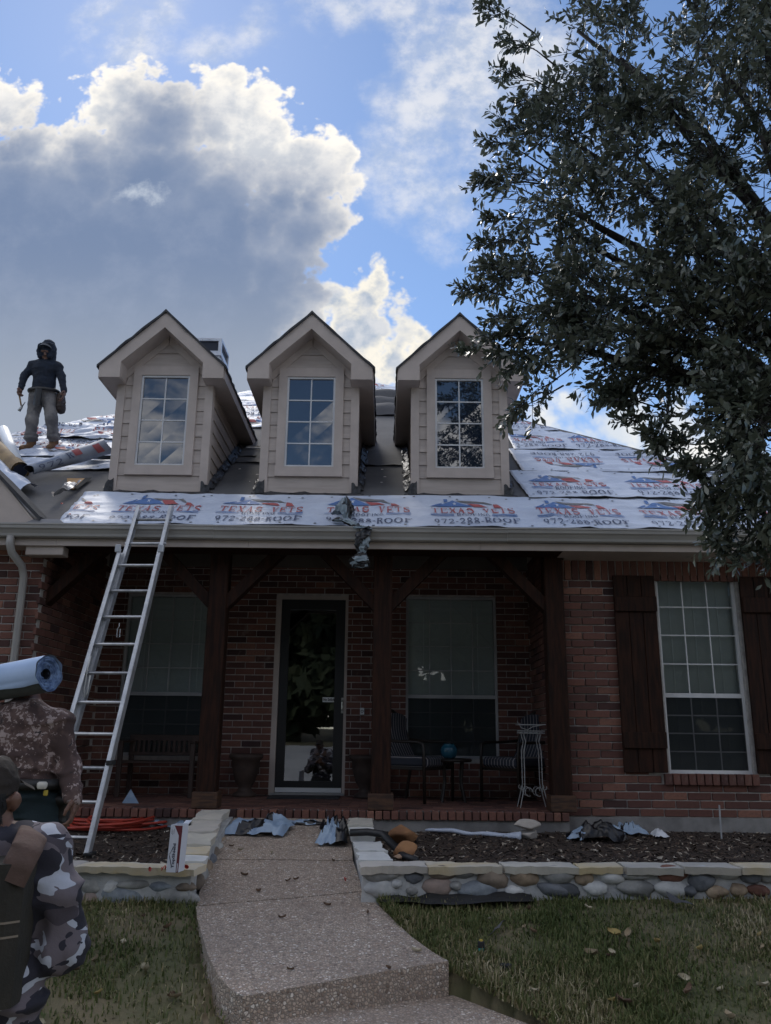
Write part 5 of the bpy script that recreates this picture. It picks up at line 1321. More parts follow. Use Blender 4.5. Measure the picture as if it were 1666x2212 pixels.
bb.tube([p + Vector((.02, 0, .18)), p + Vector((.01, -.02, .05)), p + Vector((0, -.02, -.10)), p + Vector((.012, -.02, -.16)), p + Vector((.03, -.02, -.12)), p + Vector((.04, -.02, .02))], .006, 6); bb.obj('pull_rope', mat('rope_white', (.5, .5, .48), .9), lad, smooth=True)
pr_ = railpt(-1, .60).lerp(railpt(1, .60), .45) + nrm * .03
bb = MB(); bb.tube([pr_ + Vector((0, 0, -.0)), pr_ + Vector((0, 0, -.03)), pr_ + Vector((-.012, 0, -.05)), pr_ + Vector((-.012, 0, -.12)), pr_ + Vector((.012, 0, -.12)), pr_ + Vector((.012, 0, -.05))], .004, 5); bb.obj('hook', M_alu, lad)

# --- nail box
M_card = mat('box_white_card', (.60, .62, .68), .6); M_cardr = mat('box_maroon_print', (.13, .022, .03), .55); M_cardk = mat('box_inside', (.05, .03, .03), .8); M_ink = mat('box_navy_print', (.02, .022, .05), .6)
bl_, br_ = atf(359, 1884, lambda x, y: .238), atf(386.6, 1884, lambda x, y: .238)
bw = (br_ - bl_).length; bh = .283; bd = .10
ang = math.radians(-9)
box = empty('nail_box', ((bl_ + br_) / 2), 'tall white and maroon nail box standing on the left coping', 'box')
ux = Vector((math.cos(ang), math.sin(ang), 0)); uy = Vector((-math.sin(ang), math.cos(ang), 0)); uz = Vector((0.035, .0, 1)).normalized()
def bp(x, y, z): return bl_ + ux * x + uy * y + uz * z
b = MB(); t_ = .003
for (xa, ya, xb, yb) in ((0, 0, bw, t_), (bw - t_, t_, bw, bd), (0, t_, t_, bd), (t_, bd - t_, bw - t_, bd)):
    b.hexa([bp(xa, ya, 0), bp(xb, ya, 0), bp(xb, yb, 0), bp(xa, yb, 0), bp(xa, ya, bh), bp(xb, ya, bh), bp(xb, yb, bh), bp(xa, yb, bh)])
b.add([bp(t_, t_, bh - .07), bp(bw - t_, t_, bh - .07), bp(bw - t_, bd, bh - .07), bp(t_, bd, bh - .07)], [(0, 1, 2, 3)], 1)
b.hexa([bp(bw * .5, bd - .001, bh - .004), bp(bw, bd - .001, bh - .004), bp(bw, bd + .05, bh + .012), bp(bw * .5, bd + .05, bh + .012), bp(bw * .5, bd - .001, bh), bp(bw, bd - .001, bh), bp(bw, bd + .05, bh + .016), bp(bw * .5, bd + .05, bh + .016)])
b.obj('carton', [M_card, M_cardk], box)
def onface(pts, e=.001): return [bp(x * bw, -e, y * bh) for x, y in pts]
b = MB(); P = [(.80, .0), (1, .0), (1, .985), (.33, .985), (.76, .77)]; b.add(onface(P), [(0, 1, 2, 3, 4)]); b.obj('maroon_band', M_cardr, box)
V, F = text_mesh('TopShield', 1.0, 'x', .028); mnx, mxx = min(v.x for v in V), max(v.x for v in V); mny, mxy = min(v.y for v in V), max(v.y for v in V)
b = MB(); b.add([bp(bw * (.66 - .30 * (v.y - mny) / (mxy - mny)), -.0012, bh * (.085 + .52 * (v.x - mnx) / (mxx - mnx))) for v in V], F); b.obj('lettering', M_ink, box)
b = MB(); b.add(onface([(.10, .375), (.16, .375), (.40, .565), (.40, .50)], .0014), [(0, 1, 2, 3)]); b.add(onface([(.10, .355), (.36, .125), (.36, .19), (.16, .355)], .0014), [(0, 1, 2, 3)]); b.obj('roof_mark', M_ink, box)
V, F = text_mesh('Plastic cap nails', 1.0, 'x'); mxx = max(abs(v.x) for v in V)
for (xc, y0_, l_) in ((.13, .86, .10), (.22, .84, .12), (.33, .86, .09)):
    b = MB()
    for k in range(6): b.add(onface([(xc - .02, y0_ + .018 * k - .05), (xc + .02, y0_ + .018 * k - .05), (xc + .02, y0_ + .018 * k - .04), (xc - .02, y0_ + .018 * k - .04)]), [(0, 1, 2, 3)])
    b.obj('fine_print', M_ink, box)
b = MB(); b.add(onface([(.86, .015), (.93, .015), (.93, .19), (.86, .19)], .0016), [(0, 1, 2, 3)]); b.obj('pale_print', M_card, box)
# --- red plastic nail caps
M_cap = mat('red_plastic', (.42, .03, .02), .3)
b = MB(); b.lathe([(0, .006), (.011, .005), (.013, .002), (.0125, 0)], n=14); b.tube([(0, 0, .006), (0, 0, .012)], .003, 6); cap_me = b.mesh('cap_nail', M_cap, True)
zt_ = lambda x, y: .243
for k, (px, py, fn, lb) in enumerate(((323, 1882, zt_, 'red cap nail alone on the coping left of the nail box'), (352, 1881, zt_, 'red cap nail touching the left foot of the nail box'), (356, 1878, zt_, 'red cap nail tucked behind the left foot of the box'), (397, 1876, zt_, 'red cap nail just right of the nail box'), (403, 1877, zt_, 'red cap nail at the right of the pair beside the box'),
        (745, 1903, walk_z, 'red cap nail on the walk under the right wall corner'), (786, 1946, walk_z, 'red cap nail at the right edge of the walk'))):
    p = atf(px, py, fn); o = bpy.data.objects.new('cap_nail', cap_me); o.location = p + Vector((0, 0, .012)); o.rotation_euler = (rng.uniform(.8, 1.5), rng.normal(0, .3), rng.uniform(0, 6)); COL.objects.link(o); tag(o, lb, 'cap nail', 'red plastic cap nails')
    o.scale = (1.15,) * 3
# on the roof
for k, (px, py, lb) in enumerate(((135, 1095, 'upper red cap nail on the bare left roof deck'), (152, 1127 - 9, 'lower red cap nail on the bare left roof deck'), (1070, 1064, 'red cap nail on the underlayment below the right dormer'))):
    u, t = on_roof(px, py); o = bpy.data.objects.new('cap_nail', cap_me); o.location = RP(u, t, .035); o.rotation_euler = (.6, .2, k); COL.objects.link(o); tag(o, lb, 'cap nail', 'red plastic cap nails')

# --- red air hose
M_hose = mat('red_hose', (.40, .045, .025), .45, (.32, .035, .02), 6)
hc = atf(238, 1788, bed_z); P = []
rh = np.random.default_rng(4)
NTURN = 11
for i in range(NTURN * 22):
    a = i / 22 * 2 * math.pi; k = i / 22
    rx = .36 + .13 * math.sin(k * 2.3) + .03 * math.sin(k * 5.1); ry = .34 + .12 * math.cos(k * 1.7)
    cx, cy = hc.x + .10 * math.sin(k * 1.3), hc.y + .05 * math.cos(k * 2.1)
    x, y = cx + rx * math.cos(a), cy + ry * math.sin(a)
    P.append((x, y, bed_z(x, y) + .016 + .0075 * k + .012 * math.sin(a * 1.5 + k)))
hose = empty('air_hose', hc, 'coiled red air hose in the left bed behind the ladder', 'hose')
b = MB(); b.tube(P, .012, 7); b.obj('hose_coil', M_hose, hose, smooth=True)
c_ = atf(258, 1776, bed_z) + Vector((.06, -.2, .10)); b = MB(); b.tube([c_, c_ + Vector((.05, -.01, .0))], .014, 8); b.tube([c_ + Vector((.05, -.01, 0)), c_ + Vector((.09, -.02, -.02)), c_ + Vector((.09, -.02, -.07))], [.016, .018, .012], 8); b.obj('hose_coupling', mat('steel', (.55, .55, .55), .3, metal=.9), hose)

# --- crumpled plastic wrap, black outside and pale blue inside
M_plk = mat('plastic_black', (.008, .008, .010), .28); M_plb = mat('plastic_pale_blue', (.30, .39, .50), .42, (.22, .30, .42), 8); M_plg = mat('plastic_grey', (.26, .32, .36), .35, (.16, .2, .23), 9)
def crumple(name, px, py, w, h, hz, seed, pale, fn, label, cat='plastic wrap', group='torn plastic wrap from the rolls', rz=0.0, m2=None, n=44, sm=False):
    p = atf(px, py, fn); k = (p - CAM).dot(FW) / FPX; W_ = w * k; H_ = h * k * 2.2; rr = np.random.default_rng(seed); b = MB()
    def f(i, j):
        x, y = (i - .5), (j - .5); q_ = np.array([[i * 2.6, j * 2.0, seed * 1.37], [i * 6.1 + 7, j * 5.0, seed + 2.2], [i * 13, j * 11, seed + .5]]); a, c, d = vnoise(q_)
        ed = 1 - max(abs(2 * x), abs(2 * y)) ** 3 * .65
        xx = W_ * (x * (1 + .15 * c) + .06 * a); yy = H_ * (y * (1 + .2 * a) + .07 * c)
        X, Y = p.x + xx * math.cos(rz) - yy * math.sin(rz), p.y + xx * math.sin(rz) + yy * math.cos(rz)
        z = hz * max(0, .50 * (1 - abs(a) * 1.5) + .20 * (1 - abs(c) * 2.0) + .07 * (1 - abs(d) * 2) + .12) * ed + .006
        return Vector((X, Y, fn(X, Y) + z))
    b.grid(f, n, int(n * .7)); nu = n
    for kf in range(len(b.f)):
        i, j = kf % nu, kf // nu
        v_ = 1.3 * vn(i * .055 + seed, j * .085, seed * .7) + .3 * vn(i * .3, j * .3, seed); b.mi[kf] = 1 if v_ > pale else 0
    o = b.obj(name, [M_plk, m2 or M_plb], smooth=True, label=label, cat=cat, group=group); return o
crumple('plastic_wrap', 562, 1795, 135, 46, .16, 3, .10, walk_z, 'crumpled black and pale blue plastic at the top left of the walk')
crumple('plastic_wrap', 722, 1812, 66, 62, .20, 5, .12, walk_z, 'crumpled black plastic leaning on the right arm of the wall')
crumple('plastic_wrap', 385, 1786, 95, 34, .13, 8, -.08, bed_z, 'crumpled pale blue plastic behind the nail box')
crumple('plastic_wrap', 700, 1709, 106, 9, .08, 12, -.15, lambda x, y: FLOOR + .012, 'pale blue plastic sheet on the door mat')
crumple('plastic_wrap', 1300, 1816, 110, 30, .20, 14, .28, bed_z, 'black plastic heap in the right bed at the foundation')
crumple('plastic_wrap', 1246, 1815, 44, 15, .10, 16, -.05, bed_z, 'pale torn plastic at the left end of the black heap')
crumple('plastic_wrap', 1364, 1804, 58, 24, .14, 18, -.30, bed_z, 'pale blue plastic at the right end of the black heap')
crumple('paper_scrap', 1425, 1810, 28, 20, .09, 22, -.9, bed_z, 'white paper scrap alone on the right bed', 'paper', 'paper scraps', m2=mat('paper_white', (.62, .64, .68), .7), n=12)
crumple('plastic_wrap', 672, 1781, 90, 8, .05, 25, .5, walk_z, 'flat strip of black plastic across the top of the walk', n=18)
# pale blue flap standing on the left of the porch
a, b1, c = at(267, 1735, 8.6), at(284, 1713, 8.75), at(303, 1735, 8.6); 
b = MB(); zf = FLOOR + .003; b.add([(a.x, 8.55, zf), (c.x, 8.55, zf), (b1.x, 8.72, zf + .12), (b1.x + .02, 8.9, zf)], [(0, 1, 2), (1, 3, 2), (3, 0, 2), (0, 3, 1)]); b.obj('plastic_flap', M_plb, label='pale blue plastic flap standing on the porch under the bench', cat='plastic wrap', group='torn plastic wrap from the rolls')
# hanging from the gutter
hp = empty('plastic_wrap', at(775, 1140, 7.58), 'twisted black and grey plastic hanging over the gutter', 'plastic wrap', 'torn plastic wrap from the rolls')
def hang(pts, rad, mname, seed, name, pale, m2=M_plg, sq=.6, n=18, roofside=None):
    b = MB(); P = [Vector(p) for p in pts]; m = 40; 
    def pt(t):
        s_ = t * (len(P) - 1); k = min(int(s_), len(P) - 2); f_ = s_ - k; return P[k].lerp(P[k + 1], f_)
    def rd(t): s_ = t * (len(rad) - 1); k = min(int(s_), len(rad) - 2); f_ = s_ - k; return rad[k] + (rad[k + 1] - rad[k]) * f_
    def f(i, j):
        a = 2 * math.pi * i; c = pt(j); r_ = rd(j) * (1 + .45 * vn(math.cos(a) * 2.2 + seed, math.sin(a) * 2.2, j * 7) + .25 * vn(math.cos(a) * 5, math.sin(a) * 5 + seed, j * 15))
        return c + Vector((math.cos(a) * r_, math.sin(a) * r_ * sq, .02 * vn(math.cos(a) * 3, math.sin(a) * 3, j * 5 + seed)))
    b.grid(lambda i, j: f(1 - i, j), n, m)
    for kf in range(len(b.f)):
        i, j = kf % n, kf // n; b.mi[kf] = 1 if vn(i * .25 + seed, j * .12, seed) > pale else 0
    b.obj(name, [M_plk, m2], hp)
A1 = lambda x, y, d=7.56: at(x, y, d)
hang([A1(791, 1138, 7.60), A1(786, 1150), A1(781, 1175), A1(783, 1195)], [.05, .055, .062, .03], '', 3, 'hanging_twist', .42)
hang([A1(783, 1193), A1(777, 1205), A1(780, 1218), A1(782, 1227)], [.03, .075, .07, .05], '', 8, 'hanging_end', .0, sq=.5)
u0, t0 = on_roof(744, 1120)
b = MB()
def fr_h(i, j):
    c_ = vn(i * 3, j * 3, 4); d_ = vn(i * 8, j * 7, 9)
    return RP(u0 + (i - .45) * .24 * (1 - .45 * j) + .02 * c_, t0 - .25 + .5 * j, .05 + .10 * abs(c_) + .05 * abs(d_) + .07 * math.sin(i * 3.1) * math.sin(j * 3.1))
b.grid(fr_h, 14, 14)
for kf in range(len(b.f)): b.mi[kf] = 1 if (kf % 14) < 5.5 + 4 * vn(kf // 14 * .4, 1, 2) else 0
b.obj('upper_sheet', [M_plk, M_plg], hp)
hang([RP(u0 - .05, t0 - .25, .07), RP(u0 + .04, t0 - .33, .09), A1(770, 1138, 7.62), A1(790, 1142, 7.58)], [.06, .05, .045, .05], '', 15, 'middle_twist', -.1)

# --- stones in the right bed
M_rk = mat('orange_sandstone', (.30, .15, .065), .9, (.20, .095, .045), 5, bump=.5, bs=30, rand=.08)
M_lime = mat('pale_limestone', (.50, .45, .40), .9, (.40, .36, .32), 5, bump=.5, bs=30)
def rock(px, py, d, m, seed, label, name='rock', rough=.2, z=0, cut=9):
    p = atf(px, py, bed_z); me = rock_mesh(name, d, m, seed, rough, cut=cut, smooth=False); o = bpy.data.objects.new(name, me); o.location = p + Vector((0, d[1] * .4, d[2] * .36 + z)); COL.objects.link(o); tag(o, label, 'rock', 'loose stones in the right bed'); return o
rock(868, 1826, (.29, .30, .19), M_rk, 31, 'largest orange sandstone, behind the smaller one by the black hose')
rock(876, 1856, (.22, .20, .14), M_rk, 33, 'smaller orange sandstone in front of the large one')
rock(862, 1858, (.10, .10, .05), mat('tan_sandstone', (.33, .22, .15), .9, bump=.5), 35, 'small flat tan stone at the foot of the orange ones')
rock(1146, 1813, (.24, .2, .085), M_lime, 41, 'lower pale limestone of the stacked pair', 'limestone_block', .1)
rock(1140, 1813, (.27, .2, .10), M_lime, 43, 'upper pale limestone resting on the lower one', 'limestone_block', .1, z=.075)
rock(1112, 1796, (.16, .06, .15), mat('yellow_limestone', (.42, .37, .26), .9, bump=.5), 45, 'thin yellowish stone leaning behind the stacked pair', 'limestone_block', .1)
# rolled strip of underlayment, with a printed scrap behind it
p0, p1 = atf(905, 1796, bed_z), atf(1126, 1812, bed_z)
b = MB(); n = 30; P = [p0.lerp(p1, t) + Vector((0, 0, .022 + .012 * vn(t * 6, 1, 1))) for t in np.linspace(0, 1, n)]
b.tube(P, [.008 + .016 * min(1, t * 8) + .006 * vn(t * 11, 2, 3) + (.035 * max(0, t - .86) / .14) for t in np.linspace(0, 1, n)], 8, squash=.75); b.obj('rolled_underlayment', M_und, smooth=True, label='narrow rolled strip of white underlayment lying on the right bed', cat='underlayment')
ps = atf(1040, 1795, bed_z)
sc_ = empty('underlayment_scrap', ps, 'printed underlayment scrap with blue and red behind the rolled strip', 'underlayment')
def scr(x, z, e=0): return Vector((ps.x + x, ps.y + .1 + .25 * z + e * -.3, ps.z + .01 + z * .8))
b = MB(); b.grid(lambda i, j: scr(-.05 + .28 * i, .16 * j * (1 - .3 * i) + .01 * vn(i * 5, j * 3, 2)), 10, 6); b.grid(lambda i, j: scr(-.28 + .25 * i, .10 * j * (.3 + .7 * i)), 8, 4, 1); b.obj('sheet', [M_und, LM[1]], sc_)
b = MB(); b.add([scr(.04, .07, .01), scr(.10, .02, .01), scr(.16, .08, .01), scr(.14, .09, .01), scr(.10, .05, .01), scr(.06, .09, .01)], [(0, 1, 2, 3, 4, 5)]); b.obj('red_mark', LM[0], sc_)
b = MB()
for quad in glyph('9'): b.add([scr(-.01 + .06 * x, .05 + .07 * y, .012) for x, y in quad], [(0, 1, 2, 3)])
for quad in glyph('8'): b.add([scr(.06 + .06 * x, .05 + .07 * y, .012) for x, y in quad], [(0, 1, 2, 3)])
b.obj('printed_digit', LM[2], sc_)
b = MB(); a_, e_ = atf(985, 1790, bed_z), atf(1110, 1800, bed_z); b.tube([a_ + Vector((0, .15, .13)), a_.lerp(e_, .5) + Vector((0, .1, .08)), e_ + Vector((0, .1, .03))], .009, 6); b.obj('wooden_stick', mat('stick_brown', (.10, .06, .04), .9), label='thin brown stick lying across the right bed', cat='stick')
b = MB(); a_ = at(757, 1806, 7.1); b.tube([(a_.x, 7.0, .345), (a_.x + .14, 7.0, .352), (a_.x + .26, 6.97, .34), (a_.x + .36, 6.8, .26), (a_.x + .42, 6.62, .225), (a_.x + .50, 6.5, .215)], .035, 10, squash=.8); b.obj('drain_pipe', mat('black_pipe', (.012, .012, .013), .5), smooth=True, label='flexible black drain pipe laid over the right arm of the wall', cat='pipe')
# rods stuck in the beds
M_rod = mat('thin_steel_rod', (.30, .30, .31), .45, metal=.6)
for (a, e, fn, lb) in (((454, 1768), (441, 1703), bed_z, 'thin steel rod leaning at the left porch post'), ((822, 1783), (834, 1698), bed_z, 'steel rod leaning at the middle porch post'), ((1559, 1812), (1554, 1739), bed_z, 'grey steel rod upright below the right window')):
    p = atf(a[0], a[1], fn); q_ = at(e[0], e[1], p.y + .05); b = MB(); b.tube([p - Vector((0, 0, .03)), q_], .008, 7); b.obj('steel_rod', M_rod, label=lb, cat='rod', group='steel rods in the beds')
# landscape fabric and sprinkler bits on the lawn
b = MB(); f0, f1 = atf(822, 1948, lawn_z), atf(1152, 1950, lawn_z)
b.grid(lambda i, j: Vector((f0.x + (f1.x - f0.x) * i, (5.925 - (.10 + .13 * math.sin(i * 3.1) + .05 * vn(i * 7, 1, 1)) * (1 - j)), lawn_z(f0.x + (f1.x - f0.x) * i, 5.8) + .03 + .02 * vn(i * 9, j * 3, 5) + .03 * j)), 40, 6); b.obj('landscape_fabric', mat('fabric_black', (.010, .010, .011), .85), label='strip of black landscape fabric along the foot of the right wall', cat='fabric')
def puck(px, py, r_, h_, lb, top=None, ring=None):
    p = atf(px, py, lawn_z); b = MB(); b.lathe([(r_ * .8, 0), (r_ * .8, h_ * .4), (r_, h_ * .45), (r_, h_), (r_ * .6, h_ + .004), (0, h_ + .004)], p, 16); o = b.obj('tape_roll' if top is None else 'spray_bottle', M_rub, label=lb, cat='roll' if top is None else 'bottle')
    if top: b = MB(); b.lathe([(r_ * .55, h_ + .003), (r_ * .45, h_ + .012), (0, h_ + .014)], p, 12); b.obj('yellow_cap', mat('cap_yellow', (.45, .32, .05), .5), o); b = MB(); b.lathe([(r_ * .83, h_ * .1), (r_ * .83, h_ * .4)], p, 14); b.obj('label_band', mat('teal_label', (.05, .35, .33), .5), o)
puck(1040, 2056, .020, .052, 'small black bottle with a yellow cap lying in the grass', True)
puck(1093, 2096, .032, .030, 'small black puck lying in the grass near the bottle')
b = MB(); a_, e_ = atf(1052, 2040, lawn_z), atf(1085, 2005, lawn_z); b.grid(lambda i, j: a_.lerp(e_, i) + Vector((.03 * j, .0, .035 + .02 * j + .012 * vn(i * 4, j, 2))), 8, 3); b.obj('felt_scrap', M_felt, label='narrow dark felt scrap beside the small bottle', cat='felt scrap')
b = MB(); a_ = atf(1475, 1968, lawn_z); b.grid(lambda i, j: a_ + Vector((-.08 + .16 * i, .05 * j, .035 + .07 * (1 - i) * (.3 + .7 * j) + .012 * vn(i * 4, j * 3, 2))), 8, 5); b.obj('felt_scrap', M_felt, label='dark felt scrap in the grass below the right wall', cat='felt scrap')

# --- porch furniture
M_frame = mat('chair_frame', (.020, .014, .011), .45); M_iron = mat('white_iron', (.42, .42, .41), .55)
def stripes(g, vec, c, b):
    tcn = g.new('ShaderNodeTexCoord'); s_ = g.new('ShaderNodeSeparateXYZ'); g.put(s_.inputs[0], tcn.outputs['Object']); w = g.m('FRACT', g.m('MULTIPLY', s_.outputs[1], 22.0))
    return g.mix(g.m('GREATER_THAN', w, .86), (.028, .032, .045), (.34, .31, .31))
M_strp = mat('striped_cushion', (.02, .02, .03), .85, build=stripes)
def chair(x, y, s, label):
    """an armchair seen from its side; s=1 faces right. Built at the origin facing +X"""
    t = empty('patio_chair', (x, y, FLOOR + .002), label, 'chair', 'striped patio chairs'); t.rotation_euler = (0, 0, -.62 if s > 0 else math.pi + .62)
    def add(m, name, mt, smooth=False): 
        o = bpy.data.objects.new(name, m.mesh(name, mt, smooth)); COL.objects.link(o); o.parent = t; return o
    m = MB(); m.bevbox((.02, 0, .40), (.50, .50, .11), .03); add(m, 'seat_cushion', M_strp)
    m = MB(); m.grid(lambda i, j: Vector((-.20 - .12 * j - .05 * math.sin(j * 3.1) , -.25 + .5 * i, .44 + .46 * j * (1 - .12 * (2 * i - 1) ** 4))), 10, 8); m.grid(lambda i, j: Vector((-.29 - .12 * j, .25 - .5 * i, .44 + .46 * j * (1 - .12 * (2 * i - 1) ** 4))), 10, 8); add(m, 'back_cushion', M_strp, True)
    m = MB(); m.tube([(-.27, -.27, .38), (-.30, -.27, .6), (-.40, -.24, .86), (-.43, -.12, .93), (-.44, 0, .945), (-.43, .12, .93), (-.40, .24, .86), (-.30, .27, .6), (-.27, .27, .38)], .018, 6); add(m, 'back_frame', M_frame, True)
    for sy in (-1, 1):
        m = MB(); m.tube([(-.30, sy * .28, .62), (-.1, sy * .285, .605), (.18, sy * .285, .60), (.235, sy * .28, .58), (.245, sy * .28, .50), (.25, sy * .275, .0)], .017, 6); add(m, 'arm', M_frame, True)
        m = MB(); m.tube([(-.26, sy * .26, .40), (-.30, sy * .26, .2), (-.34, sy * .26, 0)], .017, 6); add(m, 'leg', M_frame)
    m = MB(); m.bevbox((0, 0, .335), (.5, .52, .03), .006); add(m, 'seat_frame', M_frame); return t
ZF = lambda x, y: FLOOR
pL = at(935, 1726, 9.2); pR = at(1118, 1726, 9.2)
chair(at(905, 1640, 9.15).x, 9.2, 1, 'striped patio chair left of the round table, facing right')
chair(at(1117, 1640, 9.15).x, 9.2, -1, 'striped patio chair right of the round table, facing left')
tx = at(978, 1632, 9.2).x; tt_ = empty('side_table', (tx, 9.2, FLOOR), 'small round side table between the two striped chairs', 'table')
b = MB(); b.lathe([(0, .40), (.19, .40), (.205, .41), (.205, .425), (.19, .435), (0, .435)], (tx, 9.2, FLOOR), 24); b.obj('tabletop', M_frame, tt_, smooth=True)
for k in range(4):
    a = .785 + k * 1.571; b = MB(); b.tube([(tx + .14 * math.cos(a), 9.2 + .14 * math.sin(a), FLOOR + .40), (tx + .12 * math.cos(a), 9.2 + .12 * math.sin(a), FLOOR + .2), (tx + .17 * math.cos(a), 9.2 + .17 * math.sin(a), FLOOR)], .014, 6); b.obj('leg', M_frame, tt_)
b = MB(); b.lathe([(0, 0), (.05, 0), (.075, .02), (.09, .06), (.088, .10), (.07, .13), (.055, .14), (.06, .15), (.068, .152), (.05, .145), (.04, .1), (0, .08)], (at(970, 1620, 9.17).x, 9.17, FLOOR + .4355), 24); b.obj('glazed_pot', mat('blue_glaze', (.03, .14, .20), .18, (.02, .09, .14), 8), smooth=True, label='round blue glazed pot on the side table', cat='pot')
# white wire plant stand
sx_, sy_ = at(1152, 1740, 8.55).x, 8.55; ps_ = empty('plant_stand', (sx_, sy_, FLOOR), 'white wire plant stand with scrolled feet by the right post', 'plant stand')
b = MB()
zt1, zt2 = .70, .78
for (zz, hw, hd) in ((zt1, .12, .10), (zt1 + .02, .12, .10), (zt2, .13, .11)):
    b.tube([(sx_ - hw, sy_ - hd, FLOOR + zz), (sx_ + hw, sy_ - hd, FLOOR + zz), (sx_ + hw, sy_ + hd, FLOOR + zz), (sx_ - hw, sy_ + hd, FLOOR + zz), (sx_ - hw, sy_ - hd, FLOOR + zz)], .0045, 5)
for k in range(5): b.tube([(sx_ - .10 + .05 * k, sy_ - .10, FLOOR + zt1 + .005), (sx_ - .10 + .05 * k, sy_ + .10, FLOOR + zt1 + .005)], .003, 4)
b.tube([(sx_ - .13, sy_ - .11, FLOOR + zt2), (sx_ - .15, sy_ - .12, FLOOR + zt2 + .03), (sx_ - .11, sy_ - .11, FLOOR + zt2 - .03), (sx_ - .05, sy_ - .11, FLOOR + zt2 - .05), (sx_, sy_ - .11, FLOOR + zt2 - .02), (sx_ + .08, sy_ - .11, FLOOR + zt2 - .005), (sx_ + .13, sy_ - .11, FLOOR + zt2 + .005)], .004, 5)
b.obj('tray', M_iron, ps_)
for (qx, qy) in ((-1, -1), (1, -1), (1, 1), (-1, 1)):
    b = MB(); xx, yy = sx_ + qx * .085, sy_ + qy * .075
    b.tube([(xx - qx * .0, yy, FLOOR + .69), (xx - qx * .02, yy, FLOOR + .62), (xx, yy, FLOOR + .52), (xx, yy, FLOOR + .22), (xx + qx * .015, yy, FLOOR + .16), (xx + qx * .055, yy + qy * .02, FLOOR + .0)], .005, 5)
    b.tube([(xx - qx * .035 + .035 * math.cos(a), yy, FLOOR + .15 + .04 * math.sin(a)) for a in np.linspace(0, 5.2, 14)], .004, 5); b.tube([(xx + qx * .02 + .02 * math.cos(a), yy, FLOOR + .19 + .02 * math.sin(a)) for a in np.linspace(2, 7, 10)], .004, 5); b.obj('leg', M_iron, ps_)
# bench
bx, by = at(345, 1646, 9.45).x, 9.5; be = empty('porch_bench', (bx, by, FLOOR), 'dark slatted wooden bench under the left porch window', 'bench'); M_bw = mat('bench_wood', (.05, .028, .022), .6, (.03, .018, .014), 6)
bL, bR = at(262, 1640, 9.45).x, at(428, 1640, 9.45).x
def bpart(name, c, d): m = MB(); m.bevbox(c, d, .006); m.obj(name, M_bw, be)
zs = at(345, 1646, 9.45).z; ztop = at(345, 1594, 9.6).z
bpart('top_rail', (bx, by + .22, ztop), (bR - bL, .03, .07)); bpart('lower_rail', (bx, by + .20, zs + .08), (bR - bL, .03, .04))
n = 14
for k in range(n): bpart('back_slat', (bL + .05 + (bR - bL - .1) * k / (n - 1), by + .21, (ztop + zs) / 2 + .03), (.035, .015, ztop - zs - .12))
for k in range(4): bpart('seat_slat', (bx, by - .17 + .11 * k, zs), (bR - bL, .085, .022))
for xx in (bL + .03, bR - .03):
    bpart('leg', (xx, by - .2, (FLOOR + zs + .2) / 2 + 0), (.05, .05, zs + .2 - FLOOR)); bpart('leg', (xx, by + .22, (FLOOR + ztop) / 2), (.05, .05, ztop - FLOOR)); bpart('arm', (xx, by, zs + .21), (.06, .48, .025))
# urns
for px, lb in ((529, 'brown planter urn left of the front door'), (790, 'brown planter urn behind the middle post')):
    ux_ = at(px, 1700, 9.6).x; b = MB(); b.lathe([(0, 0), (.13, 0), (.13, .03), (.08, .06), (.07, .10), (.11, .16), (.15, .30), (.155, .38), (.19, .41), (.185, .45), (.15, .44), (.13, .36), (0, .34)], (ux_, 9.6, FLOOR + .002), 22); b.obj('planter_urn', mat('urn_brown', (.055, .035, .028), .7, (.035, .022, .018), 9), smooth=True, label=lb, cat='urn', group='urns by the door')
mt = (at(590, 1716, 9.55).x + at(728, 1716, 9.55).x) / 2; b = MB(); b.bevbox((mt, 9.5, FLOOR + .010), (.76, .42, .014), .004); b.obj('door_mat', mat('mat_dark', (.035, .035, .04), .95, (.02, .02, .022), 30), label='dark door mat before the storm door', cat='door mat')

# --- things on the left of the roof
u0, t0 = on_roof(52, 1005)
M_tube = mat('cardboard_tube', (.30, .20, .09), .75, (.20, .13, .06), 6); M_rollw = mat('roll_white', (.70, .72, .74), .5)
A_, E_ = on_roof(-40, 955), on_roof(46, 1030)
tb = empty('cardboard_tube', RP(*on_roof(20, 990), .05), 'brown cardboard tube lying on the roof at the left edge', 'tube')
b = MB(); b.tube([RP(*A_, .11), RP(*E_, .07)], .105, 16, cap=False); b.tube([RP(*A_, .11), RP(*E_, .07)], .085, 16, cap=False); b.obj('tube_wall', M_tube, tb, smooth=True)
pe = RP(*E_, .07); dv_ = (RP(*E_, .07) - RP(*A_, .11)).normalized(); b = MB(); b.tube([pe - dv_ * .10, pe - dv_ * .02], .084, 16); b.obj('dark_core', mat('tube_dark', (.01, .014, .03), .8), tb)
A2, E2 = on_roof(10, 952), on_roof(38, 1018)
b = MB(); b.tube([RP(*A2, .14), RP(*E2, .10)], .075, 14); b.obj('underlayment_roll', M_rollw, smooth=True, label='plain white roll lying beside the cardboard tube on the roof', cat='underlayment roll')
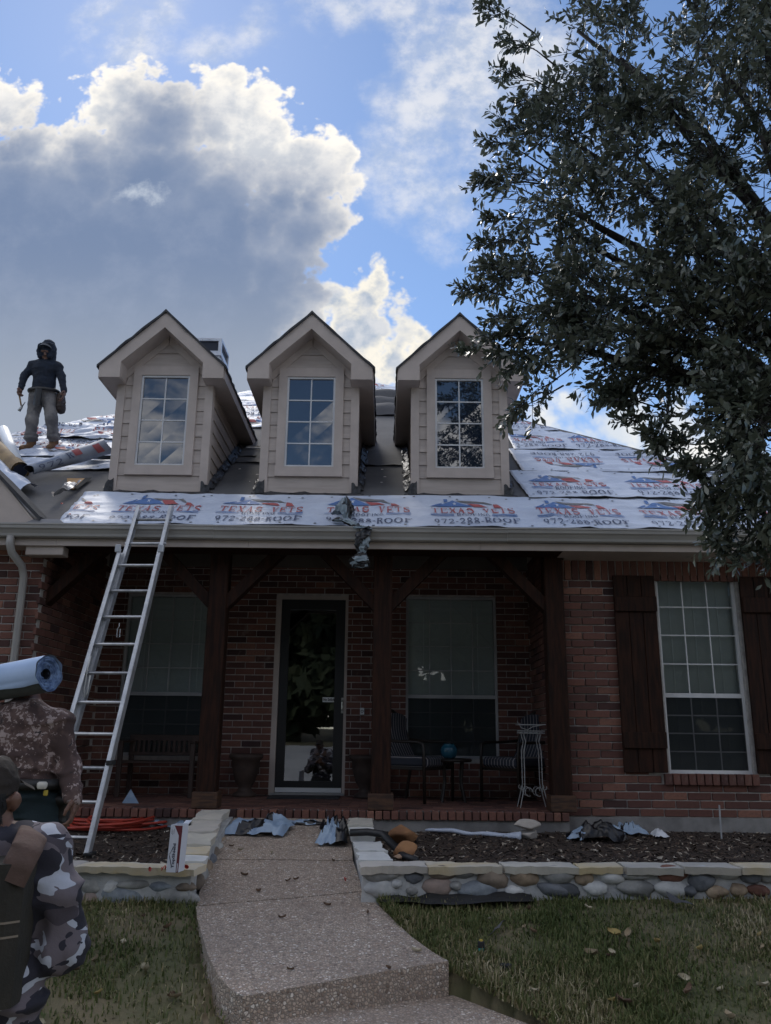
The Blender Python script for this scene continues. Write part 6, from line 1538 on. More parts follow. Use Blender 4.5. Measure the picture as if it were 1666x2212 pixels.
# loose white strip sliding down the left rake
A3, E3 = on_roof(-15, 1005), on_roof(62, 1072); pa, pe = RP(*A3, .06), RP(*E3, .05); d3 = (pe - pa); L3 = d3.length; d3.normalize(); s3 = d3.cross(Vector((0, -SA, CA)))
b = MB(); b.grid(lambda i, j: pa + d3 * L3 * j + s3 * (.22 * (i - .5)) + Vector((0, -SA, CA)) * (.05 * math.cos((i - .5) * 3) + .02 * vn(i * 3, j * 8, 2) + .05 * max(0, j - .9) * 10 * (1 - i)), 10, 30); b.obj('underlayment_offcut', M_und, smooth=True, label='loose white offcut sliding along the left rake edge', cat='underlayment')
# the curled flap with lettering by the left dormer
fa, fb = on_roof(66, 1040), on_roof(236, 996); pa, pe = RP(*fa, .07), RP(*fb, .08)
d4 = (pe - pa); L4 = d4.length; d4.normalize(); nr = Vector((0, -SA, CA)); s4 = nr.cross(d4).normalized()
flap = empty('curled_underlayment', pa, 'curled printed underlayment flap at the foot of the left dormer', 'underlayment')
def fl_pt(i, j, off=0.0):
    a = -.9 + 4.9 * j; r_ = .062 + .075 * i * (1 - i * .3) + off + .008 * vn(i * 7, j * 4, 3); wv_ = .03 * vn(i * 4, 1, 6)
    return pa + d4 * (L4 * i + .05 * vn(j * 3, i, 2)) + nr * (.06 + .03 * i + r_ * math.sin(a) * .9) + s4 * (r_ * math.cos(a) + .05 * i + wv_)
b = MB(); b.grid(lambda i, j: fl_pt(i, j), 30, 18); b.grid(lambda i, j: fl_pt(1 - i, j, -.008), 30, 18, 1); b.obj('sheet', [mat('shaded_white_sheet', (.30, .33, .39), .55, (.24, .265, .32), 4, bump=.4, bs=16), M_undb], flap, smooth=True)  # white sheet coloured grey, as its visible side lies in shade
b = MB()
def fl_tx(ch, i0, i1, j0, j1, m):
    for quad in glyph(ch):
        pts, fs = subdiv_quad(quad, .25); bb = MB(); bb.add([fl_pt(i0 + (i1 - i0) * x, j0 + (j1 - j0) * y, .006) for x, y in pts], fs)
        b.add(bb.v, bb.f, m)
JT = .40
fl_tx('9', .05, .14, .84, .66, 0); fl_tx('7', .15, .24, .84, .66, 0); fl_tx('2', .25, .34, .84, .66, 0); fl_tx('R', .42, .50, .76, .58, 0)
for jj in (.57, .60): fl_box = [fl_pt(.06 + .28 * k / 8, jj, .006) for k in range(9)] + [fl_pt(.06 + .28 * k / 8, jj + .010, .006) for k in range(9)]; b.add(fl_box, [(k, k + 1, k + 10, k + 9) for k in range(8)], 1)
for (i0, i1, j0, j1) in ((.52, .62, .74, .54), (.80, .90, .84, .60)):
    b.add([fl_pt(i0 + (i1 - i0) * x / 4, j0 + (j1 - j0) * y / 4, .006) for y in range(5) for x in range(5)], [(y * 5 + x, y * 5 + x + 1, y * 5 + x + 6, y * 5 + x + 5) for y in range(4) for x in range(4)], 2)
b.obj('printed_lettering', [LM[2], LM[1], LM[0]], flap, smooth=True)
# exposed plywood and the bent metal beside it
P4 = [on_roof(*p) for p in ((145, 1037), (186, 1037), (160, 1060), (148, 1058))]
b = MB(); b.add([RP(u, t, .022) for u, t in P4], [(3, 2, 1, 0)]); b.add([RP(u, t, .010) for u, t in P4], [(0, 1, 2, 3)]); b.obj('plywood_patch', mat('plywood', (.42, .24, .09), .7, (.33, .18, .07), 9, stretch=(1, 6, 1)), roof)
P4 = [on_roof(*p) for p in ((160, 1060), (186, 1037), (200, 1037), (168, 1062))]; b = MB(); b.add([RP(u, t, .030) for u, t in P4], [(3, 2, 1, 0)]); b.obj('dark_gap_patch', mat('gap_shade_black', (.008, .008, .009), .9), roof)  # flat black patch painted as the shade inside a gap
m0_, m1_ = on_roof(116, 1086), on_roof(168, 1056); pa, pe = RP(*m0_, .05), RP(*m1_, .05)
b = MB(); dd = pe - pa; b.grid(lambda i, j: pa + dd * i + nr * (.02 + .05 * abs(j - .5) + .03 * vn(i * 6, j * 4, 3)) + s4 * (.16 * (j - .5) * (.2 + .8 * i)), 18, 8); b.obj('bent_flashing', mat('bright_flashing', (.45, .44, .43), .35, (.25, .24, .24), 14, metal=.6), label='bent bright metal flashing lying beside the exposed plywood', cat='flashing')

# ================================================================== PEOPLE
def surface_nets(fun, lo, hi, h):
    lo = np.array(lo, float); n = np.ceil((np.array(hi) - lo) / h).astype(int) + 1
    ax = [lo[k] + h * np.arange(n[k]) for k in range(3)]; G = np.stack(np.meshgrid(*ax, indexing='ij'), -1)
    S = fun(G.reshape(-1, 3)).reshape(n); ins = S < 0
    c = n - 1; acc = np.zeros((*c, 3)); cnt = np.zeros(c)
    offs = [(0, 0, 0), (1, 0, 0), (0, 1, 0), (1, 1, 0), (0, 0, 1), (1, 0, 1), (0, 1, 1), (1, 1, 1)]
    sl = lambda A, o: A[o[0]:o[0] + c[0], o[1]:o[1] + c[1], o[2]:o[2] + c[2]]
    for i in range(8):
        for k in range(3):
            o = offs[i]
            if o[k]: continue
            p = list(o); p[k] = 1; a, b_ = sl(S, o), sl(S, tuple(p)); cr_ = (a < 0) != (b_ < 0); t = np.where(cr_, a / np.where(cr_, a - b_, 1), 0)
            pos = np.broadcast_to(np.array(o, float), (*c, 3)).copy(); pos[..., k] += t; acc += pos * cr_[..., None]; cnt += cr_
    act = cnt > 0; vid = -np.ones(c, int); vid[act] = np.arange(act.sum())
    ii = np.stack(np.nonzero(act), -1); V = lo + h * (ii + acc[act] / cnt[act][:, None]); F = []
    for k in range(3):
        a = np.moveaxis(ins, k, 0); d = a[:-1] != a[1:]; flip = a[:-1]
        vm = np.moveaxis(vid, k, 0); d = d[:, 1:-1, 1:-1]; fl = flip[:, 1:-1, 1:-1]
        q0, q1, q2, q3 = vm[:, :-1, :-1], vm[:, 1:, :-1], vm[:, 1:, 1:], vm[:, :-1, 1:]
        Q = np.stack([q0[d], q1[d], q2[d], q3[d]], -1); f_ = fl[d]
        if k == 1: f_ = ~f_
        Q[~f_] = Q[~f_][:, ::-1]; F.append(Q)
    F = np.concatenate(F); F = F[(F >= 0).all(1)]; return V, F
class Body:
    def __init__(s): s.p = []
    def cap(s, a, b_, ra, rb, m, k=.02): s.p.append(('c', np.array(a, float), np.array(b_, float), ra, rb, m, k)); return s
    def ell(s, c, r_, m, k=.03, rot=None): s.p.append(('e', np.array(c, float), np.array(r_, float), np.array(rot) if rot is not None else None, 0, m, k)); return s
    def chain(s, pts, rs, m, k=.02):
        for i in range(len(pts) - 1): s.cap(pts[i], pts[i + 1], rs[i], rs[i + 1], m, k)
        return s
    def d1(s, q_, P):
        if q_[0] == 'c':
            _, a, b_, ra, rb, _, _ = q_; ab = b_ - a; t = np.clip((P - a) @ ab / max(ab @ ab, 1e-9), 0, 1); return np.linalg.norm(P - a - t[:, None] * ab, axis=1) - (ra + (rb - ra) * t)
        _, c, r_, R, _, _, _ = q_; X = P - c
        if R is not None: X = X @ R
        k0 = np.linalg.norm(X / r_, axis=1); k1 = np.linalg.norm(X / (r_ * r_), axis=1); return k0 * (k0 - 1) / np.maximum(k1, 1e-9)
    def sdf(s, P, fold=0.0, fsc=9.0):
        D = None
        for q_ in s.p:
            lo, hi = s.bb(q_); msk = ((P > lo - .13) & (P < hi + .13)).all(1); d = np.full(len(P), .2)
            d[msk] = s.d1(q_, P[msk])
            if D is None: D = d
            else:
                k = q_[6]; h = np.clip(.5 + .5 * (D - d) / k, 0, 1); D = D * (1 - h) + d * h - k * h * (1 - h)
        if fold:
            near = np.abs(D) < .05; X = P[near]; Xd = X + .035 * np.stack([vnoise(X * 6 + 3), vnoise(X * 6 + 11), vnoise(X * 6 + 23)], -1); w = vnoise(Xd * np.array([fsc * .6, fsc * .6, fsc * 1.5])); w2 = vnoise(Xd * np.array([fsc * 1.6, fsc * 1.6, fsc * 2.6]) + 9); D[near] += fold * (np.maximum(1 - np.abs(w) * 3.2, 0) * -1.1 + .45 * (1 - np.abs(w2) * 2) + .3)
        return D
    def bb(s, q_):
        if q_[0] == 'c': r_ = max(q_[3], q_[4]); return np.minimum(q_[1], q_[2]) - r_, np.maximum(q_[1], q_[2]) + r_
        r_ = q_[2].max() if q_[3] is not None else q_[2]; return q_[1] - r_, q_[1] + r_
    def build(s, h, fold=0.0, fsc=9.0):
        B = [s.bb(q_) for q_ in s.p]; lo = np.min([b_[0] for b_ in B], 0) - .05; hi = np.max([b_[1] for b_ in B], 0) + .05
        V, F = surface_nets(lambda P: s.sdf(P, fold, fsc), lo, hi, h); C = V[F].mean(1)
        best = np.full(len(C), 9.); mi = np.zeros(len(C), int)
        for q_ in s.p: d = s.d1(q_, C); b_ = d < best; best[b_] = d[b_]; mi[b_] = q_[5]
        return V, F, mi
def frame(x, z):
    x = np.array(x, float); x /= np.linalg.norm(x); z = np.array(z, float); z -= (z @ x) * x; z /= np.linalg.norm(z); return x, np.cross(z, x), z
def hand(w, fdir, pal, side, curl, m, sc=1.0, B=None):
    """palm and five bent fingers; fdir points from wrist to knuckles, pal out of the palm, side=+1 if the thumb is on cross(pal,fdir)"""
    B = B or Body(); f, sd, p = frame(fdir, pal); sd = sd * side; w = np.array(w, float)
    B.cap(w, w + f * .05 * sc, .026 * sc, .030 * sc, m, .012)
    for i in range(4): 
        o = (i - 1.5) * .019 * sc; kn = w + f * (.088 - .004 * abs(i - 1.3)) * sc - sd * o * 0 + sd * (-o); B.cap(w + f * .03 * sc + sd * (-o) * .7, kn, .014 * sc, .0115 * sc, m, .012)
        L = (.040, .045, .042, .033)[i] * sc; a = 0.0; P = kn; cur = curl if not hasattr(curl, '__len__') else curl[i]
        for j in range(3):
            a += cur * (.55 if j == 0 else .8); dv = f * math.cos(a) + p * math.sin(a); Q = P + dv * L * (1, .68, .52)[j]; B.cap(P, Q, (.0098 - .001 * j) * sc, (.0090 - .001 * j) * sc, m, .004); P = Q
    t0 = w + f * .022 * sc + sd * .024 * sc; t1 = t0 + (f * .6 + sd * .65 + p * .35) * .042 * sc; t2 = t1 + (f * .85 + sd * .15 + p * .55) * .032 * sc; t3 = t2 + (f * .9 - sd * .1 + p * .4) * .024 * sc
    B.cap(t0, t1, .015 * sc, .0115 * sc, m, .012); B.cap(t1, t2, .0112 * sc, .010 * sc, m, .004); B.cap(t2, t3, .010 * sc, .0085 * sc, m, .004); return B
def head(B, c, fwd, m_skin, sc=1.0, k=.012):
    c = np.array(c, float); f, sd, u = frame(fwd, (0, 0, 1)); 
    # frame: f forward, u up
    R = np.stack([sd, f, u], 1)
    B.ell(c + u * .02 * sc, np.array([.077, .097, .105]) * sc, m_skin, k, R); B.ell(c + f * .022 * sc - u * .055 * sc, np.array([.058, .072, .062]) * sc, m_skin, .02, R)
    B.cap(c + f * .094 * sc + u * .012 * sc, c + f * .112 * sc - u * .018 * sc, .010 * sc, .014 * sc, m_skin, .012); B.ell(c + f * .085 * sc - u * .052 * sc, np.array([.024, .010, .008]) * sc, m_skin, .006, R)
    for s_ in (-1, 1): B.ell(c + sd * s_ * .088 * sc - f * .005 * sc - u * .012 * sc, np.array([.015, .023, .036]) * sc, m_skin, .006, R); B.ell(c + f * .088 * sc + sd * s_ * .032 * sc + u * .022 * sc, np.array([.014, .008, .007]) * sc, m_skin, .004, R)
    B.ell(c + f * .09 * sc + u * .038 * sc, np.array([.055, .012, .008]) * sc, m_skin, .012, R)
    return f, sd, u
def join_meshes(parts):
    Vs, Fs, Ms, o = [], [], [], 0
    for V, F, m in parts: Vs.append(V); Fs.append(F + o); Ms.append(m); o += len(V)
    return np.concatenate(Vs), np.concatenate(Fs), np.concatenate(Ms)
M_skin = mat('skin_tan', (.22, .115, .075), .55, (.18, .09, .06), 30)
M_skin_d = mat('skin_brown', (.15, .075, .05), .55, (.12, .06, .04), 30)
M_hoodie = mat('hoodie_navy', (.009, .016, .032), .9, (.006, .010, .020), 9, bump=.4, bs=70)
M_jean = mat('faded_grey_jeans', (.22, .205, .195), .9, (.115, .11, .112), 7, bump=.4, bs=60)
M_boot = mat('tan_boot', (.17, .085, .035), .7, (.10, .05, .022), 16, bump=.3)
M_sole = mat('boot_sole', (.03, .025, .02), .8)
M_belt = mat('black_leather', (.015, .014, .014), .5, bump=.3, bs=60)
M_pouch = mat('worn_leather_pouch', (.055, .035, .026), .65, (.03, .02, .016), 14, bump=.6, bs=40)

# --- the roofer standing on the roof
hz = lambda px, py: Vector(RP(*on_roof(px, py)))
fL, fR = hz(64, 972), hz(113, 970)                       # his feet on the white course
Yb = (fL.y + fR.y) / 2
def rp_(px, py, dy=0.0): return np.array(at(px, py, Yb + dy))
hipc = rp_(92, 852); chest = rp_(97, 800); neck = rp_(101, 775)
B = Body()
ankL, ankR = np.array(fL) + [0, 0, .10], np.array(fR) + [0, 0, .10]
kL, kR = rp_(69, 908, -.05), rp_(112, 908, -.06); hL, hR = rp_(80, 855), rp_(106, 855)
for h_, k_, a_ in ((hL, kL, ankL), (hR, kR, ankR)):
    B.chain([h_, k_, a_ + [0, 0, .05]], [.100, .076, .068], 1, .03)
B.ell(hipc + [0, .02, -.01], (.155, .125, .11), 1, .04)
for a_ in (ankL, ankR): B.ell(a_ + [0, 0, .055], (.092, .092, .035), 1, .02); B.ell(a_ + [0, 0, .105], (.088, .088, .03), 1, .02)
B.ell(rp_(95, 830), (.155, .118, .19), 0, .05); B.ell(chest, (.182, .125, .16), 0, .05)
shL, shR = rp_(72, 791), rp_(124, 793)
B.cap(shL, shR, .070, .070, 0, .05); B.cap(neck + [0, 0, -.03], shL, .06, .06, 0, .04); B.cap(neck + [0, 0, -.03], shR, .06, .06, 0, .04)
eL, eR = rp_(53, 812, -.03), rp_(133, 812, -.03); wL, wR = rp_(45.5, 838, -.10), rp_(138, 845, -.10)
B.chain([shL, eL, wL], [.066, .052, .043], 0, .025); B.chain([shR, eR, wR], [.066, .051, .042], 0, .025)
B.cap(neck + [0, 0, -.04], neck + [0, -.03, .05], .075, .07, 0, .03)
hc_ = rp_(102, 759, -.06)
head(B, hc_ - [0, -.01, .02], (.06, -1, -.55), 2, .92)
B.ell(hc_ + [0, .025, .030], (.108, .122, .142), 0, .01); B.ell(hc_ + [0, .05, .105], (.06, .08, .07), 0, .05); B.cap(hc_ + [0, .06, -.06], neck + [0, .03, -.05], .10, .10, 0, .03); B.chain([hc_ + [-.092, -.05, .07], hc_ + [-.10, -.055, -.02], hc_ + [-.07, -.05, -.10]], [.022, .022, .03], 0, .02); B.chain([hc_ + [.092, -.05, .07], hc_ + [.10, -.055, -.02], hc_ + [.07, -.05, -.10]], [.022, .022, .03], 0, .02)
B.cap(hc_ + [-.06, -.09, .065], hc_ + [.06, -.09, .065], .02, .02, 0, .02)
V1 = B.build(.012, .0065, 10.0)
hA = hand(wL + [0, 0, .0], (-.12, -.15, -1), (.9, -.4, 0), -1, 1.05, 2, 1.0); hB = hand(wR, (.15, -.2, -1), (-.9, -.4, 0), 1, .55, 2, 1.0)
V2 = hA.build(.005); V3 = hB.build(.005)
V, F, mi = join_meshes([V1, V2, V3])
man = empty('person', (fL + fR) / 2, 'roofer in a dark hooded top and grey jeans standing on the roof, looking down', 'person')
np_obj('body', V, F, [M_hoodie, M_jean, M_skin_d], man, True, mi)
b = MB()                                                # cap brim showing under the hood
def brim(i, j): a = -1.15 + 2.3 * i; r_ = .095 + .035 * j * math.cos(a); return Vector(hc_) + Vector((math.sin(a) * r_ * .95, -.045 - math.cos(a) * r_ * .85, .058 - .035 * j - .03 * abs(math.sin(a)) ** 2))
b.grid(brim, 14, 4); b.obj('cap_brim', mat('cap_grey', (.075, .08, .09), .85), man, smooth=True)
for a_, tw in ((np.array(fL), -.25), (np.array(fR), .12)):
    Bt = Body(); d = np.array([math.sin(tw), -math.cos(tw), -.0]); base = a_ + np.array([0, 0, .03]); dn_ = np.array([0, -.54 * .45, 0]) * 0
    dd = np.array([d[0], d[1] * CA, d[1] * SA])
    Bt.cap(base + [0, .03, .04], base + [0, .02, .12], .058, .06, 0, .03); Bt.cap(base + [0, .05, .02], base + dd * .15 + [0, 0, .025], .05, .046, 0, .03)
    V, F, mi = Bt.build(.009); np_obj('boot', V, F, [M_boot], man, True)
    b = MB(); b.tube([Vector(base + [0, .07, -.012]), Vector(base + [0, 0, -.012]), Vector(base + dd * .10 + [0, 0, -.012]), Vector(base + dd * .20 + [0, 0, -.008])], [.03, .05, .052, .025], 10, squash=.35, upv=(1, 0, 0)); b.obj('boot_sole', M_sole, man, smooth=True)
# tool belt
bc = rp_(95, 846); b = MB()
b.tube([Vector(bc) + Vector((.192 * math.cos(a), .155 * math.sin(a), .02 * math.sin(a))) for a in np.linspace(0, 2 * math.pi, 29)], .02, 6, cap=False, squash=1.2); tb_ = b.obj('tool_belt', M_belt, man, smooth=True)
b = MB(); b.grid(lambda i, j: Vector(bc) + Vector((-.045 + .09 * i, -.165 - .03 * math.sin(i * 3.1), -.02 - .24 * j - .02 * math.sin(i * 3))), 5, 6); b.grid(lambda i, j: Vector(bc) + Vector((.045 - .09 * i, -.150, -.02 - .24 * j)), 5, 6); b.obj('hanging_strap', M_belt, tb_)
pc_ = rp_(131, 872, .03)
Bt = Body(); Bt.ell(pc_ + [.0, 0, .05], (.055, .09, .11), 0, .02); Bt.ell(pc_ + [.02, -.02, -.07], (.062, .085, .085), 0, .03); Bt.cap(pc_ + [.0, -.02, .12], pc_ + [.05, -.05, .15], .02, .018, 0, .02); Bt.cap(pc_ + [.05, -.03, -.04], pc_ + [.08, -.04, 0], .018, .012, 0, .01)
V, F, mi = Bt.build(.009, .006, 18); np_obj('pouch', V, F, [M_pouch], tb_, True)
# hammer
gx = wL + np.array([-.01, -.02, -.075]); hb = rp_(46, 876, -.12)
ham = empty('hammer', Vector(gx), 'roofing hammer in the right hand of the roofer', 'hammer')
b = MB(); b.tube([Vector(gx + (gx - hb) * .15), Vector(gx), Vector(hb)], [.013, .012, .011], 8); b.obj('handle', mat('hammer_wood', (.34, .22, .12), .6), ham, smooth=True)
b = MB(); h0, h1 = rp_(41, 888, -.12), rp_(55, 868, -.12); mid = hb * .9 + h0 * .1
b.tube([Vector(h0), Vector(h0 * .55 + h1 * .45)], [.022, .017], 8); b.tube([Vector(h0 * .55 + h1 * .45), Vector(h1)], [.016, .006], 8, squash=.5); b.obj('hammer_head', mat('hammer_steel', (.35, .35, .35), .35, metal=.9), ham, smooth=True)

# --- the man with a roll on his shoulder
Y2 = 5.05
def p2(px, py, dy=0.0): return np.array(at(px, py, Y2 + dy))
def digi(g, vec, c, b):
    big = g.noise(vec, 9, 3, .6); n = g.noise(vec, 34, 3, .65, .6); n2 = g.noise(vec, 24, 2, .6, 1.2)
    c = g.mix(g.ss(big, .42, .6), (.060, .036, .033), (.12, .075, .066))
    c = g.mix(g.m('GREATER_THAN', g.m('ADD', g.m('MULTIPLY', n, .62), g.m('MULTIPLY', big, .42)), .575), c, (.33, .26, .245))
    return g.mix(g.m('GREATER_THAN', n2, .66), c, (.035, .028, .03))
M_camo2 = mat('brown_fleck_camo', (.1, .07, .06), .9, build=digi)
M_teal = mat('dark_teal_trousers', (.014, .032, .040), .85, (.010, .022, .028), 6, bump=.3, bs=50)
M_cap2 = mat('dark_hair', (.006, .005, .005), .8)
gz2 = lawn_z(p2(40, 1700)[0], Y2)
B = Body(); nk = p2(58, 1520); sR = p2(126, 1562); sL = p2(-30, 1552)
B.ell(p2(52, 1605), (.215, .145, .24), 0, .05); B.ell(p2(55, 1665), (.185, .135, .16), 0, .06); B.cap(sL, sR, .085, .085, 0, .05); B.ell(p2(50, 1548), (.16, .11, .09), 0, .06)
eR = p2(146, 1660, .0); wRt = p2(160, 1722, -.10)
B.chain([sR, eR, wRt], [.088, .072, .052], 0, .03)
eL = p2(-95, 1590, -.05); wLt = p2(-55, 1510, -.12); B.chain([sL, eL, wLt], [.085, .07, .05], 0, .03)
pel = p2(58, 1720); B.ell(pel, (.18, .15, .16), 1, .05)
for sx in (-1, 1):
    h_ = pel + [sx * .09, 0, -.06]; k_ = np.array([h_[0] + sx * .02, h_[1] - .03, gz2 + .50]); a_ = np.array([k_[0] + sx * .01, k_[1] + .06, gz2 + .10]); B.chain([h_, k_, a_], [.115, .085, .065], 1, .03)
    B.cap(a_ + [0, .02, -.05], a_ + [0, .17, -.065], .05, .042, 3, .02)
B.cap(nk + [0, .02, -.06], nk + [0, .05, .06], .062, .058, 2, .03)
hd2 = p2(55, 1474, .16); head(B, hd2, (0.05, 1, -.1), 2)
V1 = B.build(.0115, .013, 8.0)
hA = hand(wRt + [0, 0, .005], (.15, -.18, -1), (-.9, -.2, .1), 1, .62, 2, 1.05).build(.006); hB = hand(wLt, (.5, .2, .85), (.3, .9, -.2), -1, .6, 2).build(.008)
V, F, mi = join_meshes([V1, hA, hB])
man2 = empty('person', (float(pel[0]), float(pel[1]), gz2), 'man in a brown flecked camouflage shirt carrying a white roll on his shoulder', 'person')
np_obj('body', V, F, [M_camo2, M_teal, M_skin_d, M_boot], man2, True, mi)
Bt = Body(); Bt.ell(hd2 + [0, -.012, .04], (.084, .10, .09), 0, .02); V, F, mi = Bt.build(.01, .004, 20); np_obj('hair', V, F, [M_cap2], man2, True)
# belt, pouches with pale tape and yellow tool
bc2 = p2(62, 1692); b = MB(); b.tube([Vector(bc2) + Vector((.192 * math.cos(a), .158 * math.sin(a), .0)) for a in np.linspace(0, 2 * math.pi, 29)], .034, 6, cap=False); tb2 = b.obj('tool_belt', M_belt, man2, smooth=True)
pq = p2(118, 1752, .0); Bt = Body(); Bt.cap(pq + [-.05, 0, .06], pq + [-.05, .01, -.12], .055, .048, 0, .02); Bt.cap(pq + [.03, .02, .05], pq + [.035, .02, -.10], .05, .04, 0, .02); Bt.cap(pq + [-.09, -.03, .06], pq + [.06, -.03, .06], .03, .03, 0, .02); Bt.cap(pq + [.05, -.01, .08], pq + [.10, -.01, .05], .022, .014, 0, .01); V, F, mi = Bt.build(.01, .006, 15); np_obj('pouch', V, F, [M_belt], tb2, True)
b = MB(); c_ = Vector(p2(91, 1700, -.16)); b.lathe([(.022, -.01), (.028, 0), (.028, .02), (.02, .028), (0, .028)], c_, 12); b.obj('tape_roll', mat('tape_white', (.55, .52, .46), .6), tb2, smooth=True)
b = MB(); b.bevbox(Vector(p2(99, 1713, -.15)), (.022, .02, .03), .004); b.obj('yellow_tool', mat('tool_yellow', (.45, .33, .04), .5), tb2)
# the roll of underlayment on his shoulder
e0 = at(107, 1455, Y2 - .16); ax_ = Vector((-.80, .30, -.115)); ax_.normalize()
R_ = .104; rl = empty('underlayment_roll', e0 + ax_ * .6, 'pale blue-white roll of underlayment carried on the shoulder of the camouflaged man', 'underlayment roll')
M_rl = mat('roll_pale_blue', (.36, .47, .66), .5, (.30, .40, .58), 3, bump=.12, bs=18); M_rle = mat('roll_end_layers', (.16, .24, .40), .6, (.05, .09, .19), 26, bump=.8, bs=60); M_rlg = mat('roll_grey_back', (.10, .115, .12), .6, (.07, .08, .085), 5)
u_ = ax_.cross(Vector((0, 0, 1))).normalized(); w_ = u_.cross(ax_)
def rp2(a, r_, t): return e0 + ax_ * t + (u_ * math.cos(a) + w_ * math.sin(a)) * r_
b = MB()
a0, a1 = -.62, 3.75                                      # the white outer wrap ends in a torn flap
def wrap(i, j): a = a0 + (a1 - a0) * i; t = 1.15 * j; e = .05 * vn(j * 9, 2, 4) + .02 * vn(j * 23, 1, 1) if i > .999 else (.02 * vn(j * 15, 3, 1) if i < .001 else 0); return rp2(a + e, R_ * (1.03 + (.05 if i > .97 else 0) * (1 + vn(j * 7, 5, 5))), t + (.012 * vn(i * 11, 7, 3) if j == 0 else 0))
b.grid(lambda i, j: wrap(i, 1 - j), 40, 36); b.obj('outer_wrap', M_rl, rl, smooth=True)
b = MB(); b.tube([rp2(0, 0, .006), rp2(0, 0, 1.14)], R_ * .995, 32, cap=False); b.obj('inner_wrap', M_rlg, rl, smooth=True)
b = MB()
def endr(i, j): a = 2 * math.pi * i; r_ = R_ * (.30 + .69 * j); s_ = j * 5 % 1; return rp2(a, r_, .004 + .022 * (1 - j) ** 1.5 + .010 * vn(math.cos(a) * 3 + j * 5, math.sin(a) * 3, j * 6) + .006 * s_)
b.grid(endr, 48, 22); b.obj('end_layers', M_rle, rl, smooth=True)
b = MB(); b.tube([rp2(0, 0, .02), rp2(0, 0, .5)], R_ * .31, 20, cap=False); b.tube([rp2(0, 0, .18), rp2(0, 0, .2)], R_ * .30, 20); b.obj('core', mat('core_dark', (.015, .018, .03), .9), rl)

# --- the man in the foreground, back turned, grey-white camouflage and a dark pack
Y3 = 2.78
def p3(px, py, dy=0.0): return np.array(at(px, py, Y3 + dy))
def camo(g, vec, c, b):
    v = g.vm('MULTIPLY', vec, (1, 1, 1.75)); n1 = g.noise(v, 6.6, 2, .5, .7); n2 = g.noise(g.vm('ADD', v, (3.3, 1.1, 7.7)), 7.2, 2, .5, .9); n3 = g.noise(g.vm('ADD', v, (9.1, 5.2, 2.2)), 6.4, 2, .5, .7)
    c = (.13, .11, .125)
    c = g.mix(g.m('GREATER_THAN', n1, .565), c, (.40, .42, .48)); c = g.mix(g.m('GREATER_THAN', n2, .53), c, (.022, .021, .032))
    return g.mix(g.m('GREATER_THAN', n3, .63), c, (.060, .05, .062))
M_camo3 = mat('grey_white_camo', (.2, .2, .2), .9, build=camo, bump=.25, bs=45)
M_pantd = mat('dark_trousers', (.020, .020, .024), .9, bump=.3, bs=50)
M_cap3 = mat('dark_brown_cap', (.020, .014, .011), .9, (.030, .022, .017), 7, bump=.3, bs=80)
X3 = p3(-25, 1900)[0]; gz3 = lawn_z(X3, Y3)
B = Body()
shR = p3(94, 1842, .03); shL = np.array([2 * X3 - shR[0], Y3 + .03, shR[2]])
B.cap(shL, shR, .078, .078, 0, .05); B.ell(p3(-25, 1895, .02), (.185, .13, .15), 0, .06); B.ell(p3(-25, 1980, .02), (.172, .125, .16), 0, .06); B.ell(p3(-22, 2110, .02), (.170, .128, .15), 0, .05); B.ell(p3(-22, 2165, .02), (.175, .130, .06), 0, .03)
elR = p3(137, 2040, .06); wrR = np.array([elR[0] - .14, elR[1] + .24, elR[2] + .06]); B.chain([shR, p3(118, 1932, .04), elR], [.080, .078, .075], 0, .03); B.chain([elR, wrR], [.072, .048], 0, .03); B.ell(elR + [-.01, .0, -.02], (.068, .085, .06), 0, .04)
elL = np.array([2 * X3 - elR[0], elR[1], elR[2]]); wrL = np.array([elL[0] + .16, elL[1] + .24, elL[2] + .10]); B.chain([shL, elL], [.080, .075], 0, .03); B.chain([elL, wrL], [.070, .048], 0, .03)
zp = p3(-22, 2200)[2]
B.ell(np.array([X3, Y3 + .02, zp - .02]), (.165, .13, .13), 1, .04)
for sx in (-1, 1):
    h_ = np.array([X3 + sx * .09, Y3 + .02, zp - .06]); k_ = np.array([X3 + sx * .15, Y3 + .05, gz3 + .36]); a_ = np.array([X3 + sx * .17, Y3, gz3 + .09]); B.chain([h_, k_, a_], [.11, .08, .062], 1, .03); B.cap(a_ + [0, .0, -.04], a_ + [0, .16, -.05], .048, .04, 3, .02)
B.cap(p3(-14, 1845, .02), p3(-10, 1770, .04), .062, .056, 2, .03)
hd3 = p3(-19, 1722, .05); head(B, hd3, (.12, 1, -.08), 2, .96)
B.chain([p3(-62, 1822, .0), p3(-20, 1832, -.05), p3(38, 1822, .0), p3(50, 1800, .05)], [.036, .04, .036, .032], 0, .03)
V1 = B.build(.0095, .013, 7.5)
hA = hand(wrR, (-.6, .75, .2), (-.4, -.3, .85), 1, .8, 2).build(.008); hB = hand(wrL, (.6, .75, .2), (.4, -.3, .85), -1, .8, 2).build(.008)
V, F, mi = join_meshes([V1, hA, hB])
man3 = empty('person', (X3, Y3, gz3), 'man in grey and white camouflage seen from behind in the foreground', 'person')
np_obj('body', V, F, [M_camo3, M_pantd, M_skin_d, M_boot], man3, True, mi)
Bt = Body(); Bt.ell(hd3 + [0, -.004, .040], (.079, .102, .090), 0, .01); Bt.ell(hd3 + [0, -.032, -.015], (.072, .074, .078), 1, .015)
V, F, mi = Bt.build(.007, .005, 26); np_obj('cap', V, F, [M_cap3, M_cap2], man3, True, mi)
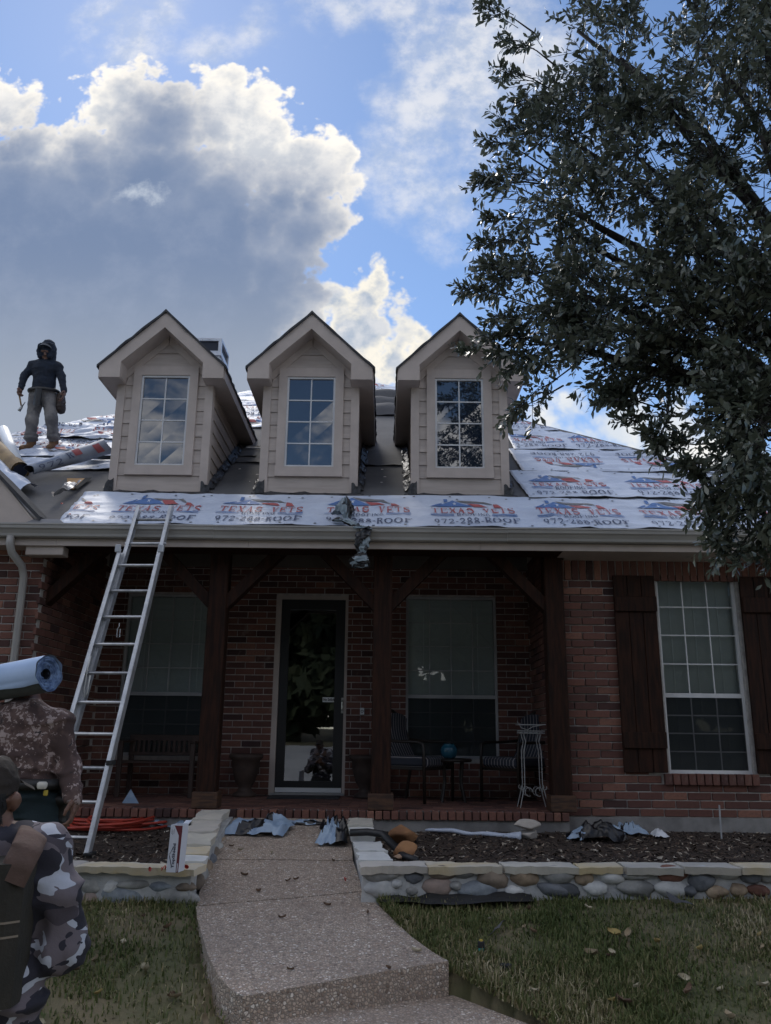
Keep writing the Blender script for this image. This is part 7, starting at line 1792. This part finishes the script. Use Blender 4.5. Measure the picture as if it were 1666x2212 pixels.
b = MB(); b.grid(lambda i, j: Vector(hd3) + Vector((math.sin(-1.1 + 2.2 * i) * (.078 + .02 * j), .06 + .05 * math.cos(-1.1 + 2.2 * i) + .075 * j * math.cos((-1.1 + 2.2 * i) * .8), .055 - .02 * j - .02 * abs(2 * i - 1) ** 2)), 12, 4); b.obj('cap_brim', M_cap3, man3, smooth=True)
# pack on his back with a thick brown strap over the shoulder
M_pack = mat('dark_olive_pack', (.020, .018, .014), .8, (.032, .027, .02), 6, bump=.4, bs=60); M_strap = mat('brown_strap_pad', (.105, .062, .050), .85, (.075, .045, .034), 9, bump=.4, bs=50)
hb_ = MB(); rh_ = np.random.default_rng(8)
for _ in range(900):
    a = rh_.uniform(-2.6, -.5); zz = rh_.uniform(-.095, .02); c0 = Vector(hd3) + Vector((math.cos(a) * .077, math.sin(a) * .098 - .006, zz)); t_ = Vector((rh_.normal(0, .006), -.004 + rh_.normal(0, .003), -.018 + rh_.normal(0, .004))); s_ = Vector((-math.sin(a), math.cos(a), 0)) * .0016
    hb_.add([c0 - s_, c0 + s_, c0 + t_ + s_ * .4, c0 + t_ - s_ * .4], [(0, 1, 2, 3)])
hb_.obj('hair_strands', M_cap2, man3, kind='stuff')
pk = empty('backpack', (X3, Y3 - .15, float(p3(0, 2000)[2])), 'dark olive pack with a brown padded strap worn by the foreground man', 'backpack')
zt, zb_ = p3(0, 1850)[2], p3(0, 2148)[2]; xr = p3(37, 2000, -.15)[0]
b = MB(); n_ = 10; wpk = xr - (2 * X3 - xr)
b.grid(lambda i, j: Vector((X3 - wpk / 2 + wpk * i, Y3 - .13 - .05 * math.sin(min(max(i * 3.14159, 0), 3.14159)) ** .5, zb_ + (zt - zb_) * j)), n_, 8)
for s in (0, 1): b.grid(lambda i, j: Vector((X3 - wpk / 2 + wpk * s, Y3 - .13 + (.10 * i if s else .10 * (1 - i)), zb_ + (zt - zb_) * j)), 3, 8)
b.grid(lambda i, j: Vector((X3 - wpk / 2 + wpk * i, Y3 - .13 - .05 * math.sin(i * 3.14159) ** .5 * (1 - j) + .12 * j, zt + .02 * j)), n_, 3); b.obj('pack_panel', M_pack, pk, smooth=False)
for py in (2000, 2032):
    z_ = p3(20, py, -.15)[2]; b = MB(); b.grid(lambda i, j: Vector((X3 - wpk / 2 + wpk * i, Y3 - .1335 - .051 * math.sin(i * 3.14159) ** .5, z_ + .006 * j + .006 * i)), n_, 1); b.obj('webbing', mat('webbing_tan', (.22, .18, .14), .8), pk)
for s in (1, -1):
    cxs = lambda px: px
    path = [p3(22, 1905, -.150), p3(40, 1868, -.145), p3(58, 1834, -.112), p3(70, 1806, -.050), p3(73, 1796, .02), p3(70, 1812, .09), p3(60, 1850, .16)]
    if s < 0: path = [np.array([2 * X3 - q_[0], q_[1], q_[2]]) for q_ in path]
    b = MB(); P = [Vector(q_) for q_ in path]; PP = []
    for k in range(len(P) - 1):
        for t in np.linspace(0, 1, 6, endpoint=False): PP.append(P[k].lerp(P[k + 1], t))
    PP.append(P[-1]); wd = .046
    def stp(i, j):
        k = min(int(j * (len(PP) - 1)), len(PP) - 2); f_ = j * (len(PP) - 1) - k; c = PP[k].lerp(PP[k + 1], f_); t = (PP[k + 1] - PP[k]).normalized(); sx = Vector((1, 0, -.35 * s)); sx = (sx - t * sx.dot(t)).normalized(); nr_ = sx.cross(t)
        if nr_.y > 0 and nr_.z < .2: nr_ = -nr_
        a = 2 * math.pi * i; return c + sx * (math.cos(a) * wd) + nr_ * (math.sin(a) * .013)
    b.grid(stp, 16, 44); b.obj('shoulder_strap', M_strap, pk, smooth=True)
